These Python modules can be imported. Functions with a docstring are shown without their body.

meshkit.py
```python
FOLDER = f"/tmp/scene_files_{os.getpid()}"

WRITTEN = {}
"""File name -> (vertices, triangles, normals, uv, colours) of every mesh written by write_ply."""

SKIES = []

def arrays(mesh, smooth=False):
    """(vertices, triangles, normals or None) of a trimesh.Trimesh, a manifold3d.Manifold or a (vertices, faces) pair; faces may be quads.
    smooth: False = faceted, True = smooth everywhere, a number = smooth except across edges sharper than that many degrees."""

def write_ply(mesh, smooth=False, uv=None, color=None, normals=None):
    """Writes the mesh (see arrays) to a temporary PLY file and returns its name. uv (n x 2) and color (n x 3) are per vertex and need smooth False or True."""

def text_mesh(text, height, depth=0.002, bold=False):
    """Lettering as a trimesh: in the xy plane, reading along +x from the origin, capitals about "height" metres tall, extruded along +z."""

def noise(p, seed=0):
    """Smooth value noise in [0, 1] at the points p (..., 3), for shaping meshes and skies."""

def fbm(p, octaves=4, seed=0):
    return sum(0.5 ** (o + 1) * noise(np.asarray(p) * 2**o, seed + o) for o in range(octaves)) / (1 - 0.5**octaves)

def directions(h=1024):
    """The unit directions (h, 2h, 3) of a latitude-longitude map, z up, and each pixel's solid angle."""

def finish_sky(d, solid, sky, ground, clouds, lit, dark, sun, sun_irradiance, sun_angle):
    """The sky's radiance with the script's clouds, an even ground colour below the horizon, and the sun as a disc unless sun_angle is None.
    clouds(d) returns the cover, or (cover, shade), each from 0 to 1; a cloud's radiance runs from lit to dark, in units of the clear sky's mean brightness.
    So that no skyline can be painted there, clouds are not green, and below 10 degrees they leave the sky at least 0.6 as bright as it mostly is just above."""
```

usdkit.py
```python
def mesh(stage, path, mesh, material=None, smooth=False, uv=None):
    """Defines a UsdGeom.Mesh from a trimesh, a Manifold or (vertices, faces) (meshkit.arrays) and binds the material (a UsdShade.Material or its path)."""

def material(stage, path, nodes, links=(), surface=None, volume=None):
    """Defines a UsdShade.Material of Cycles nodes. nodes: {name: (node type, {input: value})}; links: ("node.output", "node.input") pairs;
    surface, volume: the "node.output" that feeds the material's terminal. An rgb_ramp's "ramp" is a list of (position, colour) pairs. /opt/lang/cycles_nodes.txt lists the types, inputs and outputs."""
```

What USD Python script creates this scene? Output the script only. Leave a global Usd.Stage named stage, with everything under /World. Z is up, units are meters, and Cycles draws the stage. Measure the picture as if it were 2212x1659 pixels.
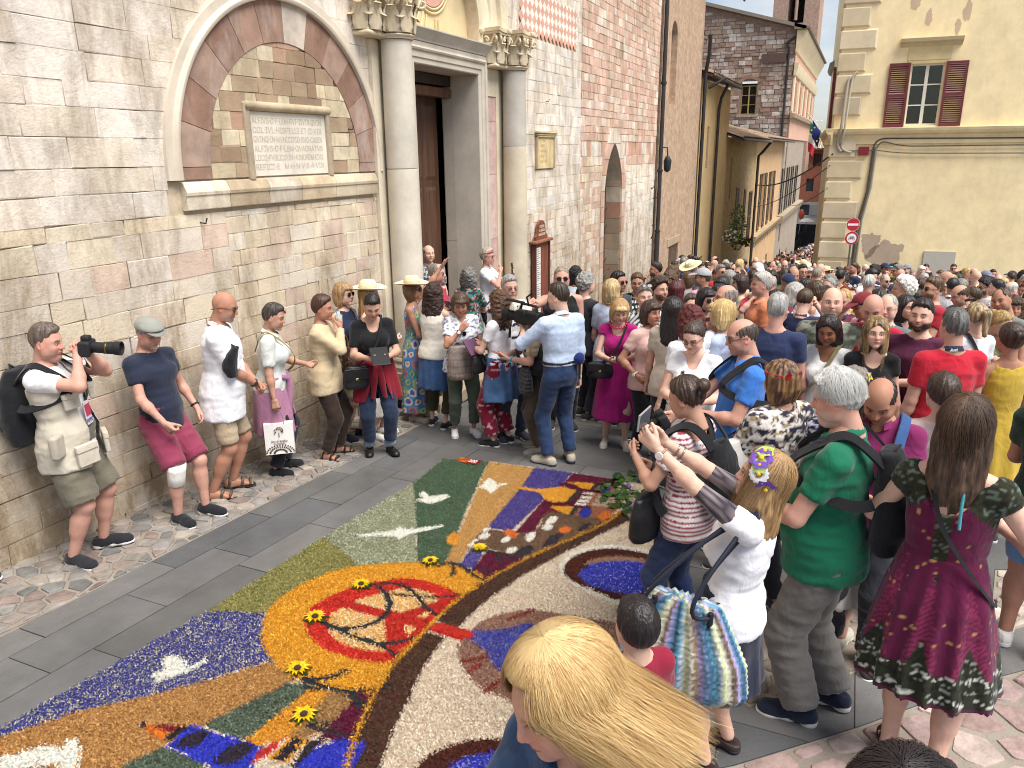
import math,random,numpy as np,trimesh,manifold3d,shapely,usdkit,meshkit
from shapely.geometry import Polygon,LineString,Point,box as sbox
from shapely import ops as sops
from pxr import Usd,UsdGeom,UsdLux,UsdShade,Gf,Sdf,Vt
stage = Usd.Stage.CreateInMemory()
UsdGeom.SetStageUpAxis(stage,'Z'); UsdGeom.SetStageMetersPerUnit(stage,1.0)
UsdGeom.Xform.Define(stage,'/World'); UsdGeom.Scope.Define(stage,'/World/Looks')
# ---------------------------------------------------------------- camera, sky, sun
# x runs along the church wall down the street, y towards the wall, z up; the lens is at (0, 0, EYE)
EYE = 2.52; WY = 5.09; FPX = 1655.0; CXP,CYP = 1106.0,829.5
_up = np.array([-64,5470,-1655.]); _up /= np.linalg.norm(_up)
_x = np.array([764,509,1655.]); _x -= _up * _x.dot(_up); _x /= np.linalg.norm(_x)
_y = np.cross(_x,_up); _y = -_y if _y[0] > 0 else _y
ROT = np.stack([_x,_y,_up])                       # world = ROT @ (right, up, forward)
cam = UsdGeom.Camera.Define(stage,'/World/viewpoint')
_r,_u,_f = ROT[:,0],ROT[:,1],ROT[:,2]
cam.AddTransformOp().Set(Gf.Matrix4d(*[float(v) for v in (*_r,0,*_u,0,*(-_f),0,0,0,EYE,1)]))
cam.CreateFocalLengthAttr(26.0); cam.CreateHorizontalApertureAttr(26.0 * 2212 / FPX)
cam.CreateVerticalApertureAttr(26.0 * 1659 / FPX); cam.CreateClippingRangeAttr(Gf.Vec2f(0.05,2000))
cam.CreateExposureAttr(1.02)
SUN_AZ,SUN_EL = math.radians(-108),math.radians(60)     # angle from +x towards +y
_sd = np.array([math.cos(SUN_EL) * math.cos(SUN_AZ),math.cos(SUN_EL) * math.sin(SUN_AZ),math.sin(SUN_EL)])
dome = UsdLux.DomeLight.Define(stage,'/World/sky')
skm = usdkit.material(stage,'/World/Looks/sky',{
    's': ('sky_texture',dict(sky_type='single_scattering',sun_disc=False,sun_elevation=SUN_EL,sun_rotation=math.atan2(_sd[0],_sd[1]),altitude=300.0,air_density=1.0,aerosol_density=1.5)),
    'tc': ('texture_coordinate',{}),'mp': ('mapping',dict(scale=(1.6,1.6,4.2))),
    'n': ('noise_texture',dict(scale=2.1,detail=7.0,roughness=0.62,distortion=0.35)),
    'r': ('rgb_ramp',dict(ramp=[(0.42,(0,0,0)),(0.70,(.85,.85,.85))])),
    'm': ('mix',dict(color2=(5.8,5.8,5.9))),'b': ('background_shader',dict(strength=0.075))},
    [('tc.generated','mp.vector'),('mp.vector','n.vector'),('n.fac','r.fac'),('r.color','m.fac'),('s.color','m.color1'),('m.color','b.color')],surface='b.background')
UsdShade.MaterialBindingAPI.Apply(dome.GetPrim()).Bind(skm)
sun = UsdLux.DistantLight.Define(stage,'/World/sun')
sun.CreateIntensityAttr(0.75); sun.CreateAngleAttr(40.0); sun.CreateColorAttr(Gf.Vec3f(1.0,0.96,0.90)); sun.CreateNormalizeAttr(True)
_z = _sd; _a = np.cross([0,0,1.0],_z); _a /= np.linalg.norm(_a); _b = np.cross(_z,_a)
sun.AddTransformOp().Set(Gf.Matrix4d(*[float(v) for v in (*_a,0,*_b,0,*_z,0,0,0,30,1)]))

# ---------------------------------------------------------------- helpers
RNG = np.random.default_rng(7)
def gz(x):
    """Height of the paving: it falls gently down the square and faster down the street."""
    return np.interp(np.asarray(x,float),[-60,8,50,300],[3.75,-.5,-5.46,-27.9])
def ray(px,py):
    return ROT @ np.array([px - CXP,CYP - py,FPX])
def on_ground(px,py,dz=0.0):
    d = ray(px,py); lo,hi = 0.0,400.0 / np.linalg.norm(d)
    for _ in range(60):
        t = (lo + hi) / 2; p = d * t
        if p[2] + EYE > gz(p[0]) + dz: lo = t
        else: hi = t
    return np.array([p[0],p[1],p[2] + EYE])
def on_wall(px,py,y=WY):
    d = ray(px,py); p = d * (y / d[1]); return p[0],p[2] + EYE
USED = {}
def uname(parent,name):
    k = f'{parent}/{name}'; n = USED.get(k,0); USED[k] = n + 1
    return k if n == 0 else f'{k}_{n:03d}'
def say(prim,**kw):
    for k,v in kw.items():
        if v: prim.SetCustomDataByKey(k,v)
    return prim
def path_of(parent):
    return '/World' if parent is None else (parent if isinstance(parent,str) else str(parent.GetPath()))
def thing(name,label,category,loc=(0,0,0),rz=0.0,group=None,kind=None):
    x = UsdGeom.Xform.Define(stage,uname('/World',name)); x.AddTranslateOp().Set(Gf.Vec3d(*[float(v) for v in loc]))
    if rz: x.AddRotateZOp().Set(math.degrees(rz))
    return say(x.GetPrim(),label=label,category=category,group=group,kind=kind)
def obj(name,mesh,mat,parent=None,smooth=False,col=None,**kw):
    """One Mesh prim. mesh: trimesh / manifold / (v, f); col: one colour or one per vertex, kept in the primvar col."""
    if col is not None and np.ndim(col) == 2 and smooth is not False: smooth = True
    if smooth is True and isinstance(mesh,(tuple,list)):
        v,f = np.asarray(mesh[0],float),np.asarray(mesh[1],int); f = np.vstack([f[:,[0,1,2]],f[:,[0,2,3]]]) if f.shape[1] == 4 else f; n = vnormals(v,f)
    elif smooth is False and isinstance(mesh,(tuple,list)):
        v,f = np.asarray(mesh[0],float),np.asarray(mesh[1],int); f = np.vstack([f[:,[0,1,2]],f[:,[0,2,3]]]) if f.shape[1] == 4 else f; n = None
    else: v,f,n = meshkit.arrays(mesh,smooth)
    u = np.zeros(len(v),bool); u[f.ravel()] = True
    if not u.all():
        k = np.cumsum(u) - 1; col = np.asarray(col)[u] if col is not None and np.ndim(col) == 2 else col; v,f,n = v[u],k[f],n[u] if n is not None else None
    m = UsdGeom.Mesh.Define(stage,uname(path_of(parent),name))
    m.CreatePointsAttr(Vt.Vec3fArray.FromNumpy(np.ascontiguousarray(v,np.float32)))
    m.CreateFaceVertexCountsAttr(Vt.IntArray.FromNumpy(np.full(len(f),3,np.int32)))
    m.CreateFaceVertexIndicesAttr(Vt.IntArray.FromNumpy(np.ascontiguousarray(f,np.int32).ravel()))
    m.CreateSubdivisionSchemeAttr('none')
    if n is not None:
        m.CreateNormalsAttr(Vt.Vec3fArray.FromNumpy(n.astype(np.float32))); m.SetNormalsInterpolation('vertex')
    if col is not None:
        col = np.asarray(col,np.float32)
        if col.ndim == 1: col = np.broadcast_to(col,(len(v),3))
        UsdGeom.PrimvarsAPI(m).CreatePrimvar('col',Sdf.ValueTypeNames.Color3fArray,'vertex').Set(Vt.Vec3fArray.FromNumpy(np.ascontiguousarray(col)))
    UsdShade.MaterialBindingAPI.Apply(m.GetPrim()).Bind(M[mat] if isinstance(mat,str) else mat)
    return say(m.GetPrim(),**kw)
def copy_of(src,name,loc,rz=0.0,scale=1.0,**kw):
    x = UsdGeom.Xform.Define(stage,uname('/World',name)); x.AddTranslateOp().Set(Gf.Vec3d(*[float(v) for v in loc]))
    if rz: x.AddRotateZOp().Set(math.degrees(rz))
    if scale != 1.0: x.AddScaleOp().Set(Gf.Vec3f(scale,scale,scale))
    p = x.GetPrim(); p.GetReferences().AddInternalReference(src if not hasattr(src,'GetPath') else src.GetPath()); p.SetInstanceable(True)
    return say(p,**kw)
def lin(h):
    """'#rrggbb' as seen under the photograph's light -> linear base colour."""
    h = h.lstrip('#'); c = np.array([int(h[i:i + 2],16) for i in (0,2,4)]) / 255.0
    return np.where(c < .04045,c / 12.92,((c + .055) / 1.055) ** 2.4)
def vnormals(v,f):
    c = np.cross(v[f[:,1]] - v[f[:,0]],v[f[:,2]] - v[f[:,0]]); i = f.ravel(); n = np.stack([np.bincount(i,np.repeat(c[:,k],3),len(v)) for k in range(3)],1)
    return n / np.maximum(np.linalg.norm(n,axis=1,keepdims=True),1e-12)
class MB:
    """Collects (v, f) pieces into one mesh."""
    def __init__(s): s.v,s.f,s.c,s.n = [],[],[],0
    def add(s,v,f=None,c=None):
        if f is None: v,f,_ = meshkit.arrays(v)
        v = np.asarray(v,float); f = np.asarray(f,int)
        if f.shape[1] == 4: f = np.vstack([f[:,[0,1,2]],f[:,[0,2,3]]])
        s.v.append(v); s.f.append(f + s.n); s.n += len(v)
        if c is not None: s.c.append(np.broadcast_to(np.asarray(c,float),(len(v),3)))
        return s
    def get(s): return np.vstack(s.v),np.vstack(s.f)
    def col(s): return np.vstack(s.c)
    def build(s,name,mat,parent=None,smooth=False,**kw):
        return obj(name,s.get(),mat,parent,smooth,col=s.col() if s.c else kw.pop('col',None),**kw)
BV = np.array([[x,y,z] for x in (0,1) for y in (0,1) for z in (0,1)],float)
BF = np.array([[0,1,3,2],[4,6,7,5],[0,4,5,1],[2,3,7,6],[0,2,6,4],[1,5,7,3]])
def bx(lo,hi): return np.asarray(lo,float) + BV * (np.asarray(hi,float) - np.asarray(lo,float)),BF
def rbox(sx,sy,sz,r=.01,seg=8):
    m = manifold3d.Manifold.sphere(r,seg)
    return manifold3d.Manifold.batch_hull([m.translate([a * (sx / 2 - r),b * (sy / 2 - r),c * (sz / 2 - r)]) for a in (-1,1) for b in (-1,1) for c in (-1,1)])
def tube(pts,r,seg=8,cap=True):
    """A swept round tube; r one radius or one per point."""
    p = np.asarray(pts,float); r = np.broadcast_to(np.asarray(r,float),(len(p),))
    t = np.gradient(p,axis=0); t /= np.linalg.norm(t,axis=1,keepdims=True) + 1e-12
    a = np.cross(t,[0,0,1.0]); bad = np.linalg.norm(a,axis=1) < 1e-3; a[bad] = np.cross(t[bad],[1.0,0,0]); a /= np.linalg.norm(a,axis=1,keepdims=True)
    for i in range(1,len(a)):
        q = a[i - 1] - t[i] * a[i - 1].dot(t[i]); a[i] = q / (np.linalg.norm(q) + 1e-12)
    b = np.cross(t,a); th = np.arange(seg) * 2 * np.pi / seg
    v = (p[:,None] + r[:,None,None] * (np.cos(th)[None,:,None] * a[:,None] + np.sin(th)[None,:,None] * b[:,None])).reshape(-1,3)
    i,j = np.meshgrid(np.arange(len(p) - 1),np.arange(seg),indexing='ij'); k = (j + 1) % seg
    f = np.stack([i * seg + j,i * seg + k,(i + 1) * seg + k,(i + 1) * seg + j],-1).reshape(-1,4)
    f = np.vstack([f[:,[0,2,1]],f[:,[0,3,2]]])
    if cap:
        n = len(v); v = np.vstack([v,p[0],p[-1]]); q = np.arange(seg); q2 = (q + 1) % seg; e = (len(p) - 1) * seg
        f = np.vstack([f,np.stack([np.full(seg,n),q,q2],1)[:,[0,1,2]],np.stack([np.full(seg,n + 1),e + q2,e + q],1)])
    return v,f
def lathe(prof,seg=32,cap=True):
    """prof: (r, z) pairs from bottom to top."""
    p = np.asarray(prof,float); th = np.arange(seg) * 2 * np.pi / seg
    v = np.stack([p[:,None,0] * np.cos(th),p[:,None,0] * np.sin(th),np.broadcast_to(p[:,None,1],(len(p),seg))],-1).reshape(-1,3)
    i,j = np.meshgrid(np.arange(len(p) - 1),np.arange(seg),indexing='ij'); k = (j + 1) % seg
    f = np.stack([i * seg + j,i * seg + k,(i + 1) * seg + k,(i + 1) * seg + j],-1).reshape(-1,4)
    f = np.vstack([f[:,[0,1,2]],f[:,[0,2,3]]])
    if cap:
        n = len(v); v = np.vstack([v,[0,0,p[0,1]],[0,0,p[-1,1]]]); q = np.arange(seg); q2 = (q + 1) % seg; e = (len(p) - 1) * seg
        f = np.vstack([f,np.stack([np.full(seg,n),q2,q],1),np.stack([np.full(seg,n + 1),e + q,e + q2],1)])
    return v,f
def extrude(poly,d):
    """A shapely polygon (with holes) as a prism from z = 0 to d."""
    geoms = [g for g in getattr(poly,'geoms',[poly]) if g.geom_type == 'Polygon' and g.area > 1e-7]
    cs = manifold3d.CrossSection([np.array(r.coords)[:-1] for g in geoms for r in (g.exterior,*g.interiors)],manifold3d.FillRule.EvenOdd)
    m = manifold3d.Manifold.extrude(cs,d).to_mesh(); return np.array(m.vert_properties[:,:3],float),np.array(m.tri_verts)
def frame(v,o,ex,ey,ez):
    return np.asarray(o,float) + np.asarray(v,float) @ np.array([ex,ey,ez],float)
def wallify(v,y0):
    """Plan (x, z, depth) -> a piece standing on the church wall plane: depth grows towards the square."""
    v = np.asarray(v,float); return np.stack([v[:,0],y0 - v[:,2],v[:,1]],1)
def chamfer_block(w,h,d,c=.008,rng=None,j=.0):
    """A block face: front chamfered, w along x, h along y, depth z, back open. 20 triangles."""
    o = np.array([[0,0],[w,0],[w,h],[0,h]],float); i = np.array([[c,c],[w - c,c],[w - c,h - c],[c,h - c]],float)
    if rng is not None: o = o + rng.normal(0,j,(4,2)); i = i + rng.normal(0,j,(4,2))
    dz = d + (rng.normal(0,j * .5,4) if rng is not None else np.zeros(4))
    v = np.vstack([np.c_[o,np.zeros(4)],np.c_[o,np.full(4,d - c)],np.c_[i,dz]])
    f = []
    for a in range(4):
        b = (a + 1) % 4; f += [[a,b,4 + b,4 + a],[4 + a,4 + b,8 + b,8 + a]]
    f.append([8,9,10,11]); return v,np.array(f)

# ---------------------------------------------------------------- materials
M = {}
def mat(name,nodes,links,surface='p.BSDF'):
    M[name] = usdkit.material(stage,'/World/Looks/' + name,nodes,links,surface=surface)
def col_mat(name,rough=.6,vary=.15,scale=30.0,bump=0.0,bscale=200.0,stretch=(1,1,1),detail=3.0,spec=.4,world=False,lo=.75,**pk):
    """Surface whose base colour is the mesh's own col primvar, varied by noise, with fine relief."""
    nodes = {'a': ('attribute',{'attribute': 'col'}),'tc': (('geometry',{}) if world else ('texture_coordinate',{})),'mp': ('mapping',dict(scale=stretch)),
             'n': ('noise_texture',dict(scale=scale,detail=detail,roughness=.6)),'r': ('rgb_ramp',dict(ramp=[(.3,(lo,) * 3),(.7,(2 - lo - .1,) * 3)])),
             'x': ('mix',dict(mix_type='multiply',fac=min(1.0,vary / .25 if vary < .25 else 1.0))),'p': ('principled_bsdf',dict(roughness=rough,specular_ior_level=spec,**pk))}
    links = [('tc.position' if world else 'tc.object','mp.vector'),('mp.vector','n.vector'),('n.fac','r.fac'),('a.color','x.color1'),('r.color','x.color2'),('x.color','p.base_color')]
    if bump:
        nodes['bn'] = ('noise_texture',dict(scale=bscale,detail=2.0)); nodes['b'] = ('bump',dict(strength=1.0,distance=bump))
        links += [('mp.vector','bn.vector'),('bn.fac','b.height'),('b.normal','p.normal')]
    mat(name,nodes,links)
col_mat('skin',rough=.62,vary=.2,scale=22,bump=.0006,bscale=260,spec=.35,lo=.86,subsurface_weight=.06,subsurface_radius=(1,.35,.2),subsurface_scale=.012)
def cloth_mat(name,bump,bscale,vary_lo,fold=.02):
    nodes = {'a': ('attribute',{'attribute': 'col'}),'tc': ('texture_coordinate',{}),'n': ('noise_texture',dict(scale=9.0,detail=3.0)),'r': ('rgb_ramp',dict(ramp=[(.3,(vary_lo,) * 3),(.7,(1.9 - vary_lo,) * 3)])),'x': ('mix',dict(mix_type='multiply',fac=1.0)),'p': ('principled_bsdf',dict(roughness=.9,specular_ior_level=.2,sheen_weight=.15)),
             'bn': ('noise_texture',dict(scale=bscale,detail=2.0)),'b': ('bump',dict(strength=1.0,distance=bump)),'mp': ('mapping',dict(rotation=(.5,.3,.2),scale=(1.0,1.0,.55))),'f': ('noise_texture',dict(scale=11.0,detail=3.0,roughness=.5,distortion=1.1)),'b2': ('bump',dict(strength=.55,distance=fold))}
    mat(name,nodes,[('tc.object','n.vector'),('n.fac','r.fac'),('a.color','x.color1'),('r.color','x.color2'),('x.color','p.base_color'),('tc.object','bn.vector'),('bn.fac','b.height'),('tc.object','mp.vector'),('mp.vector','f.vector'),('f.fac','b2.height'),('b2.normal','b.normal'),('b.normal','p.normal')])
cloth_mat('cloth',.0005,320.0,.88)
cloth_mat('denim',.0012,420.0,.70)
col_mat('hair',rough=.42,vary=.3,scale=1.0,stretch=(70,70,9),bump=.004,bscale=2.2,spec=.45,lo=.45,detail=4)
col_mat('curly',rough=.55,vary=.3,scale=60,bump=.008,bscale=90,spec=.4,lo=.45,detail=4)
col_mat('plain',rough=.55,vary=.12,scale=12,lo=.88)
col_mat('leather',rough=.45,vary=.2,scale=16,bump=.0006,bscale=220,lo=.8)
col_mat('rubber',rough=.7,vary=.15,scale=20,lo=.85)
col_mat('gloss',rough=.18,vary=.02,scale=5,lo=.95,spec=.5)
col_mat('metal',rough=.32,vary=.05,scale=30,lo=.9,metallic=1.0)
col_mat('straw',rough=.85,vary=.3,scale=90,stretch=(1,1,3),bump=.001,bscale=180,lo=.7)
# ---------------------------------------------------------------- smooth solids (signed distances on a grid, meshed by surface nets)
class Field:
    def __init__(s,lo,hi,h,k=.03):
        s.lo = np.asarray(lo,float); s.h = h; s.k = k
        s.n = np.maximum(np.ceil((np.asarray(hi,float) - s.lo) / h).astype(int) + 1,4)
        s.d = np.full(s.n,.5,np.float32); s.ax = [s.lo[i] + h * np.arange(s.n[i]) for i in range(3)]
    def sub(s,lo,hi):
        i0 = np.clip(np.floor((lo - s.lo) / s.h).astype(int),0,s.n - 1); i1 = np.clip(np.ceil((hi - s.lo) / s.h).astype(int) + 1,1,s.n)
        i1 = np.maximum(i1,i0 + 1)
        sl = tuple(slice(a,b) for a,b in zip(i0,i1))
        return sl,(s.ax[0][sl[0]][:,None,None],s.ax[1][sl[1]][None,:,None],s.ax[2][sl[2]][None,None,:])
    def put(s,sl,d,k=None,op='u'):
        k = s.k if k is None else k; a = s.d[sl]; d = d.astype(np.float32)
        if op == 'u':
            h = np.maximum(k - np.abs(a - d),0) / k if k > 0 else 0
            s.d[sl] = np.minimum(a,d) - h * h * k * .25
        elif op == 's':
            d = -d; h = np.maximum(k - np.abs(a - d),0) / k if k > 0 else 0
            s.d[sl] = np.maximum(a,d) + h * h * k * .25
        else:
            s.d[sl] = np.maximum(a,d)
    def cone(s,a,b,ra,rb,k=None,op='u',cut=None):
        a,b = np.asarray(a,float),np.asarray(b,float); m = max(ra,rb) + (s.k if k is None else k) + 2 * s.h
        sl,(x,y,z) = s.sub(np.minimum(a,b) - m,np.maximum(a,b) + m); ba = b - a; L = max(ba @ ba,1e-9)
        px,py,pz = x - a[0],y - a[1],z - a[2]
        t = np.clip((px * ba[0] + py * ba[1] + pz * ba[2]) / L,0,1)
        d = np.sqrt((px - t * ba[0]) ** 2 + (py - t * ba[1]) ** 2 + (pz - t * ba[2]) ** 2) - (ra + t * (rb - ra))
        if cut is not None:
            q,nrm = cut; d = np.maximum(d,(x - q[0]) * nrm[0] + (y - q[1]) * nrm[1] + (z - q[2]) * nrm[2])
        s.put(sl,d,k,op); return s
    def ball(s,c,r,k=None,op='u',rot=None):
        c = np.asarray(c,float); r = np.broadcast_to(np.asarray(r,float),3); m = r.max() + (s.k if k is None else k) + 2 * s.h
        sl,(x,y,z) = s.sub(c - m,c + m); px,py,pz = x - c[0],y - c[1],z - c[2]
        if rot is not None:
            R = np.asarray(rot); px,py,pz = (R[0,i] * px + R[1,i] * py + R[2,i] * pz for i in range(3))
        q = np.sqrt((px / r[0]) ** 2 + (py / r[1]) ** 2 + (pz / r[2]) ** 2); g = np.sqrt((px / r[0] ** 2) ** 2 + (py / r[1] ** 2) ** 2 + (pz / r[2] ** 2) ** 2)
        s.put(sl,q * (q - 1) / np.maximum(g,1e-6),k,op); return s
    def loft(s,o,R,prof,infl=0.0,k=None,tlo=None,thi=None):
        """Elliptic sections along the axis R[:,2] from o. prof rows: t, half width (R[:,1]), half depth (R[:,0]), offset along R[:,0]."""
        pr = np.asarray(prof,float); L = pr[-1,0]; m = pr[:,1:3].max() + infl + .12
        e = np.array([o,o + R[:,2] * L]); sl,(x,y,z) = s.sub(e.min(0) - m - .1,e.max(0) + m)
        px,py,pz = x - o[0],y - o[1],z - o[2]
        u,v,w = (R[0,i] * px + R[1,i] * py + R[2,i] * pz for i in range(3))
        W,D,X = (np.interp(w,pr[:,0],pr[:,i]) for i in (1,2,3)); W = W + infl; D = D + infl
        q = np.sqrt((v / W) ** 2 + ((u - X) / D) ** 2); d = (q - 1) * np.minimum(W,D)
        lo = pr[0,0] if tlo is None else tlo; hi = pr[-1,0] if thi is None else thi
        out = np.maximum(lo - w,w - hi); d = np.maximum(d,out)
        s.put(sl,d,k); return s
    def plane(s,q,nrm):
        s.put((slice(None),) * 3,(s.ax[0][:,None,None] - q[0]) * nrm[0] + (s.ax[1][None,:,None] - q[1]) * nrm[1] + (s.ax[2][None,None,:] - q[2]) * nrm[2],op='i'); return s
    def mesh(s):
        f = s.d.copy()
        for a in range(3):
            for e in (0,-1):
                sl = [slice(None)] * 3; sl[a] = e; f[tuple(sl)] = np.maximum(f[tuple(sl)],s.h * .4)
        ins = f < 0; n0,n1,n2 = f.shape
        cs = [(i,j,k) for i in (0,1) for j in (0,1) for k in (0,1)]
        C = lambda a,o: a[o[0]:n0 - 1 + o[0],o[1]:n1 - 1 + o[1],o[2]:n2 - 1 + o[2]]
        cnt = sum(C(ins,o).astype(np.int8) for o in cs); act = np.nonzero((cnt > 0) & (cnt < 8))
        if not len(act[0]): return np.zeros((0,3)),np.zeros((0,3),int)
        idx = -np.ones((n0 - 1,n1 - 1,n2 - 1),np.int64); idx[act] = np.arange(len(act[0]))
        val = np.stack([f[act[0] + o[0],act[1] + o[1],act[2] + o[2]] for o in cs],1); co = np.array(cs,float)
        P = np.zeros((len(act[0]),3)); N = np.zeros(len(act[0]))
        for a in range(8):
            for b in range(a + 1,8):
                if np.abs(co[a] - co[b]).sum() == 1:
                    va,vb = val[:,a],val[:,b]; x = (va < 0) != (vb < 0); t = np.where(x,va / np.where(x,va - vb,1),0)
                    P += x[:,None] * (co[a] + t[:,None] * (co[b] - co[a])); N += x
        v = (np.stack(act,1) + P / N[:,None]) * s.h + s.lo
        quads = []
        for ax in range(3):
            sl0 = [slice(1,-1)] * 3; sl0[ax] = slice(0,-1); sl1 = [slice(1,-1)] * 3; sl1[ax] = slice(1,None)
            A,B = ins[tuple(sl0)],ins[tuple(sl1)]; w = np.nonzero(A != B); fl = A[w]
            b = [w[i] + (0 if i == ax else 1) for i in range(3)]; p,q = [i for i in range(3) if i != ax]
            def g(dp,dq):
                c = [b[0].copy(),b[1].copy(),b[2].copy()]; c[p] = c[p] - dp; c[q] = c[q] - dq; return idx[tuple(c)]
            Q = np.stack([g(1,1),g(0,1),g(0,0),g(1,0)],1)
            if ax == 1: fl = ~fl
            Q[~fl] = Q[~fl][:,::-1]; quads.append(Q)
        Q = np.vstack(quads); Q = Q[(Q >= 0).all(1)]
        return v,np.vstack([Q[:,[0,1,2]],Q[:,[0,2,3]]])
def rotm(yaw=0,pitch=0,roll=0):
    """Degrees: yaw about z (left positive), pitch nose down positive, roll to the right shoulder positive; the front is +x."""
    y,p,r = np.radians([yaw,pitch,roll]); cy,sy,cp,sp,cr,sr = math.cos(y),math.sin(y),math.cos(p),math.sin(p),math.cos(r),math.sin(r)
    return np.array([[cy,-sy,0],[sy,cy,0],[0,0,1]]) @ np.array([[cp,0,sp],[0,1,0],[-sp,0,cp]]) @ np.array([[1,0,0],[0,cr,-sr],[0,sr,cr]])
def unit(v): v = np.asarray(v,float); return v / (np.linalg.norm(v) + 1e-12)
def smoothstep(a,b,x): t = np.clip((x - a) / (b - a),0,1); return t * t * (3 - 2 * t)

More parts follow.
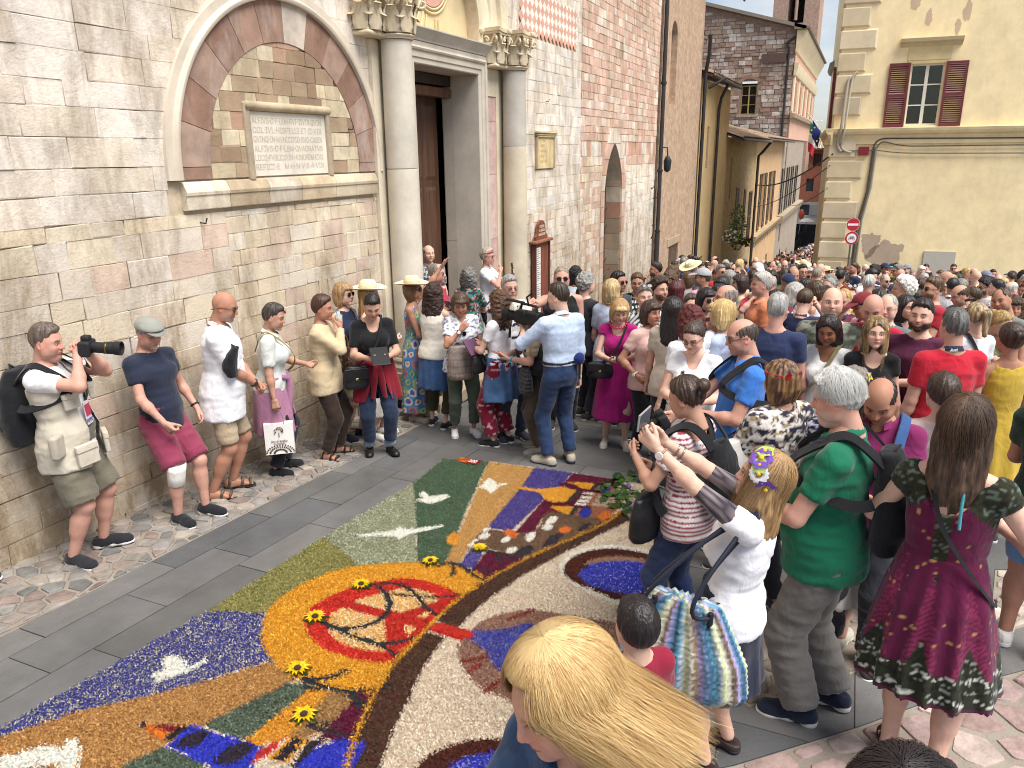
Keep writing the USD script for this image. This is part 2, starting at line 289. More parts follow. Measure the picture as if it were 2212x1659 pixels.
# ---------------------------------------------------------------- heads: face forward +x, eyes at z = 0, crown at about z = .115, chin at about -.115
HEADS = {}
def head_mesh(kind,h):
    key = (kind,h)
    if key in HEADS: return HEADS[key]
    fem = kind[0] == 'f'; old = 'o' in kind[1:]; fat = 'b' in kind[1:]
    F = Field((-.13,-.11,-.20),(.15,.11,.14),h,.02); jw = .058 if not fem else .050; jw += .008 * fat
    F.ball((-.008,0,.022),(.098,.077,.094),.01)
    F.ball((.02,0,-.02),(.07,.066 + .005 * fat,.085),.03)
    F.cone((.062,0,-.098),(.02,jw * .62,-.07),.019,.026,.03); F.cone((.062,0,-.098),(.02,-jw * .62,-.07),.019,.026,.03)
    for s in (-1,1):
        F.cone((.02,s * jw * .8,-.07),(.0,s * jw,-.03),.024,.02,.03)
        F.ball((.062,s * .038,-.032),(.022,.022,.017),.03)
        F.ball((.055,s * .036,-.062),(.022,.02,.022),.03)
        F.cone((.079,s * .012,.021),(.068,s * .045,.022),.010,.009,.018)
        F.ball((.094,s * .031,-.001),(.016,.019,.0125),.016,'s')
        F.ball((.0735,s * .031,-.001),(.0145,.0155,.0125),.004)
    F.cone((.086,0,.014),(.108,0,-.030),.0085,.0115 if not fem else .0095,.014)
    for s in (-1,1): F.ball((.094,s * .011,-.033),(.012,.0085,.008),.008)
    F.ball((.084,0,-.062),(.014,.026,.016),.014)
    F.ball((.092,0,-.0575),(.0095,.021,.0050),.005); F.ball((.091,0,-.0675),(.0095,.018,.0056),.005)
    F.cone((.104,-.02,-.0625),(.104,.02,-.0625),.0028,.0028,.004,'s')
    F.ball((.077,0,-.098),(.017,.018,.015),.018)
    if fat: F.ball((.045,0,-.118),(.035,.04,.022),.03)
    for s in (-1,1):
        R = rotm(s * 22,-12); F.ball((-.012,s * .077,-.012),(.019,.008,.033),.006,rot=R); F.ball((-.006,s * .086,-.010),(.010,.006,.020),.004,'s',rot=R)
    F.cone((-.022,0,-.06),(-.038,0,-.19),.056 if not fem else .048,.060 if not fem else .050,.03)
    v,f = F.mesh(); x,y,z = v.T; ay = np.abs(y); c = np.ones((len(v),3))
    def paint(m,rgb): nonlocal c; c = c * (1 - m[:,None]) + m[:,None] * c * np.asarray(rgb)
    fr = smoothstep(.05,.075,x)
    paint(fr * np.exp(-((ay - .036) / .02) ** 2 - ((z + .035) / .022) ** 2) * .8,(1.05,.82,.80))
    paint(np.exp(-((x - .112) / .02) ** 2 - (y / .016) ** 2 - ((z + .03) / .014) ** 2),(1.05,.8,.77))
    paint(smoothstep(.06,.085,ay) * smoothstep(.05,.02,np.abs(z + .01)) * .7,(1.05,.8,.77))
    lips = smoothstep(.0,.5,1 - (y / .024) ** 2 - ((z + .0625) / .0105) ** 2) * smoothstep(.084,.09,x); paint(lips,(.85,.52,.5) if fem else (.88,.62,.58))
    paint(np.exp(-((z + .0625) / .0022) ** 2) * (ay < .024) * smoothstep(.08,.086,x),(.45,.3,.3))
    el = (ay - .031) / .0165; ez = (z + .001) / (.0068 - .003 * (el > 0) * el)
    eye = smoothstep(.15,.45,1 - el ** 2 - ez ** 2) * smoothstep(.068,.076,x)
    lid = smoothstep(-.75,-.1,1 - el ** 2 - ((z - .0005) / .0088) ** 2) * smoothstep(.065,.072,x) * (1 - eye)
    paint(lid,(.40,.34,.32) if fem else (.6,.52,.5))
    c = c * (1 - eye[:,None]) + eye[:,None] * np.array([1.25,1.45,1.6])
    iris = eye * smoothstep(.0072,.0050,np.hypot(ay - .031,z + .0005)); c = c * (1 - iris[:,None]) + iris[:,None] * np.array([.10,.09,.09])
    brow = smoothstep(.0075,.003,np.abs(z - .0235 + .10 * np.abs(ay - .034))) * smoothstep(.010,.016,ay) * smoothstep(.056,.050,ay) * fr
    stub = smoothstep(-.03,-.055,z) * smoothstep(.012,.03,x) * smoothstep(-.135,-.115,z) * (1 - lips) * (1 - .75 * np.exp(-((ay - .02) / .014) ** 2 - ((z + .05) / .015) ** 2))
    if old:
        wr = .5 + .5 * np.sin(z * 520 + 3 * np.sin(y * 60)); paint(fr * smoothstep(.035,.05,z) * wr * .35,(.8,.76,.74))
        paint(np.exp(-((ay - .034 - .25 * (-.03 - z)) / .004) ** 2) * smoothstep(-.028,-.04,z) * smoothstep(-.085,-.07,z) * smoothstep(.055,.07,x) * .5,(.75,.66,.64))
    HEADS[key] = (v,f,c,brow,stub); return HEADS[key]

# ---------------------------------------------------------------- hands: wrist at 0, fingers to +x, palm facing -z, thumb on +y
HANDS = {}
def hand_mesh(pose,h):
    if (pose,h) in HANDS: return HANDS[(pose,h)]
    F = Field((-.05,-.09,-.11),(.21,.10,.06),h,.008)
    F.cone((-.03,0,0),(.01,0,0),.025,.024,.02)
    for y in (-.03,-.01,.012,.03): F.cone((.012,y * .55,0),(.088,y,0),.0165,.0125,.014)
    curl = dict(open=(4,6,6),relaxed=(24,30,22),grip=(62,72,40),hold=(35,55,35),point=(70,85,60),fist=(80,92,60))[pose]
    for i,(y,L) in enumerate(((.031,.070),(.0105,.079),(-.0105,.073),(-.0305,.057))):
        a = curl if not (pose == 'point' and i == 0) else (4,5,5); spread = (y * (2.4 if pose == 'open' else .6)); p = np.array([.088,y,.0]); th = 0
        for seg,(fr,r0,r1) in enumerate(((.45,.0102,.0092),(.31,.0092,.0082),(.24,.0082,.0068))):
            th += math.radians(a[seg] + i * 3 * (pose != 'open')); q = p + L * fr * np.array([math.cos(th),spread * math.cos(th),-math.sin(th)]); F.cone(p,q,r0,r1,.004); p = q
    ta = dict(open=(.75,.1),relaxed=(.42,-.35),grip=(.35,-.75),hold=(.55,-.5),point=(.5,-.6),fist=(.25,-.75))[pose]
    p = np.array([.022,.022,-.006]); d = unit((1,ta[0] * 1.3,ta[1])); F.cone(p,p + d * .042,.0165,.0125,.012); p = p + d * .042; d = unit((1,ta[0] * .6,ta[1])); F.cone(p,p + d * .034,.0122,.0105,.005); p = p + d * .034
    d = unit((1,ta[0] * .1,ta[1] * .8)); F.cone(p,p + d * .026,.0108,.0088,.005)
    v,f = F.mesh(); c = np.ones((len(v),3)); kn = np.exp(-((v[:,0] - .09) / .012) ** 2) * (v[:,2] > .004); c *= 1 - .12 * kn[:,None] * np.array([.3,1,1])
    HANDS[(pose,h)] = (v,f,c); return HANDS[(pose,h)]

# ---------------------------------------------------------------- shoes: heel at x = -.07, toe at +.19, sole on z = 0
SHOES = {}
def shoe_mesh(kind,h):
    if (kind,h) in SHOES: return SHOES[(kind,h)]
    lo,hi = (-.12,-.07,-.02),(.24,.07,.17); out = []
    def last(F,infl,z0=.0):
        F.cone((-.035,0,.035 + z0),(.15,.004,.032 + z0),.036 + infl,.028 + infl,.02); F.ball((.13,.004,.03 + z0),(.062 + infl,.045 + infl,.032 + infl),.03); F.ball((-.035,0,.045 + z0),(.042 + infl,.035 + infl,.05 + infl),.02)
        F.cone((.0,0,.06 + z0),(.09,.0,.05 + z0),.036 + infl,.03 + infl,.03); return F
    top = .085 if kind != 'loafer' else .062
    if kind == 'sandal':
        for s in ((.115,.135),(.045,.07),(-.06,-.035)):
            F = last(Field(lo,hi,h),.004); F.plane((s[0],0,0),(-1,0,.25)); F.plane((s[1],0,0),(1,0,-.25)); F.plane((0,0,.018),(0,0,-1)); out.append(F.mesh())
        up = (np.vstack([o[0] for o in out]),np.vstack([o[1] + sum(len(q[0]) for q in out[:i]) for i,o in enumerate(out)]))
        foot = last(Field(lo,hi,h),-.003); foot.plane((0,0,.016),(0,0,-1)); foot.plane((0,0,.10),(.5,0,1)); skin = foot.mesh()
    else:
        F = last(Field(lo,hi,h),.002); F.plane((0,0,.014),(0,0,-1)); F.plane((-.02,0,top),(-.12,0,1))
        if kind == 'loafer': F.ball((0,0,.09),(.06,.03,.05),.02,'s')
        up = F.mesh(); skin = None
    F = Field(lo,hi,h,.01); th = .030 if kind in ('trainer','chunky') else .018
    if kind == 'chunky': th = .042
    F.cone((-.04,0,0),(-.04,0,th),.040,.041,.01); F.cone((.125,.004,0),(.125,.004,th),.048,.049,.01); F.cone((.05,.0,0),(.05,0,th),.037,.038,.04); F.ball((.15,.004,.0),(.055,.044,th + .008),.02)
    F.plane((0,0,th),(.06,0,1)); F.plane((0,0,.002),(0,0,-1)); F.plane((.16,0,0),(.2,0,-1))
    SHOES[(kind,h)] = (up,F.mesh(),skin); return SHOES[(kind,h)]
# ---------------------------------------------------------------- people
mat('lens',{'f': ('fresnel',dict(IOR=1.5)),'t': ('transparent_bsdf',dict(color=(.93,.95,.95))),'g': ('glossy_bsdf',dict(roughness=.03,color=(1,1,1))),'m': ('mix_closure',{})},
    [('f.fac','m.fac'),('t.BSDF','m.closure1'),('g.BSDF','m.closure2')],'m.closure')
PM = np.array([(-.10,.122,.094,-.010),(0,.160,.115,-.016),(.10,.153,.108,-.004),(.20,.143,.101,.002),(.32,.156,.110,.0),(.42,.166,.109,-.006),(.49,.128,.084,-.016),(.55,.062,.062,-.016)])
PF = np.array([(-.10,.132,.098,-.014),(0,.170,.117,-.020),(.10,.155,.105,-.010),(.20,.125,.092,.0),(.32,.138,.098,.0),(.42,.145,.096,-.006),(.48,.112,.076,-.016),(.54,.053,.055,-.016)])
ARMS = {  # wrist target (forward, outward, up) for a height of 1.75, elbow pole, palm direction (forward, outward, up), hand pose
    'down': ((.07,.245,.86),(-1,.25,-.2),(0,-1,-.1),'relaxed'),'hang': ((.02,.23,.84),(-1,.2,-.2),(.2,-1,0),'relaxed'),'pocket': ((.07,.22,.93),(-1,.8,0),(0,-1,0),'relaxed'),
    'phone': ((.30,.07,1.12),(-.3,.8,-1),(-.4,-.3,1),'hold'),'phonehi': ((.36,.08,1.36),(-.1,.7,-1),(-.6,-.6,.3),'hold'),'chest': ((.26,.03,1.13),(-.2,.9,-.8),(-.6,-.6,.4),'grip'),
    'camera': ((.235,.05,1.555),(0,.8,-1),(.1,-1,.2),'grip'),'raise': ((.26,.16,1.93),(.4,.8,-.5),(.8,-.3,.2),'open'),'overhead': ((.40,.09,1.75),(.4,.8,-.6),(.2,-1,.2),'grip'),
    'clasp': ((.27,.02,.96),(-.6,.9,-.2),(-.6,-.5,.2),'grip'),'mouth': ((.20,.035,1.44),(0,.7,-1),(-.8,-.5,.2),'hold'),'hip': ((.05,.25,1.0),(-.6,1,0),(0,-1,0),'grip'),
    'behind': ((-.16,.05,.98),(-.8,1,0),(-1,0,0),'relaxed'),'forward': ((.48,.13,1.15),(-.2,.7,-1),(0,-.6,-.6),'grip'),'wall': ((.30,.34,1.85),(.1,.9,-.4),(1,0,0),'open'),
    'cross': ((.22,-.10,1.13),(.1,1,-.4),(-1,0,0),'relaxed'),'point': ((.50,.14,1.42),(-.1,.9,-.6),(0,-.4,-1),'point')}
def two_bone(a,c,l1,l2,pole):
    d = c - a; D = np.linalg.norm(d); D2 = min(max(D,abs(l1 - l2) + .02),(l1 + l2) * .998); d = d / (D + 1e-9); c = a + d * D2
    x = (l1 * l1 - l2 * l2 + D2 * D2) / (2 * D2); y = math.sqrt(max(l1 * l1 - x * x,0)); p = np.asarray(pole,float); p = unit(p - d * (p @ d)); return a + d * x + p * y,c
class Skel: pass
def skeleton(h=1.72,sex='m',girth=1.0,belly=0.0,lean=0.0,side=0.0,twist=0.0,arms=('down','down'),feet=None,pelvis=(0,0,0),head=(0,0,0),**_):
    s = Skel(); k = s.k = h / 1.75; s.sex = sex; s.h = h
    pr = (PM if sex == 'm' else PF).copy(); w = np.exp(-((pr[:,0] - .12) / .16) ** 2)
    g = girth; core = np.clip((.53 - pr[:,0]) / .12,0,1); pr[:,1] *= 1 + (g - 1) * core; pr[:,2] *= 1 + (g - 1) * core; pr[:,2] += belly * w * .5; pr[:,3] += belly * w * .5; pr *= k; s.prof = pr; s.g = g
    s.hip = np.array([pelvis[0],pelvis[1],.905 * k + pelvis[2]]); s.R = rotm(twist,lean,side); R = s.R
    s.neck = s.hip + R @ np.array([0,0,.55 * k]); hw = (.172 if sex == 'm' else .152) * k * (1 + .4 * (g - 1)); s.sh,s.el,s.wr,s.hd,s.palm,s.hpose = [],[],[],[],[],[]
    for i,(sg,a) in enumerate(zip((1,-1),arms)):
        tgt,pole,palm,hp = ARMS[a] if isinstance(a,str) else a
        f = lambda q: np.array([q[0],q[1] * sg,q[2]],float)
        S = s.hip + R @ np.array([-.012 * k,sg * hw,.487 * k]); up = max(0,tgt[2] - 1.45) * .12 * k; S = S + R @ np.array([0,0,up])
        fw = rotm(twist) if isinstance(a,str) else np.eye(3)
        c = fw @ f(tgt) * k + (np.array([pelvis[0],pelvis[1],pelvis[2]]) if isinstance(a,str) else 0)
        if isinstance(a,str): dz = s.neck - np.array([pelvis[0],pelvis[1],pelvis[2] + 1.455 * k]); c = c + dz * np.clip((tgt[2] - .9) / .5,0,1.1)
        E,W = two_bone(S,c,.295 * k,.250 * k,fw @ f(pole)); fa = unit(W - E); s.sh.append(S); s.el.append(E); s.wr.append(W); s.hd.append(unit(fa + (0.0 if not isinstance(a,str) or a not in ('phone','chest') else .25) * (R @ np.array([1,0,.3])))); s.palm.append(fw @ f(palm)); s.hpose.append(hp)
    s.hj,s.kn,s.an,s.foot = [],[],[],[]
    feet = feet or ((.03,.10,12),(-.03,.10,12))
    for sg,ft in zip((1,-1),feet):
        J = s.hip + rotm(twist) @ np.array([-.01,sg * .088 * k * (1 + .5 * (g - 1)),-.03 * k]); A = np.array([ft[0],sg * ft[1],.085 * k + (ft[3] if len(ft) > 3 else 0)])
        K,A2 = two_bone(J,A,.425 * k,.405 * k,(1,sg * .12,0)); s.hj.append(J); s.kn.append(K); s.an.append(A2); s.foot.append((A2,sg * ft[2]))
    s.headR = R @ rotm(*head) if abs(lean) < 25 else rotm(twist) @ rotm(*head)
    piv = s.neck + R @ np.array([-.012,0,.055]) * k; s.head = piv + s.headR @ np.array([.018,0,.125]) * k; s.hs = (k * .5 + .5) * .97; return s
def put_torso(F,s,infl=0.0,lo=None,hi=None):
    k = s.k; F.loft(s.hip,s.R,s.prof,infl,.03,None if lo is None else lo,hi)
    if s.sex == 'f':
        for y in (.07,-.07): F.ball(s.hip + s.R @ (np.array([.085,y,.335]) * k * (1 + .5 * (s.g - 1))),(.062 * k + infl) * (1 + .6 * (s.g - 1)),.05)
    else:
        for y in (.075,-.075): F.ball(s.hip + s.R @ (np.array([.062,y,.375]) * k),np.array([.05,.08,.06]) * k + infl,.05)
def limb(F,pts,rad,t0,t1,infl,k=.02,cut=True):
    """Round cones along a chain from parameter t0 to t1 (one unit per bone)."""
    n = len(pts) - 1
    for i in range(n):
        a,b = max(t0 - i,0),min(t1 - i,1)
        if b <= a: continue
        P,Q = pts[i] + (pts[i + 1] - pts[i]) * a,pts[i] + (pts[i + 1] - pts[i]) * b; ra,rb = rad[i] + (rad[i + 1] - rad[i]) * a,rad[i] + (rad[i + 1] - rad[i]) * b
        F.cone(P,Q,ra + infl,rb + infl,k,cut=(Q,unit(Q - P)) if (cut and i + 1 >= t1) else None)
def arm_rad(s): m = (.050,.038,.026) if s.sex == 'm' else (.043,.034,.0225); return np.array(m) * s.k * (1 + .8 * (s.g - 1))
def leg_rad(s): m = (.083,.053,.036) if s.sex == 'm' else (.087,.052,.033); return np.array(m) * s.k * (1 + .6 * (s.g - 1))
def bounds(s,pts,m): P = np.array(pts); return P.min(0) - m,P.max(0) + m
def skin_mesh(s,h,legs=True,cover=2.0):
    pts = [s.hip,s.neck,*s.sh,*s.el,*s.wr] + ([*s.kn,*s.an] if legs else []); lo,hi = bounds(s,pts,.24); F = Field(lo,hi,h,.03); k = s.k
    put_torso(F,s,-.008); ar,lr = arm_rad(s),leg_rad(s) * np.array([.80 if cover > .3 else 1,.74 if cover > 1.1 else 1,.80 if cover > 1.7 else 1])
    for i in range(2):
        F.cone(s.hip + s.R @ (np.array([-.016,(1,-1)[i] * .03,.535]) * k),s.sh[i] + s.R @ np.array([0,0,.012]) * k,.046 * k,.046 * k,.04)
        limb(F,[s.sh[i],s.el[i],s.wr[i]],ar,0,2,0,.02,False); m = s.el[i] + (s.wr[i] - s.el[i]) * .28; F.ball(m,ar[1] * 1.06,.03)
        if legs:
            limb(F,[s.hj[i],s.kn[i],s.an[i]],lr,0,2,0,.03,False)
            if cover > 1.1: continue
            c = s.kn[i] + (s.an[i] - s.kn[i]) * .30 + np.array([-.016,0,0]); F.cone(c,c + (s.an[i] - s.kn[i]) * .18,lr[1] * .98,lr[1] * .80,.05)
            F.ball(s.kn[i] + np.array([.012,0,0]),lr[1] * .92,.03)
    F.cone(s.neck + s.R @ np.array([-.02,0,-.03]) * k,s.head - s.headR @ np.array([.03,0,.1]) * k,.058 * k if s.sex == 'm' else .048 * k,.052 * k if s.sex == 'm' else .044 * k,.05)
    return F.mesh()
def wrinkle(v,f,amp,sc,seed,grav=False,n=None):
    n = vnormals(v,f) if n is None else n; q = v * (np.array([1,1,.45]) if grav else np.array([.8,.8,1.5])) * sc
    q = q + .5 * meshkit.noise(v * 4,seed + 9)[:,None]; r = 1 - np.abs(2 * meshkit.noise(q,seed) - 1); r2 = 1 - np.abs(2 * meshkit.noise(q * 2.1,seed + 3) - 1)
    return v + n * np.maximum(amp * ((r - .5) + .4 * (r2 - .5)),-.0025)[:,None]
def top_mesh(s,h,sleeve=.55,hem=-.10,loose=.012,neck='crew',flare=.0,sloose=.008,seed=0,wr=.008,tuck=False,**_):
    k = s.k; pts = [s.hip + s.R @ np.array([0,0,hem]) * k,s.neck,*s.sh] + ([*s.el] if sleeve > .3 else []) + ([*s.wr] if sleeve > 1 else []); lo,hi = bounds(s,pts,.26); F = Field(lo,hi,h,.03)
    pr = s.prof.copy(); pr0 = s.prof; pr[0,1:] = pr[1,1:]; pr[0,1] += .004
    if hem * k < pr[0,0]: pr = np.vstack([[hem * k - .02,pr[1,1],pr[1,2],pr[1,3]],[pr[0,0],pr[1,1] * .99,pr[1,2],pr[1,3]],pr[1:]])
    low = np.clip((.2 * k - pr[:,0]) / (.3 * k),0,1.4); pr[:,1] += flare * low; pr[:,2] += flare * low
    if not tuck:
        lowm = pr[:,0] < .14 * k; pr[lowm,1] += .011; pr[lowm,2] += .014
        chest = pr[(pr[:,0] > .3 * k) & (pr[:,0] < .45 * k)][:,1:3].max(0); m = pr[:,0] < .33 * k; pr[m,1] = np.maximum(pr[m,1],chest[0] * (.88 if s.sex == 'm' else .83)); pr[m,2] = np.maximum(pr[m,2],chest[1] * .9)
    s.prof = pr; put_torso(F,s,loose,hem * k); s.prof = pr0; ar = arm_rad(s)
    for i in range(2):
        sg = (1,-1)[i]; e = s.sh[i] if sleeve > 0 else s.sh[i] + s.R @ np.array([0,-sg * .035,0]) * k
        F.cone(s.hip + s.R @ (np.array([-.016,sg * .045,.525]) * k),e + s.R @ np.array([0,0,.008]) * k,.050 * k + loose * .6,.043 * k + loose * (.6 if sleeve > 0 else .3),.035)
        if sleeve > 0: limb(F,[s.sh[i],s.el[i],s.wr[i]],ar + np.array([.006,.002,.004]),0,sleeve,sloose,.03)
    F.plane(s.hip + s.R @ np.array([0,0,hem * k]),-s.R[:,2])
    nb = s.hip + s.R @ np.array([-.012,0,.60]) * k
    r = dict(crew=.085,scoop=.115,v=.08,collar=.075,wide=.15,low=.15)[neck] * k; F.ball(nb,(r,r,r * .85),.004,'s',rot=s.R)
    if neck in ('v','collar'): F.cone(nb + s.R @ np.array([.06,0,-.03]) * k,nb + s.R @ np.array([.15,0,-.19 if neck == 'v' else -.13]) * k,.055 * k,.012,.004,'s')
    if neck in ('scoop','low'): F.ball(nb + s.R @ np.array([.10,0,-.06]) * k,(.08,.085,.10),.004,'s',rot=s.R)
    if neck == 'low': F.ball(nb + s.R @ np.array([-.09,0,-.06]) * k,(.08,.10,.16),.004,'s',rot=s.R)
    v,f = F.mesh()
    if wr: v = wrinkle(v,f,wr,11,seed)
    return v,f
def legs_mesh(s,h,length=1.93,loose=.012,flare=.0,seed=0,wr=.011,waist=.12,**_):
    k = s.k; lo,hi = bounds(s,[s.hip + np.array([0,0,waist + .05]),*s.hj,*s.kn] + ([*s.an] if length > .9 else []),.26); F = Field(lo,hi,h,.025); lr = leg_rad(s)
    put_torso(F,s,loose * .8,None,waist * k)
    for i in range(2): limb(F,[s.hj[i],s.kn[i],s.an[i]],lr + np.array([.0,.006 + flare * .5,.012 + flare]),0,length,loose,.025)
    F.plane(s.hip + s.R @ np.array([0,0,waist * k]),s.R[:,2]); v,f = F.mesh()
    if wr: v = wrinkle(v,f,wr,10,seed)
    return v,f
def skirt_mesh(s,h,hem=.40,flare=.10,loose=.015,folds=11,amp=.018,waist=.16,seed=0,**_):
    k = s.k; z0 = hem * k; zt = s.hip[2] + waist * k; H = zt - z0; o = np.array([s.hip[0] * .6 + .4 * np.mean([a[0] for a in s.an]),s.hip[1],z0]); w = s.prof[1]
    top = np.array([np.interp(waist * k,s.prof[:,0],s.prof[:,i]) for i in (1,2)]) + loose; hz = s.hip[2] - z0
    F = Field(o - np.array([.5,.5,.03]),o + np.array([.5,.5,H + .05]),h,.02)
    prof = [(0,w[1] + loose + flare,max(w[2] + loose + flare,.175),0),(hz * .5,w[1] + loose + flare * .6,w[2] + loose + flare * .6,-.005),(hz,w[1] + loose + flare * .12,w[2] + loose + flare * .1,w[3]),(H,top[0],top[1],0)]
    F.loft(o,np.eye(3),prof); v,f = F.mesh(); n = vnormals(v,f); ph = np.arctan2(v[:,1] - o[1],v[:,0] - o[0]); t = np.clip((zt - v[:,2]) / H,0,1)
    wv = np.sin(folds * ph + 1.5 * np.sin(2 * ph + seed) + 2 * meshkit.noise(v * 3,seed)) * amp * t; wv = np.maximum(wv,-.006); n[:,2] *= np.where(np.abs(n[:,2]) > .8,0,1); return v + n * wv[:,None],f
def hair_mesh(style,h,seed=0,bangs=True):
    style,hat = (style[:-4],True) if style.endswith('_hat') else (style,False)
    """In the head's own frame. Returns the mesh or None."""
    if style == 'bald': return None
    L = dict(bob=.13,lob=.20,long=.36,longer=.46,curlylong=.34,curlybob=.16)
    F = Field((-.20,-.17,-(L.get(style,.1) + .06)),(.16,.17,.22),h,.02); t = dict(crop=.006,short=.010,fringe=.009,thin=.005,bun=.012,pony=.012,pixie=.016,curly=.030,afro=.045,curlylong=.02,curlybob=.026,swept=.022).get(style,.014)
    ts = .004 if style in ('short','thin','fringe','swept') else t * .9
    F.ball((-.010,0,.026),(.097 + t,.077 + ts,.093 + t),.01)
    if style in ('short','pixie','swept','curly'): F.ball((.0,0,.075),(.088,.066,.055 + t * .5),.03)
    if style == 'swept': F.ball((.055,.015,.085),(.045,.06,.03),.03)
    F.plane((.083,0,.070),unit((1.15,0,-1)))
    if style in ('short','swept','pixie','crop','thin','fringe'):
        if style != 'pixie':
            for y in (-1,1): F.ball((.088,y * .052,.066),(.030,.022,.030),.012,'s')
        for y in (-1,1): F.ball((.012,y * .095,-.03),(.034,.03,.034),.008,'s')
    if style in ('bob','lob','long','longer','curlylong','curlybob'):
        l = L[style]; cur = style.startswith('curly'); w = .112 if not cur else .135; b = .0 if l < .25 else .025
        F.loft(np.array([-.03,0,-l]),np.eye(3),[(0,w * (.72 if l > .25 else .86),.05,-b),(l * .35,w * .95,.075,-b),(l * .7,w * .98,.09,0),(l + .04,.085 + t,.095,.015),(l + .10,.06,.06,.02)],0,.03)
        F.ball((.125,0,-.035),(.095,.064,.125),.02,'s'); F.cone((.10,0,-.10),(.12,0,-l - .1),.078,.09,.02,'s')
        if style in ('bob','curlybob') and bangs: F.ball((.077,0,.066),(.032,.062,.024),.02)
    if style == 'bun': F.ball((-.115,0,.05),.042,.012)
    if style == 'pony': F.cone((-.10,0,.055),(-.14,0,.05),.022,.03,.015); F.cone((-.14,0,.05),(-.155,0,-.16),.036,.02,.02)
    if style == 'lowpony': F.cone((-.09,0,-.04),(-.13,0,-.06),.02,.028,.015); F.cone((-.13,0,-.06),(-.12,0,-.26),.032,.014,.02)
    if style == 'fringe': F.ball((.03,0,.10),(.135,.066,.078),.02,'s')
    if style == 'thin': F.ball((.075,0,.10),(.07,.05,.06),.02,'s')
    if hat: F.plane((0,0,.052),unit((.12,0,1)))
    v,f = F.mesh()
    if not len(v): return None
    n = vnormals(v,f); ph = np.arctan2(v[:,1],v[:,0] + .01)
    if style in ('curly','afro','curlylong','curlybob'): d = (meshkit.fbm(v * 42,3,seed) - .45) * .034
    else: q = np.stack([ph * 9,v[:,2] * 9 + v[:,0] * 12,np.full(len(v),seed * 1.7)],1); d = (meshkit.noise(q,seed) - .5) * .012 + (meshkit.noise(q * 3.1,seed) - .5) * .006
    if style in ('short','crop','thin','pixie','swept','bun','pony','lowpony','curly') and not hat:
        dp = -(1.15 * (v[:,0] - .083) - (v[:,2] - .070)) / 1.524; fr = smoothstep(-.03,.03,v[:,0]) * .6 + .4; e = 1 - smoothstep(.0,.034,dp); d = d - e * fr * (t + .004) * (.5 + 1.1 * meshkit.noise(v * 150,seed)) * (np.hypot(v[:,0],v[:,1]) < .125)
    return v + n * d[:,None],f
def strands(style,n,seed,length=None,w=.0008,wav=.004,part=.02,spread=1.0,bangs=True,wind=None):
    """Hair strands over the skull, root at the parting, as BasisCurves points in the head's frame."""
    r = np.random.default_rng(seed); m = 14; L = length or dict(bob=.13,lob=.20,long=.36,longer=.46,short=.0,swept=.01,pixie=.02,curlylong=.32).get(style,.05)
    ph = r.uniform(-math.pi,math.pi,n) * np.ones(n); lo = np.where(np.abs(ph) < .62,0.35,1.0); th0 = r.uniform(.0,1.0,n) ** .8 * (1.15 if L < .06 else .7)
    reach = np.where(np.abs(ph) < .75,.95 if bangs else .80,np.where(np.abs(ph) < 1.35,1.45,1.75)); rad = np.array([.102,.082,.098]) + r.uniform(.010,.022,n)[:,None]
    s = np.linspace(0,1,m)[None,:]; arc = (reach - th0 * .9)[:,None] * .098; drop = np.where(np.abs(ph) > .75,L,0.01) * r.uniform(.75,1.08,n); tot = arc + drop[:,None]; d = s * tot
    th = np.minimum(th0[:,None] + d / .098,reach[:,None]); hang = np.maximum(d - np.maximum(reach - th0,.05)[:,None] * .098,0)
    phs = ph[:,None] + r.normal(0,.16,(n,1)) * np.sin(s * 3.0 + r.uniform(0,6,(n,1)))
    P = np.stack([rad[:,0:1] * np.sin(th) * np.cos(phs) - .010,rad[:,1:2] * np.sin(th) * np.sin(phs),rad[:,2:3] * np.cos(th) + .026],-1)
    P[...,2] -= hang; P[...,0] -= hang * .12
    if wind is not None: P += (hang * (1 + r.normal(0,.25,(n,1))))[...,None] * np.array(wind)
    P[...,1] *= 1 + np.where(hang > 0,-.5 * hang,0) * spread
    wv = r.uniform(0,6.28,(n,2)); P[...,0] += wav * np.sin(s * 9 + wv[:,:1]) * s; P[...,1] += wav * np.sin(s * 7 + wv[:,1:]) * s + part * (1 - s) * .0
    return P,w
def curves(name,P,w,mat_,parent,col,rng=None,**kw):
    n,m,_ = P.shape; c = UsdGeom.BasisCurves.Define(stage,uname(path_of(parent),name)); c.CreateTypeAttr('linear'); c.CreateWrapAttr('nonperiodic')
    c.CreatePointsAttr(Vt.Vec3fArray.FromNumpy(P.reshape(-1,3).astype(np.float32))); c.CreateCurveVertexCountsAttr(Vt.IntArray.FromNumpy(np.full(n,m,np.int32)))
    ww = (np.linspace(1,.45,m)[None,:] * w * np.ones((n,1))).ravel().astype(np.float32); c.CreateWidthsAttr(Vt.FloatArray.FromNumpy(ww)); c.SetWidthsInterpolation('vertex')
    UsdShade.MaterialBindingAPI.Apply(c.GetPrim()).Bind(M[mat_]); return say(c.GetPrim(),**kw)
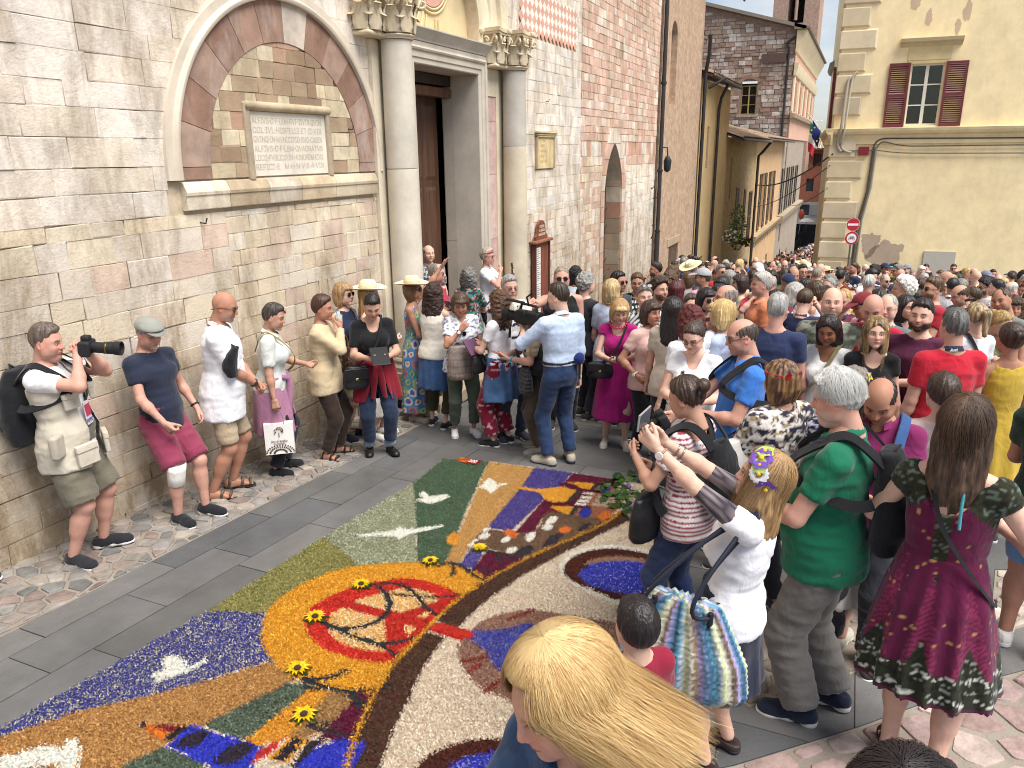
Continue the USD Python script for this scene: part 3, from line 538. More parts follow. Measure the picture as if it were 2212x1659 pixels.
def tri_strands(P,w,cols):
    """Strands as narrow three-sided ribbons in one mesh."""
    n,m,_ = P.shape; t = np.gradient(P,axis=1); t /= np.linalg.norm(t,axis=2,keepdims=True) + 1e-9; out = unit_rows(P - np.array([0,0,0.0])); a = np.cross(t,out); a /= np.linalg.norm(a,axis=2,keepdims=True) + 1e-9
    ww = (w * np.linspace(1,.35,m))[None,:,None]; V = np.stack([P - a * ww,P + out * ww * .6,P + a * ww],2).reshape(-1,3); b = (np.arange(n)[:,None] * m + np.arange(m - 1)[None]) * 3
    q = [np.stack([b + i,b + i + 1,b + 3 + i + 1,b + 3 + i],-1).reshape(-1,4) for i in (0,1)]; Q = np.vstack(q)
    return V,np.vstack([Q[:,[0,1,2]],Q[:,[0,2,3]]]),np.repeat(cols,m * 3,axis=0)
def unit_rows(a): return a / (np.linalg.norm(a,axis=-1,keepdims=True) + 1e-9)
def hat_parts(kind,col,res):
    """[(name, v, f, col, mat)] in the head's frame."""
    c = lin(col); out = []
    if kind in ('straw','straw2','panama'):
        th = np.linspace(0,2 * np.pi,49)[:-1]; b = MB(); pr = [(.085,.060),(.150,.050),(.172,.058)]; pr2 = [(.172,.061),(.150,.053),(.083,.064)]
        v,f = lathe([(.001,.150),(.05,.152),(.068,.146),(.078,.120),(.084,.075),(.086,.061),(.150,.050),(.178,.060),(.178,.063),(.150,.054),(.09,.067)],40,False); v = v * [1.16,1,1]; v[:,2] -= .02 * np.exp(-(v[:,1] / .02) ** 2) * (v[:,2] > .13); v[:,2] += .02 * (v[:,1] / .17) ** 2 * (np.hypot(v[:,0],v[:,1]) > .1)
        out.append(('hat',v - [.012,0,-.008],f,c,'straw')); v,f = lathe([(.0855,.066),(.0868,.066),(.0848,.094),(.0835,.094)],40,False); out.append(('hat_band',v * [1.16,1,1] - [.012,0,-.008],f,c * .75,'cloth'))
    elif kind == 'flat':
        F = Field((-.16,-.13,-.02),(.18,.13,.18),.006,.02); F.ball((-.012,0,.05),(.115,.094,.075),.01); F.ball((.04,0,.068),(.085,.092,.04),.03); F.plane((0,0,.044),(.18,0,-1)); v,f = F.mesh(); out.append(('flat_cap',v,f,c,'cloth'))
        F = Field((-.05,-.13,.0),(.20,.13,.12),.005,.01); F.ball((.07,0,.058),(.085,.078,.012),.004,rot=rotm(0,14)); F.plane((.06,0,0),(-1,0,0)); v,f = F.mesh(); out.append(('brim',v,f,c * .92,'cloth'))
    elif kind in ('cap','capback'):
        F = Field((-.15,-.12,-.02),(.16,.12,.17),.007,.01); F.ball((-.010,0,.035),(.112,.092,.105),.01); F.plane((0,0,.042),(.1,0,-1)); v,f = F.mesh(); out.append(('cap',v,f,c,'cloth'))
        F = Field((.0,-.12,.0),(.24,.12,.12),.006,.01); F.ball((.09,0,.055),(.105,.075,.011),.004,rot=rotm(0,12)); F.plane((.075,0,0),(-1,0,0)); v,f = F.mesh(); out.append(('brim',v,f,c * .9,'cloth'))
    elif kind == 'bucket':
        v,f = lathe([(.001,.140),(.06,.138),(.082,.125),(.095,.06),(.135,.030),(.133,.028),(.092,.052)],32,False); out.append(('bucket_hat',v * [1.12,1,1] - [.01,0,0],f,c,'cloth'))
    return out
def glasses_parts(kind,col):
    b = MB(); c = lin(col); lens = MB(); th = np.linspace(0,2 * np.pi,15)
    for s in (-1,1):
        ry,rz = (.027,.021) if kind == 'sun' else (.025,.019); P = np.stack([.096 - .25 * (np.abs(s * .033 + ry * np.cos(th)) - .02) ** 2 * 8,s * .033 + ry * np.cos(th),.0 + rz * np.sin(th)],1)
        b.add(*tube(P,.0021 if kind != 'sun' else .003,5,False)); b.add(*tube([P[0] if s > 0 else P[7],(.02,s * .083,.006),(-.02,s * .086,-.004)],.0022,5)); n = len(th) - 1
        lens.add(np.vstack([P[:-1] + [.001,0,0],P.mean(0) + [.004,0,0]]),np.stack([np.arange(n),(np.arange(n) + 1) % n,np.full(n,n)],1))
    b.add(*tube([(.098,-.009,.003),(.101,0,.005),(.098,.009,.003)],.0025,5))
    return b.get(),lens.get(),c
PATTERNS = {}
def pattern(fn): PATTERNS[fn.__name__] = fn; return fn
def _sel(n,cols,edges): i = np.digitize(n,edges); return np.array([lin(c) for c in cols])[i]
@pattern
def stripes(v,c,a='#20263f',p=.045,duty=.5,ax=2): m = ((v[:,ax] / p) % 1 < duty)[:,None]; return np.where(m,lin(a),c)
@pattern
def floral(v,c,cols=('#2a3a55','#b03050'),sc=28,th=.60,seed=3):
    o = np.broadcast_to(c,v.shape).copy()
    for i,k in enumerate(cols): n = meshkit.noise(v * sc * (1 + .35 * i),seed + i * 7); o[n > th + .04 * i] = lin(k)
    return o
@pattern
def plaid(v,c,a='#6b6256',p=.05): q = np.arctan2(v[:,1],v[:,0]) * .17; m = ((v[:,2] / p) % 1 < .22) | ((q / p) % 1 < .22); return np.where(m[:,None],lin(a),c)
@pattern
def polka(v,c,a='#e8e4dc',p=.06): q = np.arctan2(v[:,1],v[:,0]) * .2 / p; z = v[:,2] / p; m = np.hypot((q + .5 * (np.floor(z) % 2)) % 1 - .5,z % 1 - .5) < .27; return np.where(m[:,None],lin(a),c)
@pattern
def zebra(v,c,a='#2c2c30'): m = np.sin(v[:,2] * 110 + 6 * meshkit.noise(v * 9,4) * 3 + np.abs(v[:,1]) * 120) > .1; return np.where(m[:,None],lin(a),c)
SKIN = {'a': '#cfa793','b': '#c09680','c': '#ad7d66','d': '#8a5c44','p': '#d6ac98','r': '#c49482','t': '#b58a74'}
PEOPLE = []
def garment(name,v,f,spec,parent,s=None,mat_='cloth'):
    c = lin(spec.get('col','#888888')); pat = spec.get('pat')
    if pat: p = pat if isinstance(pat,tuple) else (pat,{}); c = PATTERNS[p[0]](v,c,**p[1])
    c = np.broadcast_to(c,v.shape); return obj(name,(v,f),spec.get('mat',mat_),parent,True,col=c)
def person(label,at,face=0.0,crown=None,lod=1,skin='a',hair=('short','#3a2c22'),top=None,bottom=None,shoes=('trainer','#3a3a3e','#d8d5cf'),hat=None,glasses=None,beard=None,hk=None,group=None,seed=None,extra=None,dz=0.0,strand=0,collar=None,cat='person',bangs=True,wavy=False,wind=None,**sk):
    """at: ground point (x, y). face: degrees; 0 looks at the camera, 90 to the right of the picture, 180 away, -90 to the left."""
    x,y = float(at[0]),float(at[1]); seed = seed if seed is not None else len(PEOPLE) + 3; d = unit((x,y)); rt = np.array([d[1],-d[0]]); a = math.radians(face); fd = -d * math.cos(a) + rt * math.sin(a); rz = math.atan2(fd[1],fd[0])
    loc = (x,y,float(gz(x)) + dz); t = thing('person',label,cat,loc,rz,group); s = skeleton(**sk); sex = sk.get('sex','m'); h = (.0115,.016,.021)[lod]; hh = (.0045,.0062,.0088)[lod]
    s.loc,s.rz,s.prim = np.array(loc),rz,t; top = dict(top or {}); bottom = dict(bottom or {}); sc = lin(SKIN.get(skin,skin)); hc = lin(hair[1])
    # the body: one skin mesh of trunk, limbs, head and hands
    bare = bottom.get('kind') in ('shorts','skirt',None) or bottom.get('length',2) < 1.8; V,Fc = skin_mesh(s,h * (1.0 if lod else .9),bare or lod < 2,0.0 if bottom.get('kind') in ('skirt',None) else bottom.get('length',.8 if bottom.get('kind') == 'shorts' else 1.93)); b = MB(); b.add(V,Fc,np.broadcast_to(sc,V.shape))
    hv,hf,hcol,brow,stub = head_mesh(hk or (sex + ('o' if sk.get('old') else '')),hh); c = hcol * sc; bc = hc * .7 + .02; c = c * (1 - .8 * brow[:,None]) + .8 * brow[:,None] * bc
    st = .28 if beard is None and sex == 'm' else 0.0 if beard is None else beard[0]; bcol = hc if beard is None or len(beard) < 2 else lin(beard[1]); c = c * (1 - st * stub[:,None]) + st * stub[:,None] * bcol; vv = hv.copy()
    if beard and beard[0] > .6: vv = vv + vnormals(hv,hf) * (.008 * stub * beard[0])[:,None]
    HV = lambda v: s.head + (np.asarray(v) * s.hs) @ s.headR.T; b.add(HV(vv),hf,c); hs = []
    for i in range(2):
        gv,gf,gc = hand_mesh(s.hpose[i],(.0045,.006,.009)[lod]); X = s.hd[i]; Z = -unit(s.palm[i] - X * (X @ s.palm[i])); Y = np.cross(Z,X); sg = 1 if i == 1 else -1
        q = gv * s.k * (1.0 if sex == 'm' else .9); q = q * [1,sg,1]; v = s.wr[i] + q @ np.array([X,Y,Z]); b.add(v,gf if sg > 0 else gf[:,::-1],gc * sc); hs.append(s.wr[i] + X * .085 * s.k - Z * .028 * s.k)
    s.hands = hs; b.build('body','skin',t,True)
    if hair[0] != 'bald':
        hm = hair_mesh((hair[0] if wind is None else 'pixie') + ('_hat' if hat else ''),(.0055,.0072,.0095)[lod],seed % 17,bangs)
        if hm is not None:
            n = meshkit.noise(hm[0] * [60,60,12],seed)[:,None]; ho = obj('hair',(HV(hm[0] * (.93 if strand > 4000 else 1)),hm[1]),'curly' if 'curl' in hair[0] or hair[0] == 'afro' else 'hair',t,True,col=hc * (.7 + .6 * n) if len(hair) < 3 else hc + (lin(hair[2]) - hc) * smoothstep(.35,.7,n))
            if strand:
                P,w = strands(hair[0],strand,seed,wav=.012 if 'curl' in hair[0] or wavy else .004,bangs=bangs,wind=wind,w=.0005 if strand > 4000 else .0008); r = np.random.default_rng(seed); k = r.uniform(.7,1.25,(strand,1)); cc = np.broadcast_to(hc,(strand,3)) * k
                if len(hair) > 2: m = r.uniform(0,1,(strand,1)) < .5; cc = np.where(m,lin(hair[2]) * k,cc)
                v,f,cc = tri_strands(P,w,cc); obj('strands',(HV(v @ rotm(0,-14 if s.sex == 'f' and bangs else 0).T),f),'plain',ho,True,col=cc,kind='stuff')
    if bottom.get('kind'):
        kd = bottom['kind']
        if kd == 'skirt': v,f = skirt_mesh(s,h,seed=seed,**{k: q for k,q in bottom.items() if k in ('hem','flare','loose','folds','amp','waist')})
        else: v,f = legs_mesh(s,h,seed=seed,**{'length': .80 if kd == 'shorts' else 1.93,**{k: q for k,q in bottom.items() if k in ('length','loose','flare','wr','waist')}})
        garment(bottom.get('name',kd),v,f,bottom,t,s,'denim' if bottom.get('denim') else 'cloth')
    if top.get('col'):
        v,f = top_mesh(s,h,seed=seed + 1,**{k: q for k,q in top.items() if k in ('sleeve','hem','loose','neck','flare','sloose','wr','tuck')}); s.topv = v; garment(top.get('name','tee_shirt'),v,f,top,t,s)
    if collar or top.get('neck') == 'collar':
        k = s.k; th = np.linspace(.5,2 * np.pi - .5,16); pr = np.stack([.063 * np.cos(th) + .004 + .012 * np.cos(th),.064 * np.sin(th),.012 - .028 * np.cos(th)],1) * k; o = s.neck + s.R @ np.array([-.006,0,.012]) * k
        up = pr + np.array([0,0,.014]) * k; dn = pr * [1.28,1.28,1] - np.array([0,0,.018]) * k; v = np.vstack([pr * [.98,.98,1] - [0,0,.02],up,dn]); n = len(th); i = np.arange(n - 1); f = np.vstack([np.stack([i + a * n,i + 1 + a * n,i + 1 + (a + 1) * n,i + (a + 1) * n],1) for a in (0,1)])
        obj('collar',(o + v @ s.R.T,f),'cloth',t,True,col=lin(collar or top['col']))
    if shoes:
        kd,c1,c2 = shoes; (uv,uf),(sv,sf),skn = shoe_mesh(kd,(.0055,.008,.011)[lod])
        for (A,toe),sg in zip(s.foot,(1,-1)):
            R = rotm(toe); o = np.array([A[0],A[1],A[2] - .085 * s.k]); T = lambda v: o + (v * s.k * (1.03 if sex == 'm' else .93)) @ R.T
            so = obj('sandal' if kd == 'sandal' else 'shoe',(T(uv),uf),'leather' if kd in ('sandal','loafer') else 'cloth',t,True,col=lin(c1)); obj('sole',(T(sv),sf),'rubber',so,True,col=lin(c2))
            if skn is not None: obj('foot',(T(skn[0]),skn[1]),'skin',t,True,col=sc)
            if kd in ('trainer','chunky') and lod == 0:
                lb = MB()
                for j in range(5): z = .074 - j * .0035; lb.add(*tube([T(np.array([.035 + j * .017,q,z + .010 - abs(q) * .25])) for q in (-.022,0,.022)],.0028,5))
                lb.build('laces','cloth',so,True,col=lin(c2) * .9)
    if hat:
        hp = hat_parts(hat[0],hat[1],lod)
        for i,(nm,v,f,c,mt) in enumerate(hp): v = v * [-1,1,1] if hat[0] == 'capback' else v; o = obj(nm,(HV(v),f if hat[0] != 'capback' else f[:,::-1]),mt,t if i == 0 else o,40,col=None) if False else obj(nm,(HV(v),f),mt,t if i == 0 else o,True,col=c if len(hat) < 3 or i == 0 else lin(hat[2]))
    if glasses:
        fr,ln,c = glasses_parts(*glasses[:2]); up = np.array([0,0,.075]) if len(glasses) > 2 and glasses[2] == 'head' else np.zeros(3); Rg = rotm(0,-38) if up.any() else np.eye(3); W = lambda v: HV((v @ Rg.T) + up + (np.array([.012,0,0]) if up.any() else 0)); g = obj('sunglasses' if glasses[0] == 'sun' else 'glasses',(W(fr[0]),fr[1]),'plain',t,True,col=c)
        obj('lens',(W(ln[0]),ln[1]),'gloss' if glasses[0] == 'sun' else 'lens',g,True,col=(lin(glasses[3]) if len(glasses) > 3 else np.array([.012,.012,.014])))
    s.HV = HV; s.world = lambda p: s.loc + rotz(rz) @ np.asarray(p,float); PEOPLE.append(s)
    if extra: extra(s)
    return s
def rotz(a): c,q = math.cos(a),math.sin(a); return np.array([[c,-q,0],[q,c,0],[0,0,1]])
def stand(px,py,h,dz=0.0):
    """Ground point of someone of height h whose crown is seen along the photograph's ray (px, py)."""
    p = on_ground(px,py,h + dz); return p[0],p[1]
def crown_h(px,py,at,dz=0.0):
    d = ray(px,py); t = np.hypot(*at) / np.hypot(d[0],d[1]); return d[2] * t + EYE - float(gz(at[0])) - dz
# things held or carried
def phone(s,label,hand=1,off=(0,0,0),tilt=(0,-35,0),col='#17181b'):
    p = s.world(s.hands[hand] + np.array(off)); t = thing('phone',label,'phone',p,s.rz); R = rotm(*tilt); v,f,_ = meshkit.arrays(rbox(.009,.074,.152,.004,6)); obj('case',(v @ R.T,f),'gloss',t,30,col=lin(col)); v,f = bx((-.0058,-.033,-.070),(-.0049,.033,.070)); obj('screen',(v @ R.T,f),'gloss',t,False,col=lin('#3a4048')); return t
def strap(s,name,pts,parent,col='#1b1b1d',w=.016,th=.002):
    """A flat band through points of the person's frame."""
    P = np.asarray(pts,float); t = np.linspace(0,1,len(P)); from scipy.interpolate import CubicSpline as CS
    q = CS(t,P)(np.linspace(0,1,40)); c = np.array([s.hip[0],s.hip[1],0]); out = unit_rows((q - c) * [1,1,0.15]); tg = unit_rows(np.gradient(q,axis=0)); a = np.cross(tg,out); a = unit_rows(a) * w / 2
    v = np.stack([q - a,q + a,q + a + out * th,q - a + out * th],1).reshape(-1,3); i = np.arange(39)[:,None] * 4; f = np.vstack([np.concatenate([i + k,i + (k + 1) % 4,i + 4 + (k + 1) % 4,i + 4 + k],1) for k in range(4)])
    return obj(name,(v,f),'cloth',parent,30,col=lin(col))
# ---------------------------------------------------------------- stone, plaster, wood, metal
def stone_mat(name,rough=.92,base=3.2,lo=.72,stain=.6,stain_col=(.36,.29,.21),low=None,pit=.012,spec=.25,pits=True,sth=(.50,.66)):
    nodes = {'a': ('attribute',{'attribute': 'col'}),'g': ('geometry',{}),'n': ('noise_texture',dict(scale=base,detail=8.0,roughness=.68)),'r': ('rgb_ramp',dict(ramp=[(.28,(lo,) * 3),(.72,(1.18,1.17,1.15))])),
             'x': ('mix',dict(mix_type='multiply',fac=1.0)),'mp': ('mapping',dict(scale=(2.6,2.6,.75))),'sn': ('noise_texture',dict(scale=1.3,detail=9.0,roughness=.72,distortion=.4)),'sr': ('rgb_ramp',dict(ramp=[(sth[0],(0,0,0)),(sth[1],(stain,) * 3)])),
             'y': ('mix',dict(color2=stain_col)),'p': ('principled_bsdf',dict(roughness=rough,specular_ior_level=spec)),
             'bn': ('noise_texture',dict(scale=40.0,detail=8.0,roughness=.72)),'v': ('voronoi_texture',dict(scale=17.0,randomness=1.0)),'vn': ('noise_texture',dict(scale=9.0,detail=9.0,roughness=.75,distortion=.6)),'vr': ('rgb_ramp',dict(ramp=[(.30,(1,1,1)),(.40,(.2,.2,.2)),(.52,(.85,.85,.85)),(.7,(1,1,1))])),
             'vm': ('mix',dict(mix_type='multiply',fac=.6)),'b': ('bump',dict(strength=.6,distance=pit))}
    links = [('g.position','n.vector'),('n.fac','r.fac'),('a.color','x.color1'),('r.color','x.color2'),('g.position','mp.vector'),('mp.vector','sn.vector'),('sn.fac','sr.fac'),('x.color','y.color1'),
             ('g.position','bn.vector'),('bn.fac','vm.color1'),('g.position','v.vector'),('g.position','vn.vector'),('vn.fac','vr.fac'),('vr.color','vm.color2'),('vm.color','b.height'),('b.normal','p.normal')]
    if low:
        nodes['s'] = ('separate_xyz',{}); nodes['sx'] = ('math',dict(math_type='multiply_add',value2=.0625)); nodes['mr'] = ('map_range',dict(from_min=low[0],from_max=low[1],to_min=.42,to_max=0.0,clamp=True)); nodes['ad'] = ('math',dict(math_type='add',use_clamp=True)); nodes['ln'] = ('math',dict(math_type='multiply',use_clamp=True))
        nodes['lnoise'] = ('rgb_ramp',dict(ramp=[(.32,(.15,) * 3),(.6,(1.9,) * 3)]))
        links += [('g.position','s.vector'),('s.x','sx.value1'),('s.z','sx.value3'),('sx.value','mr.value'),('n.fac','lnoise.fac'),('mr.result','ln.value1'),('lnoise.color','ln.value2'),('ln.value','ad.value1'),('sr.color','ad.value2'),('ad.value','y.fac')]
    else: links.append(('sr.color','y.fac'))
    links.append(('y.color','p.base_color')); mat(name,nodes,links)
stone_mat('stone',low=(.2,2.6),stain=.85,stain_col=(.30,.23,.15),pit=.015,sth=(.45,.70))
stone_mat('mortar',base=8,stain=.3)
stone_mat('marble',base=2.2,lo=.80,stain=.35,stain_col=(.42,.40,.37),pit=.003,rough=.7,sth=(.52,.7))
stone_mat('redstone',base=4.5,lo=.62,stain=.55,stain_col=(.50,.43,.38),pit=.004)
stone_mat('plaster',base=1.6,lo=.88,stain=.13,stain_col=(.42,.36,.29),pit=.006)
stone_mat('rubble',base=7.0,lo=.55,stain=.55,stain_col=(.30,.24,.18),pit=.05)
col_mat('wood',rough=.6,vary=.25,scale=1.2,stretch=(14,14,1.2),bump=.002,bscale=18,lo=.6)
col_mat('paint',rough=.5,vary=.12,scale=6,lo=.88)
col_mat('iron',rough=.55,vary=.15,scale=20,lo=.8,spec=.4)
mat('pane',{'f': ('fresnel',dict(IOR=1.5)),'t': ('transparent_bsdf',dict(color=(.72,.78,.78))),'g': ('glossy_bsdf',dict(roughness=.02)),'m': ('mix_closure',{})},[('f.fac','m.fac'),('t.BSDF','m.closure1'),('g.BSDF','m.closure2')],'m.closure')
# ---------------------------------------------------------------- the church
church = thing('church','pale limestone church front with arched niche, columned doorway and pink stone courses','church')
CX0,CZ0,CRI,CRO,CRW = 6.27,2.43,1.09,1.45,1.58       # the blind arch
DX0,DX1,DZ1 = 8.60,10.34,3.56                            # the doorway
AX,AZ0,AW = 17.16,2.46,.62                               # the small arched side door
def half_disc(cx,cz,r,z0,n=40):
    a = np.linspace(0,np.pi,n); return Polygon([(cx + r,z0)] + [(cx + r * math.cos(t),cz + r * math.sin(t)) for t in a] + [(cx - r,z0)])
niche_in,niche_red,niche_all = half_disc(CX0,CZ0,CRI,2.33),half_disc(CX0,CZ0,CRO,2.33),half_disc(CX0,CZ0,CRW,2.05)
panel = sbox(5.28,-.62,7.66,2.06)
portal = sops.unary_union([sbox(7.66,-2,11.42,4.2),half_disc(9.47,4.15,1.95,4.0)])
def lancet(cx,cz,hw,z0):
    R = hw * 1.9; a = math.acos((R - hw) / R); t = np.linspace(0,a,14)
    return Polygon([(cx + hw,z0)] + [(cx + hw - R + R * math.cos(q),cz + R * math.sin(q)) for q in t] + [(cx - hw + R - R * math.cos(q),cz + R * math.sin(q)) for q in t[-2::-1]] + [(cx - hw,z0)]).buffer(0)
side_door = lancet(AX,1.55,.68,-3.2); side_frame = lancet(AX,1.55,.94,-3.2)
plaque2 = sbox(12.50,2.22,13.38,2.86); lozenge_band = sbox(11.86,4.28,14.55,4.98)
whole = Polygon([(-6,2.5),(-6,14),(21.05,14),(21.05,-3.0),(8,-1.2),(-6,-.4)])
core = whole.difference(sops.unary_union([sbox(DX0 - .012,-2,DX1 + .012,DZ1 + .012),side_door,half_disc(9.47,4.15,.98,4.0)]))
v,f = extrude(core,.55); v = wallify(v,WY + .575); obj('wall_core',(v,f),'mortar',church,False,col=lin('#c9b99f'))
CREAM = ['#e4d9cb','#e1d5c6','#e3d9ce','#ddd1c0','#e6ddd1','#dccfc0','#e0d5c9','#e1d4c2']; PINK = ['#d6b6a4','#d2af9d','#d8bcab','#cfab99','#dabfae','#d1b19f','#dcc8b8','#d5b7a6','#d3b2a0','#e0d4c6']
YEL = ['#e3d6be','#e0d0b6','#dbc3b2','#decdb5','#e4d9c4','#dbc9b2','#dac4b5','#e2d8c8']; BRN = ['#b09a80','#8f7a66','#cdbd9f','#a98f78','#d6c8a8','#9c846c','#d9ccb0','#b5937c']
nstone = [0]; masonry = MB()
def lay(region,x0,x1,z0,z1,ch,bw,cols,rng,depth=.015,j=.004,gap=.003,parts=True,tilt=0.0,c=.004,y0=WY + .02,parent=None,dark=.06,pname='stone'):
    """Courses of stones over a region of the wall: each stone has its own edges, and depth varies a little."""
    z = z0; row = 0; prep = shapely.prepared.prep(region)
    while z < z1 - .02:
        h = min(ch * rng.uniform(.86,1.16),z1 - z); h = h if z1 - z - h > .05 else z1 - z; x = x0 - rng.uniform(0,bw)
        while x < x1:
            w = bw * rng.uniform(.55,1.5); a,b = max(x,x0),min(x + w,x1); x += w
            if b - a < .04: continue
            r = sbox(a + gap / 2,z + gap / 2,b - gap / 2,z + h - gap / 2)
            if not prep.intersects(r): continue
            k = lin(cols[rng.integers(len(cols))]) * rng.uniform(1 - dark,1 + dark); d = depth * rng.uniform(.8,1.15)
            if prep.contains(r):
                v,f = chamfer_block(b - a - gap,h - gap,d,c,rng,j); v = v + [a + gap / 2,z + gap / 2,0]
            else:
                q = r.intersection(region)
                if q.area < .002: continue
                v,f = extrude(q.simplify(.004),d)
                if not len(f): continue
            v = wallify(v,y0); f = np.asarray(f)[:,::-1]
            near = parts and nstone[0] < 296
            if near: obj(pname,(v,f),'stone',parent or church,False,col=k); nstone[0] += 1
            else: masonry.add(v,f,k)
        z += h; row += 1
R1 = np.random.default_rng(12)
left = whole.difference(sops.unary_union([niche_all,panel,portal]))
lay(left,2.7,7.68,.1,2.06,.185,.36,CREAM + YEL[:3],R1); lay(left,2.7,7.68,2.06,4.6,.192,.46,CREAM,R1,depth=.016)
lay(panel.difference(niche_all),5.28,7.66,.55,2.05,.155,.27,YEL,R1)
lay(niche_in.difference(sbox(5.63,2.30,6.86,2.98)),5.18,7.4,2.33,3.53,.15,.23,BRN,R1,depth=.02)
lay(left.union(panel),2.7,7.66,-.62,.1,.185,.36,CREAM + YEL + ['#b9a88c'],R1,parts=False); lay(panel,5.28,7.66,.1,.55,.16,.28,YEL,R1,parts=False)
lay(left,-5,2.7,-.3,8,.2,.45,CREAM,R1,parts=False); lay(whole.difference(portal),2.7,11.9,4.6,9,.2,.42,CREAM,R1,parts=False)
right = whole.difference(sops.unary_union([portal,side_frame,plaque2,lozenge_band]))
lay(right,11.3,14.87,-1.6,1.6,.145,.24,CREAM * 2 + YEL[1:],R1,parts=False,depth=.014,gap=.003); lay(right,11.3,14.87,1.6,5.0,.165,.34,CREAM[:5] + ['#ddd6cc'] * 3,R1,parts=False,depth=.012)
lay(right,14.87,21.0,2.72,9,.155,.26,PINK,R1,parts=False,depth=.022,gap=.008); lay(right,14.87,21.0,2.42,2.72,.30,.19,['#d0a593','#ddd5c8','#c99f8c','#e0d8cc'],R1,parts=False,gap=.004,depth=.014)
lay(right,14.87,18.2,-2.4,2.42,.15,.27,PINK[:6] + YEL[:4] + CREAM[:3],R1,parts=False); lay(right,18.2,21.0,-2.4,2.2,.15,.34,CREAM + ['#e0d9cd'] * 3,R1,parts=False,depth=.012); lay(right,18.2,21.0,2.2,2.42,.15,.3,PINK,R1,parts=False)
lay(whole,11.9,14.87,4.98,9,.17,.35,CREAM,R1,parts=False)
masonry.build('masonry','stone',church,False,kind='stuff')
# lozenge band of pink and white tiles
lz = MB()
for i in range(15):
    for jz in range(4):
        for half in (0,1):
            cx,cz = 11.95 + i * .18 + half * .09,4.37 + jz * .175 + half * .0875; w,hh = .086,.084
            q = Polygon([(cx - w,cz),(cx,cz - hh),(cx + w,cz),(cx,cz + hh)]).intersection(lozenge_band)
            if q.area > 1e-4: v,f = extrude(q,.012); lz.add(wallify(v,WY + .015),f[:,::-1],lin('#e2dbd0') if half else lin('#cf9f8d'))
lz.build('lozenge_tiles','marble',church,False,kind='stuff')
# blind arch: red voussoirs, pale moulded rim, moulded sill, inscription
def arc_piece(cx,cz,r0,r1,a0,a1,n=6):
    t = np.linspace(a0,a1,n); return Polygon([(cx + r1 * math.cos(a),cz + r1 * math.sin(a)) for a in t] + [(cx + r0 * math.cos(a),cz + r0 * math.sin(a)) for a in t[::-1]])
def stone_piece(poly,d,y0,col,name,parent,m='stone',**kw):
    v,f = extrude(poly.buffer(-.003),d); return obj(name,(wallify(v,y0),f[:,::-1]),m,parent,False,col=col,**kw)
angs = np.linspace(0,np.pi,13); REDS = ['#977969','#9f8171','#8d6e5f','#a4897a','#937464','#aa9283']
for i in range(12): stone_piece(arc_piece(CX0,CZ0,CRI,CRO,angs[i],angs[i + 1]),.055,WY + .05,lin(REDS[i % 6]) if i != 5 else lin('#c9bcae'),'voussoir',church,'redstone')
for sx in (-1,1): x = CX0 + sx * (CRI + CRO) / 2; stone_piece(sbox(x - .18,2.33,x + .18,CZ0),.055,WY + .05,lin(REDS[0]),'voussoir',church,'redstone')
def ring_profile(cx,cz,prof,n=64,z0=2.33):
    """prof: (radius, depth) pairs swept along the arch."""
    a = np.concatenate([np.linspace(0,np.pi,n)]); P = np.array(prof); v = np.array([[(cx + r * math.cos(t),cz + r * math.sin(t),d) for r,d in P] for t in a]); v = np.concatenate([[[(cx + r,z0,d) for r,d in P]],v,[[(cx - r,z0,d) for r,d in P]]]); m = len(P)
    i,j = np.meshgrid(np.arange(len(v) - 1),np.arange(m - 1),indexing='ij'); return v.reshape(-1,3),np.stack([i * m + j,i * m + j + 1,(i + 1) * m + j + 1,(i + 1) * m + j],-1).reshape(-1,4)
v,f = ring_profile(CX0,CZ0,[(CRO - .004,-.02),(CRO - .004,.045),(CRO + .012,.055),(CRO + .03,.056),(CRO + .042,.036),(CRO + .06,.022),(CRW - .002,.022),(CRW,-.02)]); obj('arch_rim',(wallify(v,WY),f),'marble',church,35,col=lin('#cbbfae'))
sill = [(.02,-.02),(.02,.028),(.03,.034),(.13,.036),(.14,.046),(.165,.05),(.185,.042),(.24,.012),(.27,-.05)]
for i,(a,b) in enumerate(((4.83,5.32),(5.325,5.83),(5.835,6.30),(6.305,6.86),(6.865,7.64))):
    v = np.array([[(x,2.065 + z,d) for z,d in sill] for x in (a,b)]); m = len(sill); F_ = [[j,j + 1,m + j + 1,m + j] for j in range(m - 1)]; vv = v.reshape(-1,3); tri = [[0,j,j + 1] for j in range(1,m - 1)] + [[m,m + j + 1,m + j] for j in range(1,m - 1)]; q = np.array(F_); ff = np.vstack([q[:,[0,2,1]],q[:,[0,3,2]],np.array(tri)])
    obj('sill',(wallify(vv,WY),ff),'stone',church,30,col=lin(['#dccfbb','#b8a68c','#c9bfae','#cbb99c','#c9bba3'][i]))
slab = thing('inscription_slab','white marble slab carved with six lines of Latin set in the blind arch','plaque')
v,f = bx((5.70,WY + .005,2.335),(6.80,WY + .05,2.90)); obj('panel',(v,f),'marble',slab,False,col=lin('#d9d2c4'))
TX = ['ALFIVS·C·F·LEM·RVF·IIVIR·QVIN','COL·IVL·HISPELLI·ET·II·VIR','QVINQ·IN·MVNICIPIO·SVO·CASIN','ALFIVS·C·F·LEM·QVADRATVS','LOCO·PVBLICO·IN·HONOREM·EIVS','REFICI·E   M·H·N·V·S·A·VIR']
tm = MB()
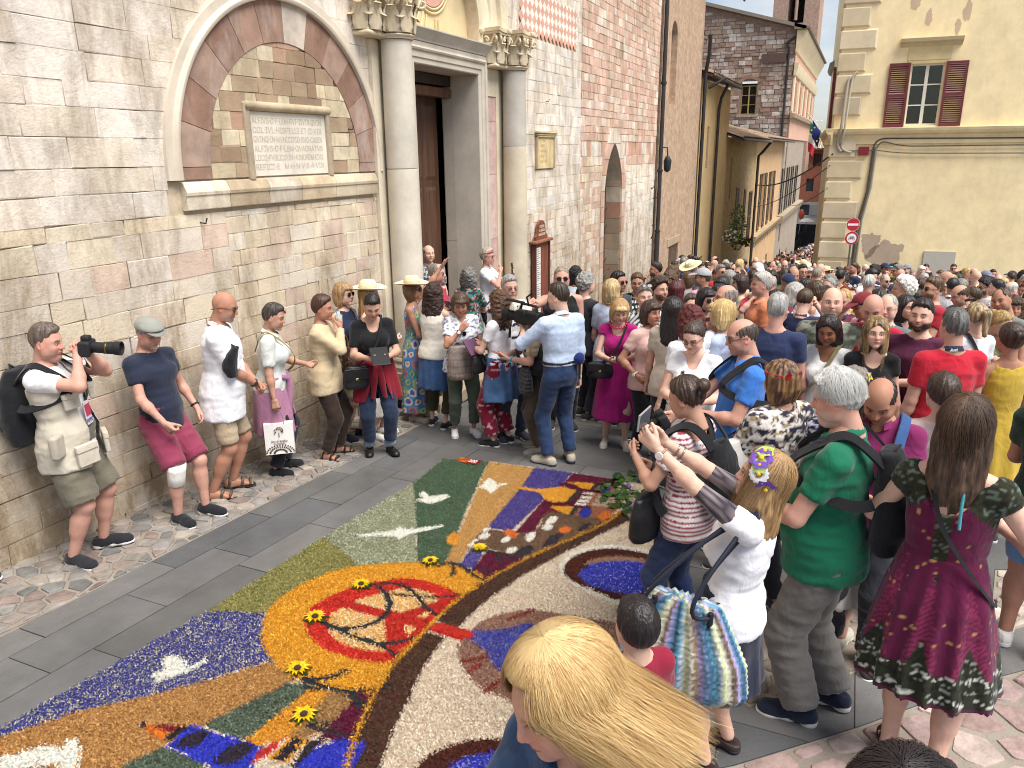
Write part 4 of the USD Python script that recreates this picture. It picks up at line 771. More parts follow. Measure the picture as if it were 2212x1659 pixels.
for i,t in enumerate(TX):
    m = meshkit.text_mesh(t,.052,.0025); b = m.bounds; m.apply_scale([1.0 / (b[1,0] - b[0,0]),1,1]); v = np.array(m.vertices); tm.add(np.stack([5.735 + v[:,0] - m.bounds[0,0],WY + .0045 - v[:,2] * .8,2.80 - i * .082 + v[:,1]],1),np.array(m.faces))
tm.build('lettering','marble',slab,False,col=lin('#c2b6a2'))
for nm,a,b in (('frame',(5.62,2.30),(5.70,2.98)),('frame',(6.80,2.30),(6.87,2.98))): v,f,_ = meshkit.arrays(rbox(b[0] - a[0],.075,b[1] - a[1],.018,8)); obj(nm,(v + [(a[0] + b[0]) / 2,WY + .012,(a[1] + b[1]) / 2],f),'stone',slab,40,col=lin('#b3a48e'))
v,f = tube([(5.64,WY - .005,2.945),(6.86,WY - .005,2.945)],.042,10); obj('frame',(v,f),'stone',slab,True,col=lin('#bfae92'))
# ---- the portal
def col_xy(): return ((7.92,4.885,3.72),(11.18,4.885,3.67))
def capital(parent,cx,cy,z0,rot=0.0,flat=False):
    cap = MB(); c = lin('#cfc0a4'); b = [(.19,0),(.195,.02),(.215,.035),(.195,.05),(.178,.06),(.185,.20),(.215,.36),(.25,.44)]
    if not flat: v,f = lathe(b,28); cap.add(v,f,c)
    else: v,f,_ = meshkit.arrays(rbox(.34,.30,.44,.02,6)); cap.add(v + [0,0,.24],f,c); v,f,_ = meshkit.arrays(rbox(.40,.36,.05,.02,8)); cap.add(v + [0,0,.03],f,c)
    ab = []
    for q in range(4):
        a = rot + math.pi / 4 + q * math.pi / 2; p0,p1 = np.array([math.cos(a),math.sin(a)]) * .375,np.array([math.cos(a + math.pi / 2),math.sin(a + math.pi / 2)]) * .375
        for t in np.linspace(0,1,9)[:-1]: m = p0 + (p1 - p0) * t; ab.append(m * (1 - .16 * math.sin(math.pi * t)))
    ab = Polygon(ab)
    for z,s,h in ((.44,.94,.03),(.472,1.0,.05)): v,f = extrude(shapely.affinity.scale(ab,s,s),h); cap.add(v + [0,0,z],f,c)
    for lev,(z,hh,n,off) in enumerate(((.06,.17,8,0),(.06,.28,8,.5))):
        for q in range(n):
            a = rot + (q + off) * 2 * math.pi / n; t = np.linspace(0,1,7); rr = .188 + .02 * lev + .03 * t + .055 * np.clip(t - .72,0,1) / .28; zz = z + hh * np.minimum(t * 1.12,1) - .035 * np.clip(t - .86,0,1) / .14; w = .075 * np.sin(np.pi * (.22 + .70 * t)) + .006
            vv = []
            for k in range(7):
                for u in (-1,-.5,0,.5,1): vv.append((rr[k] + .010 * (1 - u * u) + .006 * (abs(u) == .5),u * w[k] * (1 + .18 * (k % 2)),zz[k]))
            vv = np.array(vv); ff = np.array([[k * 5 + u,k * 5 + u + 1,k * 5 + u + 6,k * 5 + u + 5] for k in range(6) for u in range(4)]); R = rotz(a); cap.add(vv @ R.T,np.vstack([ff,ff[:,::-1]]),c)
    for q in range(4):
        for sd in (-1,1):
            a = rot + math.pi / 4 + q * math.pi / 2; t = np.linspace(0,1,22); th = 2.6 * np.pi * t; r = .062 * (1 - .8 * t); P = np.stack([.30 + r * np.cos(th + 1.57),np.full(22,sd * .035),.37 + r * np.sin(th + 1.57)],1); P[:,0] += .01 * t; P = np.vstack([[.20,sd * .10,.20],[.245,sd * .075,.34],P]); v,f = tube(P,np.r_[.014,.018,.021 - .008 * t],6); cap.add(v @ rotz(a).T,f,c)
        a = rot + q * math.pi / 2
        for sd in (-1,1): t = np.linspace(0,1,14); th = 2.2 * np.pi * t; r = .04 * (1 - .75 * t); P = np.stack([np.full(14,.245),sd * (.06 - r * np.cos(th)),.37 + r * np.sin(th + .5)],1); v,f = tube(P,.013,5); cap.add(v @ rotz(a).T,f,c)
        v,f,_ = meshkit.arrays(rbox(.05,.09,.07,.02,6)); cap.add((v + [.30,0,.475]) @ rotz(a).T,f,c)
    V,F_ = cap.get(); return obj('capital',(V + [cx,cy,z0],F_),'marble',parent,40,col=c)
for i,(cx,cy,zt) in enumerate(col_xy()):
    ct = lin('#bdb8ae'); zb = float(gz(cx)) + .62; joints = [zb,1.72 if i == 0 else 1.05,2.62 if i == 0 else 2.60,zt]; cols_ = ['#c2bdb2','#b9b6b0','#b3b1ad'] if i == 0 else ['#b4b1ab','#c3b49a','#a9a8a6']
    if i == 0: joints = [zb,2.35,zt]; cols_ = ['#d0c8b8','#c6bfb1']
    else: joints = [zb,2.60,zt]; cols_ = ['#c9bda6','#b5afa5']
    for a,b,c in zip(joints[:-1],joints[1:],cols_):
        t = np.linspace(0,1,9); z = a + .003 + (b - a - .006) * t; u = (z - zb) / (zt - zb); r = .188 - .018 * u ** 1.6; v,f = lathe([(r[0] - .006,z[0])] + list(zip(r,z + np.r_[.008,np.zeros(7),-.008])) + [(r[-1] - .006,z[-1])],40); obj('column',(v + [cx,cy,0],f),'marble',church,40,col=lin(c))
    v,f = lathe([(.26,zb - .16),(.262,zb - .11),(.25,zb - .095),(.225,zb - .07),(.235,zb - .03),(.22,zb - .005),(.19,zb)],36); obj('column_base',(v + [cx,cy,0],f),'marble',church,35,col=lin('#a39b8c'))
    v,f,_ = meshkit.arrays(rbox(.60,.56,.58,.02,6)); obj('plinth',(v + [cx,cy + .02,zb - .45],f),'stone',church,30,col=lin('#a89b86')); capital(church,cx,cy,zt)
    px = cx - .36 if i == 0 else cx - .44; capital(church,px + .04,WY - .02,zt,0,True)
for x0,x1,y,c,nm,zt in ((7.665,7.80,.04,'#d3c8b2','pilaster',3.72),(7.80,8.18,.02,'#cfc4ae','pilaster',3.72)): v,f = bx((x0,WY - y,-1.1),(x1,WY + .05,zt)); obj(nm,(v,f),'marble',church,False,col=lin(c))
for a,b,c in ((-1.2,.35,'#c9a9a0'),(.355,1.25,'#c3a29b'),(1.255,2.2,'#cbb0a8'),(2.205,2.95,'#c6a7a0'),(2.955,3.30,'#c2a39a')): v,f = bx((10.60,WY - .015,a),(10.90,WY + .05,b)); obj('marble_panel',(v,f),'redstone',church,False,col=lin(c))
v,f = bx((10.90,WY - .03,-1.2),(11.0,WY + .05,3.67)); obj('pilaster',(v,f),'marble',church,False,col=lin('#cdbfa6')); v,f = bx((10.60,WY - .028,3.30),(10.90,WY + .05,3.67)); obj('pilaster',(v,f),'marble',church,False,col=lin('#cdbfa6')); v,f = bx((11.0,WY - .012,-1.3),(11.42,WY + .05,3.67)); obj('pilaster',(v,f),'marble',church,False,col=lin('#c6baa4'))
# door frame: grey marble architrave with mouldings, deep reveal, cornice
GR = lin('#bfb6a8')
prof = [(0,-.40),(0,.02),(.012,.03),(.07,.03),(.075,.045),(.15,.045),(.155,.065),(.175,.075),(.195,.062),(.205,.05),(.25,.05),(.26,.0)]
pa = np.array(prof)
def frame_run(pts):
    """Architrave: the profile (outward, depth) mitred round the opening."""
    out = []
    for (x,z),(ox,oz) in pts: out.append([(x + ox * o,z + oz * o,d) for o,d in pa])
    v = np.array(out); m = len(pa); i,j = np.meshgrid(np.arange(len(v) - 1),np.arange(m - 1),indexing='ij'); return v.reshape(-1,3),np.stack([i * m + j,(i + 1) * m + j,(i + 1) * m + j + 1,i * m + j + 1],-1).reshape(-1,4)
v,f = frame_run([((DX1,-1.0),(1,0)),((DX1,DZ1),(1,1)),((DX0,DZ1),(-1,1)),((DX0,-1.0),(-1,0))]); obj('door_frame',(wallify(v,WY),f[:,::-1]),'marble',church,30,col=GR)
cor = [(.26,-.02),(.26,.05),(.29,.06),(.31,.085),(.36,.125),(.385,.15),(.40,.15),(.405,.02),(.40,-.05)]
v = np.array([[(x,DZ1 + z,d) for z,d in cor] for x in (8.30,10.64)]); m = len(cor); q = np.array([[j,j + 1,m + j + 1,m + j] for j in range(m - 1)]); tri = np.array([[0,j,j + 1] for j in range(1,m - 1)] + [[m,m + j + 1,m + j] for j in range(1,m - 1)]); obj('cornice',(wallify(v.reshape(-1,3),WY),np.vstack([q[:,[0,2,1]],q[:,[0,3,2]],tri])),'marble',church,30,col=lin('#bcb5a8'))
for i,(zt,d) in enumerate(((-.22,.55),(-.36,.85))): v,f,_ = meshkit.arrays(rbox(3.4 + i * .3,d,.16 if i else .3,.012,6)); obj('step',(v + [9.47,WY - d / 2 + .1,zt - (.08 if i else .15)],f),'stone',church,30,col=lin('#a49a8a'))
for x in (DX0 - .05,DX1 + .001):
    for a,b in ((-1,1.25),(1.256,DZ1)): v,f = bx((x,WY + .401,a),(x + .05,WY + .56,b)); obj('jamb',(v,f),'marble',church,False,col=lin('#b7aea0'))
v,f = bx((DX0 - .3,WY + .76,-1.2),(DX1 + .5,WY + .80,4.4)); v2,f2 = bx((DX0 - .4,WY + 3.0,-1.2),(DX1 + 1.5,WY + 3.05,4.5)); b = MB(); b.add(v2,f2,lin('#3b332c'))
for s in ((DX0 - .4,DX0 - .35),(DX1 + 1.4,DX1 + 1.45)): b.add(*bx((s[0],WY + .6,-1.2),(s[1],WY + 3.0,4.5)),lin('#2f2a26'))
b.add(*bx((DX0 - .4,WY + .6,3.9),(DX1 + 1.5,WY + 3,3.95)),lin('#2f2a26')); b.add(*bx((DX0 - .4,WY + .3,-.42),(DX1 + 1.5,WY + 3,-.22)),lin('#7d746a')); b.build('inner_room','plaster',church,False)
# tall wooden leaf standing open inside the doorway, with panels
WD = lin('#553a2a'); leaf = MB(); ang = math.radians(3); ex = np.array([math.cos(ang),math.sin(ang),0]); ey = np.array([-math.sin(ang),math.cos(ang),0])
v,f = bx((0,0,-.2),(1.02,.05,3.42)); leafm = obj('door_leaf',(frame(v,(DX1 - 1.04,WY + .60,0),ex,ey,(0,0,1)),f),'wood',church,False,col=WD)
for za,zb_ in ((-.05,.75),(.85,2.05),(2.15,3.2)):
    for xa,xb in ((.12,.47),(.55,.90)):
        v = np.array([(xa,0,za),(xb,0,za),(xb,0,zb_),(xa,0,zb_),(xa + .05,-.02,za + .05),(xb - .05,-.02,za + .05),(xb - .05,-.02,zb_ - .05),(xa + .05,-.02,zb_ - .05)]); ff = np.array([[0,1,5,4],[1,2,6,5],[2,3,7,6],[3,0,4,7],[4,5,6,7]]); obj('panel',(frame(v,(DX1 - 1.04,WY + .60,0),ex,ey,(0,0,1)),ff),'wood',leafm,False,col=WD * 1.15)
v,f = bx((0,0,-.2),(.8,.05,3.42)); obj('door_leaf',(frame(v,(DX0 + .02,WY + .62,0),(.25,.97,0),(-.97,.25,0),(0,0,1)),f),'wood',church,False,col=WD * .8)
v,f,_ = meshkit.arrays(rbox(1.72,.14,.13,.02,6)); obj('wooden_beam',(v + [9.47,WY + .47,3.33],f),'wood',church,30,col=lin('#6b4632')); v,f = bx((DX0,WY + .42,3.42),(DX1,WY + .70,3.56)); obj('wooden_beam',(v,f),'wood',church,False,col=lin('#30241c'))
# tympanum: rings, disc, radiating ribs
v,f = extrude(half_disc(9.47,4.15,1.0,3.9),.05); obj('tympanum',(wallify(v,WY + .24),f[:,::-1]),'marble',church,False,col=lin('#d2bf96'))
v,f = ring_profile(9.47,4.15,[(.985,-.2),(.985,.0),(1.05,.02),(1.06,.0),(1.32,.0),(1.34,.03),(1.38,.03),(1.40,.0),(1.60,.0),(1.62,.06),(1.68,.09),(1.74,.08),(1.80,.03),(1.95,.015),(1.955,-.05)],48,3.96); obj('archivolt',(wallify(v,WY),f),'marble',church,30,col=lin('#d0c4ab'))
v,f = lathe([(.44,0),(.44,.02),(.40,.02)],40); obj('disc',(wallify(v + [9.42,4.75,0],WY + .19),f[:,::-1]),'marble',church,30,col=lin('#c99c8b'))
for r in (.47,.52): a = np.linspace(0,2 * np.pi,41); v,f = tube(np.stack([9.42 + r * np.cos(a),np.full(41,WY + .175),4.75 + r * np.sin(a)],1),.016,6,False); obj('ring_moulding',(v,f),'marble',church,True,col=lin('#c9b68e'))
for a in np.radians(np.arange(150,262,9)): p = np.array([9.42 + .56 * math.cos(a),WY + .18,4.75 + .56 * math.sin(a)]); q = np.array([9.42 + 1.0 * math.cos(a),WY + .18,4.75 + 1.0 * math.sin(a)]); v,f = tube([p,q],[.012,.035],6); obj('shell_rib',(v,f),'marble',church,True,col=lin('#d2c096'))
for x in (9.52,9.60): v,f,_ = meshkit.arrays(rbox(.025,.04,.2,.008,6)); obj('stem_moulding',(v + [x,WY + .18,4.08],f),'marble',church,30,col=lin('#c9b68e'))
# small pediment plaque, side door
pl = thing('small_plaque','small weathered yellow stone plaque with a cornice, right of the doorway','plaque')
v,f,_ = meshkit.arrays(rbox(.78,.05,.56,.01,6)); obj('panel',(v + [12.94,WY + .005,2.52],f),'stone',pl,30,col=lin('#d6c294'))
for i,(w,d,z) in enumerate(((.86,.09,2.80),(.90,.12,2.835),(.84,.07,2.77))): v,f,_ = meshkit.arrays(rbox(w,d,.032,.01,6)); obj('cornice',(v + [12.94,WY - .01,z],f),'stone',pl,30,col=lin('#cbb992'))
for x in (12.535,13.345): v,f,_ = meshkit.arrays(rbox(.03,.08,.56,.008,6)); obj('frame',(v + [x,WY,2.52],f),'stone',pl,30,col=lin('#c2ad8a'))
tm = MB()
for i in range(5): m = meshkit.text_mesh(['D O M','ANNO','MARIAE','HOC','SACRVM'][i],.05,.002); v = np.array(m.vertices); tm.add(np.stack([12.70 + v[:,0],WY - .0195 - v[:,2],2.68 - i * .085 + v[:,1]],1),np.array(m.faces))
tm.build('lettering','stone',pl,False,col=lin('#b59d72'))
for i,(a,b) in enumerate(((.68,.94),)):
    outer = side_frame.difference(side_door.buffer(.002)); zs = np.arange(-2.6,3.6,.33)
    for k,z in enumerate(zs):
        q = outer.intersection(sbox(AX - 1.2,z,AX + 1.2,z + .325))
        for g in getattr(q,'geoms',[q]):
            if g.area > .004: stone_piece(g,.03,WY + .02,lin(['#d5b5a4','#dccfc0','#cfa895'][(k + (g.centroid.x > AX)) % 3]),'quoin',church)
inner = sbox(AX + .68,-2.6,AX + .70,1.55); zs = np.arange(-2.6,2.7,.36)
for k,z in enumerate(zs): v,f = bx((AX + .655,WY + .02,z + .004),(AX + .6795,WY + .56,z + .356)); obj('reveal_block',(v,f),'stone',church,False,col=lin(['#b79d84','#a08a76','#b0826c','#c0b29c'][k % 4]))
sd = MB(); v,f = extrude(side_door.buffer(.02),.05); sideleaf = obj('side_door',(wallify(v,WY + .42),f[:,::-1]),'wood',church,False,col=lin('#5c4434'))
for k in range(6): v,f,_ = meshkit.arrays(rbox(.10,.05,2.9 if 0 < k < 5 else 2.2,.01,6)); obj('plank',(v + [AX - .52 + k * .208,WY + .36,-.5],f),'wood',sideleaf,30,col=lin('#674d3b'))
for z in (1.25,.85,.05,-.35,-1.0,-1.4): v,f,_ = meshkit.arrays(rbox(1.2,.03,.07,.01,6)); obj('hinge',(v + [AX,WY + .325,z],f),'iron',sideleaf,30,col=lin('#54483f'))
# iron downpipes and wall ties on the church, notice board
def pipe(pts,r,parent,col='#33302f',name='downpipe'): v,f = tube(pts,r,10); return obj(name,(v,f),'iron',parent,True,col=lin(col))
pipe([(21.15,WY - .10,12),(21.15,WY - .10,.35)],.055,church); pipe([(21.15,WY - .10,.35),(21.15,WY - .10,-2.0)],.07,church,'#3a3634')
for z in (6.5,4.2,2.0,.4): v,f = lathe([(.075,-.03),(.08,0),(.075,.03)],12); obj('pipe_bracket',(v + [21.15,WY - .10,z],f),'iron',church,40,col=lin('#2c2a29'))
for P in ([(20.55,WY - .03,1.55),(20.62,WY - .1,1.62),(20.55,WY - .14,1.5),(20.55,WY - .12,.35),(20.60,WY - .06,.25)],[(20.45,WY - .12,1.32),(20.9,WY - .12,1.32)],[(20.45,WY - .12,.62),(20.7,WY - .12,.62)]): v,f = tube(P,.018,6); obj('iron_hook',(v,f),'iron',church,True,col=lin('#2b2827'))
for x,z in ((4.98,1.98),(7.2,2.78),(13.0,3.35),(16.8,-.05)): v,f = tube([(x,WY + .02,z),(x + .02,WY - .04,z - .01),(x + .03,WY - .05,z + .035)],.007,5); obj('iron_hook',(v,f),'iron',church,True,col=lin('#2b2827'))
nb = thing('notice_board','tall red-brown wooden notice board with arched top hung on the church wall','notice board',(12.62,WY,0)); BR = lin('#7a4433')
v,f,_ = meshkit.arrays(rbox(.62,.05,1.45,.01,6)); obj('board',(v + [0,-.05,.28],f),'wood',nb,30,col=BR)
v,f,_ = meshkit.arrays(rbox(.80,.14,.05,.012,6)); obj('ledge',(v + [0,-.07,1.03],f),'wood',nb,30,col=lin('#8a5a44'))
for x in (-.325,.325): v,f,_ = meshkit.arrays(rbox(.035,.09,1.45,.008,6)); obj('frame',(v + [x,-.06,.28],f),'wood',nb,30,col=lin('#5d3428'))
q = Polygon([(-.27,0),(.27,0),(.27,.06),(.19,.10),(.16,.20)] + [(.16 * math.cos(t),.20 + .13 * math.sin(t)) for t in np.linspace(0,np.pi,12)] + [(-.16,.2),(-.19,.10),(-.27,.06)]); v,f = extrude(q,.045); obj('crest',(np.stack([v[:,0],-.03 - v[:,2],1.055 + v[:,1]],1),f[:,::-1]),'wood',nb,False,col=BR)
lm = MB()
for i,t in enumerate(('CHIESA','S. MARIA','MAGGIORE')): m = meshkit.text_mesh(t,.042,.002,True); v = np.array(m.vertices); lm.add(np.stack([v[:,0] - m.bounds[1,0] / 2,-.0765 - v[:,2],1.26 - i * .068 + v[:,1]],1),np.array(m.faces))
lm.build('lettering','paint',nb,False,col=lin('#d6c3ae'))
for za,zb_,x0 in ((.30,.93,-.27),(-.30,.29,-.27)):
    v,f = bx((x0,-.081,za),(x0 + .20,-.078,zb_)); ps = obj('paper_sheet',(v,f),'paint',nb,False,col=lin('#e4e2dc')); pr = MB()
    for k in range(16):
        z = zb_ - .04 - k * .036
        if z < za + .02: break
        pr.add(*bx((x0 + .02,-.0825,z),(x0 + .02 + .16 * (.55 + .45 * ((k * 7) % 5) / 4),-.0815,z + .012)))
    pr.build('print','paint',ps,False,col=lin('#6a6a6a'),kind='stuff')
# ---------------------------------------------------------------- street houses, palace, tower, yellow house
class Facade:
    """A wall plane: s along the wall, z up, d outwards."""
    def __init__(f,o,ex,en): f.o,f.ex,f.en = np.array([*o,0.0]),np.array([*unit(ex),0.0]),np.array([*unit(en),0.0]); f.flip = np.cross(f.ex,[0,0,1]) @ f.en < 0
    def at(f,v): v = np.asarray(v,float); return f.o + v[:,:1] * f.ex + v[:,2:3] * f.en + v[:,1:2] * np.array([0,0,1.0])
    def seen(f,px,py):
        d = ray(px,py); n = f.en[:2]; t = (f.o[:2] @ n) / (d[:2] @ n); p = d * t; return float((p[:2] - f.o[:2]) @ f.ex[:2]),float(p[2] + EYE)
    def prism(f,poly,d0,d1,name,m,parent,col,**kw):
        v,t = extrude(poly,d1 - d0); v = v + [0,0,d0]; return obj(name,(f.at(v),t),m,parent,False,col=lin(col) if isinstance(col,str) else col,**kw)
    def box(f,s0,z0,s1,z1,d0,d1,name,m,parent,col,r=.008,**kw):
        a,b = min(s0,s1),max(s0,s1); v,t,_ = meshkit.arrays(rbox(b - a,z1 - z0,d1 - d0,min(r,(b - a) / 3,(z1 - z0) / 3,(d1 - d0) / 3),6)); return obj(name,(f.at(v + [(a + b) / 2,(z0 + z1) / 2,(d0 + d1) / 2]),t),m,parent,30,col=lin(col) if isinstance(col,str) else col,**kw)
def moulding(F,s0,s1,prof,name,m,parent,col):
    """prof: (z, d) pairs run along the wall."""
    v = np.array([[(s,z,d) for z,d in prof] for s in (s0,s1)]); k = len(prof); q = np.array([[j,j + 1,k + j + 1,k + j] for j in range(k - 1)]); tri = np.array([[0,j,j + 1] for j in range(1,k - 1)] + [[k,k + j + 1,k + j] for j in range(1,k - 1)])
    return obj(name,(F.at(v.reshape(-1,3)),np.vstack([q[:,[0,2,1]],q[:,[0,3,2]],tri])),m,parent,30,col=lin(col))
def shutter(F,s0,s1,z0,z1,parent,col,d0=.02,swing=0.0,th=.04,slat=.055):
    """A louvred shutter: frame and slats, hinged flat on the wall."""
    b = MB(); w = .06; c = lin(col)
    for a in ((s0,z0,s0 + w,z1),(s1 - w,z0,s1,z1),(s0 + w,z0,s1 - w,z0 + w * 1.4),(s0 + w,z1 - w * 1.2,s1 - w,z1),(s0 + w,(z0 + z1) / 2 - .04,s1 - w,(z0 + z1) / 2 + .04)): b.add(*bx((a[0],a[1],d0),(a[2],a[3],d0 + th)),c)
    V,f = b.get(); o = obj('shutter',(F.at(V),f),'paint',parent,False,col=c); sl = MB(); z = z0 + w * 1.6
    while z < z1 - w * 1.6:
        if abs(z - (z0 + z1) / 2) > .05: v,t = bx((s0 + w,-.006,-.004),(s1 - w,.034,.004)); v = np.stack([v[:,0],z + v[:,1] * .8 - v[:,2] * .6,d0 + .018 + v[:,1] * .5 + v[:,2] * .8],1); sl.add(v,t,c * .9)
        z += slat
    V,f = sl.get(); obj('slats',(F.at(V),f),'paint',o,False,col=c * .85,kind='stuff'); return o
def window(F,s0,s1,z0,z1,parent,col='#d8d2c2',d=-.12,panes=(2,3),glass='pane'):
    fr = MB(); w = .05; c = lin(col); n,m = panes
    for a in [(s0,z0,s0 + w,z1),(s1 - w,z0,s1,z1),(s0 + w,z0,s1 - w,z0 + w),(s0 + w,z1 - w,s1 - w,z1)] + [((s0 + s1) / 2 - .045,z0 + w,(s0 + s1) / 2 + .045,z1 - w)]: fr.add(*bx((a[0],a[1],d),(a[2],a[3],d + .05)),c)
    for i in range(1,m): z = z0 + (z1 - z0) * i / m; fr.add(*bx((s0 + w,z - .018,d + .005),(s1 - w,z + .018,d + .042)),c)
    V,f = fr.get(); o = obj('window',(F.at(V),f),'paint',parent,False,col=c)
    for i in range(n):
        for j in range(m): a = s0 + (s1 - s0) * i / n; b = s0 + (s1 - s0) * (i + 1) / n; V,f = bx((a,z0 + (z1 - z0) * j / m,d + .02),(b,z0 + (z1 - z0) * (j + 1) / m,d + .026)); obj('pane',(F.at(V),f),glass,o,False,col=lin('#3c4448'))
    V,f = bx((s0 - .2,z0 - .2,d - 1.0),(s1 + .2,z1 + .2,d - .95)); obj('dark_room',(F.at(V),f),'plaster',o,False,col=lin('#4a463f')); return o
def tiles(F,s0,s1,z,d_eave,depth,rise,parent,col='#a5826a',n=None,name='roof'):
    """A lean roof whose eave overhangs the wall: rows of round tiles, a dark soffit and a gutter."""
    b = MB(); n = n or max(3,int((s1 - s0) / .24)); rng = np.random.default_rng(int(abs(s0) * 10) + 3); cols = ['#a98a72','#b89a80','#8f7360','#c2a78c','#9a8672']
    for i in range(n):
        s = s0 + (s1 - s0) * (i + .5) / n; t = np.linspace(0,np.pi,6); w = (s1 - s0) / n * .52
        for k in range(3):
            a = k / 3; e = (k + 1.08) / 3; V = np.array([[s + w * math.cos(q) * (1 - .1 * u),z + rise * (a + (e - a) * u) + .08 * math.sin(q) * (1 - .12 * u) + .012 * (1 - u),d_eave - depth * (a + (e - a) * u)] for u in (0,1) for q in t]); ff = np.array([[j,j + 1,6 + j + 1,6 + j] for j in range(5)]); b.add(V,np.vstack([ff,ff[:,::-1]]),lin(cols[rng.integers(5)]) * rng.uniform(.85,1.15))
    V,f = b.get(); r = obj(name,(F.at(V),f),'stone',parent,False,col=b.col()); V = np.array([(s0,z - .03,d_eave - .02),(s1,z - .03,d_eave - .02),(s1,z - .03 + rise,d_eave - depth),(s0,z - .03 + rise,d_eave - depth),(s0,z - .10,d_eave - .02),(s1,z - .10,d_eave - .02),(s1,z - .10 + rise,d_eave - depth),(s0,z - .10 + rise,d_eave - depth)])
    obj('soffit',(F.at(V),np.array([[0,1,2,3],[4,7,6,5],[0,4,5,1],[1,5,6,2],[0,3,7,4],[3,2,6,7]])),'wood',r,False,col=lin('#4b3a30')); P = F.at(np.array([(s0,z - .06,d_eave + .03),(s1,z - .06,d_eave + .03)])); V,f = tube(P,.06,8); obj('gutter',(V,f),'iron',r,True,col=lin('#5a5148')); return r
ST = Facade((0,WY),(1,0),(0,-1))
def house(name,label,s0,s1,zt,col,m,holes=(),depth=9.0,d=0.0,zb=-14):
    t = thing(name,label,'house'); w = Polygon([(s0,zb),(s1,zb),(s1,zt),(s0,zt)]).difference(sops.unary_union([sbox(*h) if isinstance(h,tuple) else h for h in holes])) if holes else sbox(s0,zb,s1,zt)
    ST.prism(w,d - .35,d,'wall',m,t,col); b = MB()
    for a in ((s0,s0 + .3),(s1 - .3,s1)): v,f = bx((a[0],WY - d + .352,zb),(a[1],WY + depth,zt)); b.add(v,f,lin(col))
    v,f = bx((s0 + .3,WY + depth - .3,zb),(s1 - .3,WY + depth,zt)); b.add(v,f,lin(col)); V,f = b.get(); obj('wall',(V,f),m,t,False,col=lin(col)); return t
# rough-plastered building between the two downpipes
nw = sops.unary_union([sbox(22.25,3.75,23.0,5.5),Point(22.625,5.5).buffer(.375)]); rt = house('rough_building','tall rough pinkish rubble building with a blocked arched window beside the church',21.3,26.75,11.5,'#c7ab93','rubble',[nw,(23.1,-3.2,24.45,-.25)])
ST.prism(nw.buffer(.05),-.30,-.22,'blocked_window','stone',rt,'#b7a48c'); dl = ST.box(23.1,-3.2,24.45,-.25,-.12,-.06,'door','wood',rt,'#57483d')
for k in range(5): ST.box(23.1 + k * .27,-3.2,23.1 + k * .27 + .255,-.27,-.06,-.035,'plank','wood',dl,'#5f4f42')
ST.box(22.9,-.25,24.65,-.02,-.1,.02,'lintel','stone',rt,'#bda58f'); pipe([(26.9,WY - .1,4.9),(26.9,WY - .10,-4)],.06,rt); pipe([(26.55,WY - .25,6.0),(26.75,WY - .2,5.4),(26.9,WY - .1,4.9)],.06,rt)
v,f = tube([(21.55,WY,2.6),(21.55,WY - .18,2.6),(21.55,WY - .2,2.35)],.02,6); obj('lamp_arm',(v,f),'iron',rt,True,col=lin('#242323')); v,f = lathe([(.02,0),(.09,.05),(.11,.3),(.05,.42)],12); obj('lantern',(v + [21.55,WY - .2,1.95],f),'iron',rt,True,col=lin('#23282a'))
# ochre house
ha = house('ochre_house','narrow ochre plastered house with tiled eave and grated slit window',26.95,33.0,4.75,'#c4ab80','plaster',[(28.35,1.9,28.75,3.3),(27.5,-5,28.9,-1.2),(31.0,-5,32.0,-1.6)]); tiles(ST,26.9,32.9,4.88,.36,3.2,.95,ha)
for k in range(14): ST.box(28.37,1.94 + k * .1,28.73,1.98 + k * .1,-.06,-.02,'grate','stone',ha,'#a2967f',.004)
ST.box(27.5,-5,28.9,-1.2,-.15,-.1,'shop_door','wood',ha,'#6d675c'); ST.box(31.0,-5,32.0,-1.6,-.15,-.1,'door','wood',ha,'#4c4138'); pipe([(29.9,WY - .36,4.75),(29.9,WY - .15,4.3),(29.9,WY - .09,3.9),(29.9,WY - .09,-4)],.055,ha); pipe([(27.2,WY - .7,4.75),(27.0,WY - .2,4.45)],.05,ha)
# rubble house with a deep eave
hb = house('rubble_house','ochre rubble stone house with deep dark eave and narrow shuttered windows',33.02,42.6,3.0,'#c9b084','rubble',[(34.2,.5,34.6,2.2),(36.3,-1.6,37.1,.9),(38.9,-1.7,39.5,.7),(40.8,-2.0,41.9,.5),(34.4,-6,35.5,-2.6),(37.6,-6,38.6,-3.0),(40.0,-6,41.0,-2.9)]); tiles(ST,32.6,42.65,2.95,.66,3.5,1.25,hb)
for k in range(16): ST.box(34.2,.55 + k * .1,34.6,.59 + k * .1,-.06,-.02,'grate','stone',hb,'#a2967f',.004)
for a in ((36.3,-1.6,37.1,.9),(38.9,-1.7,39.5,.7),(40.8,-2.0,41.9,.5)): shutter(ST,a[0],a[2],a[1],a[3],hb,'#5f4c3e' if a[0] > 40 else '#7b6b5b',.0)
for a in ((34.4,-6,35.5,-2.6),(37.6,-6,38.6,-3.0),(40.0,-6,41.0,-2.9)): ST.box(a[0],a[1],a[2],a[3],-.2,-.15,'door','wood',hb,'#54463a')
pipe([(42.6,WY - .66,2.85),(42.7,WY - .3,2.4),(42.7,WY - .1,2.2),(42.7,WY - .1,-6)],.07,hb)
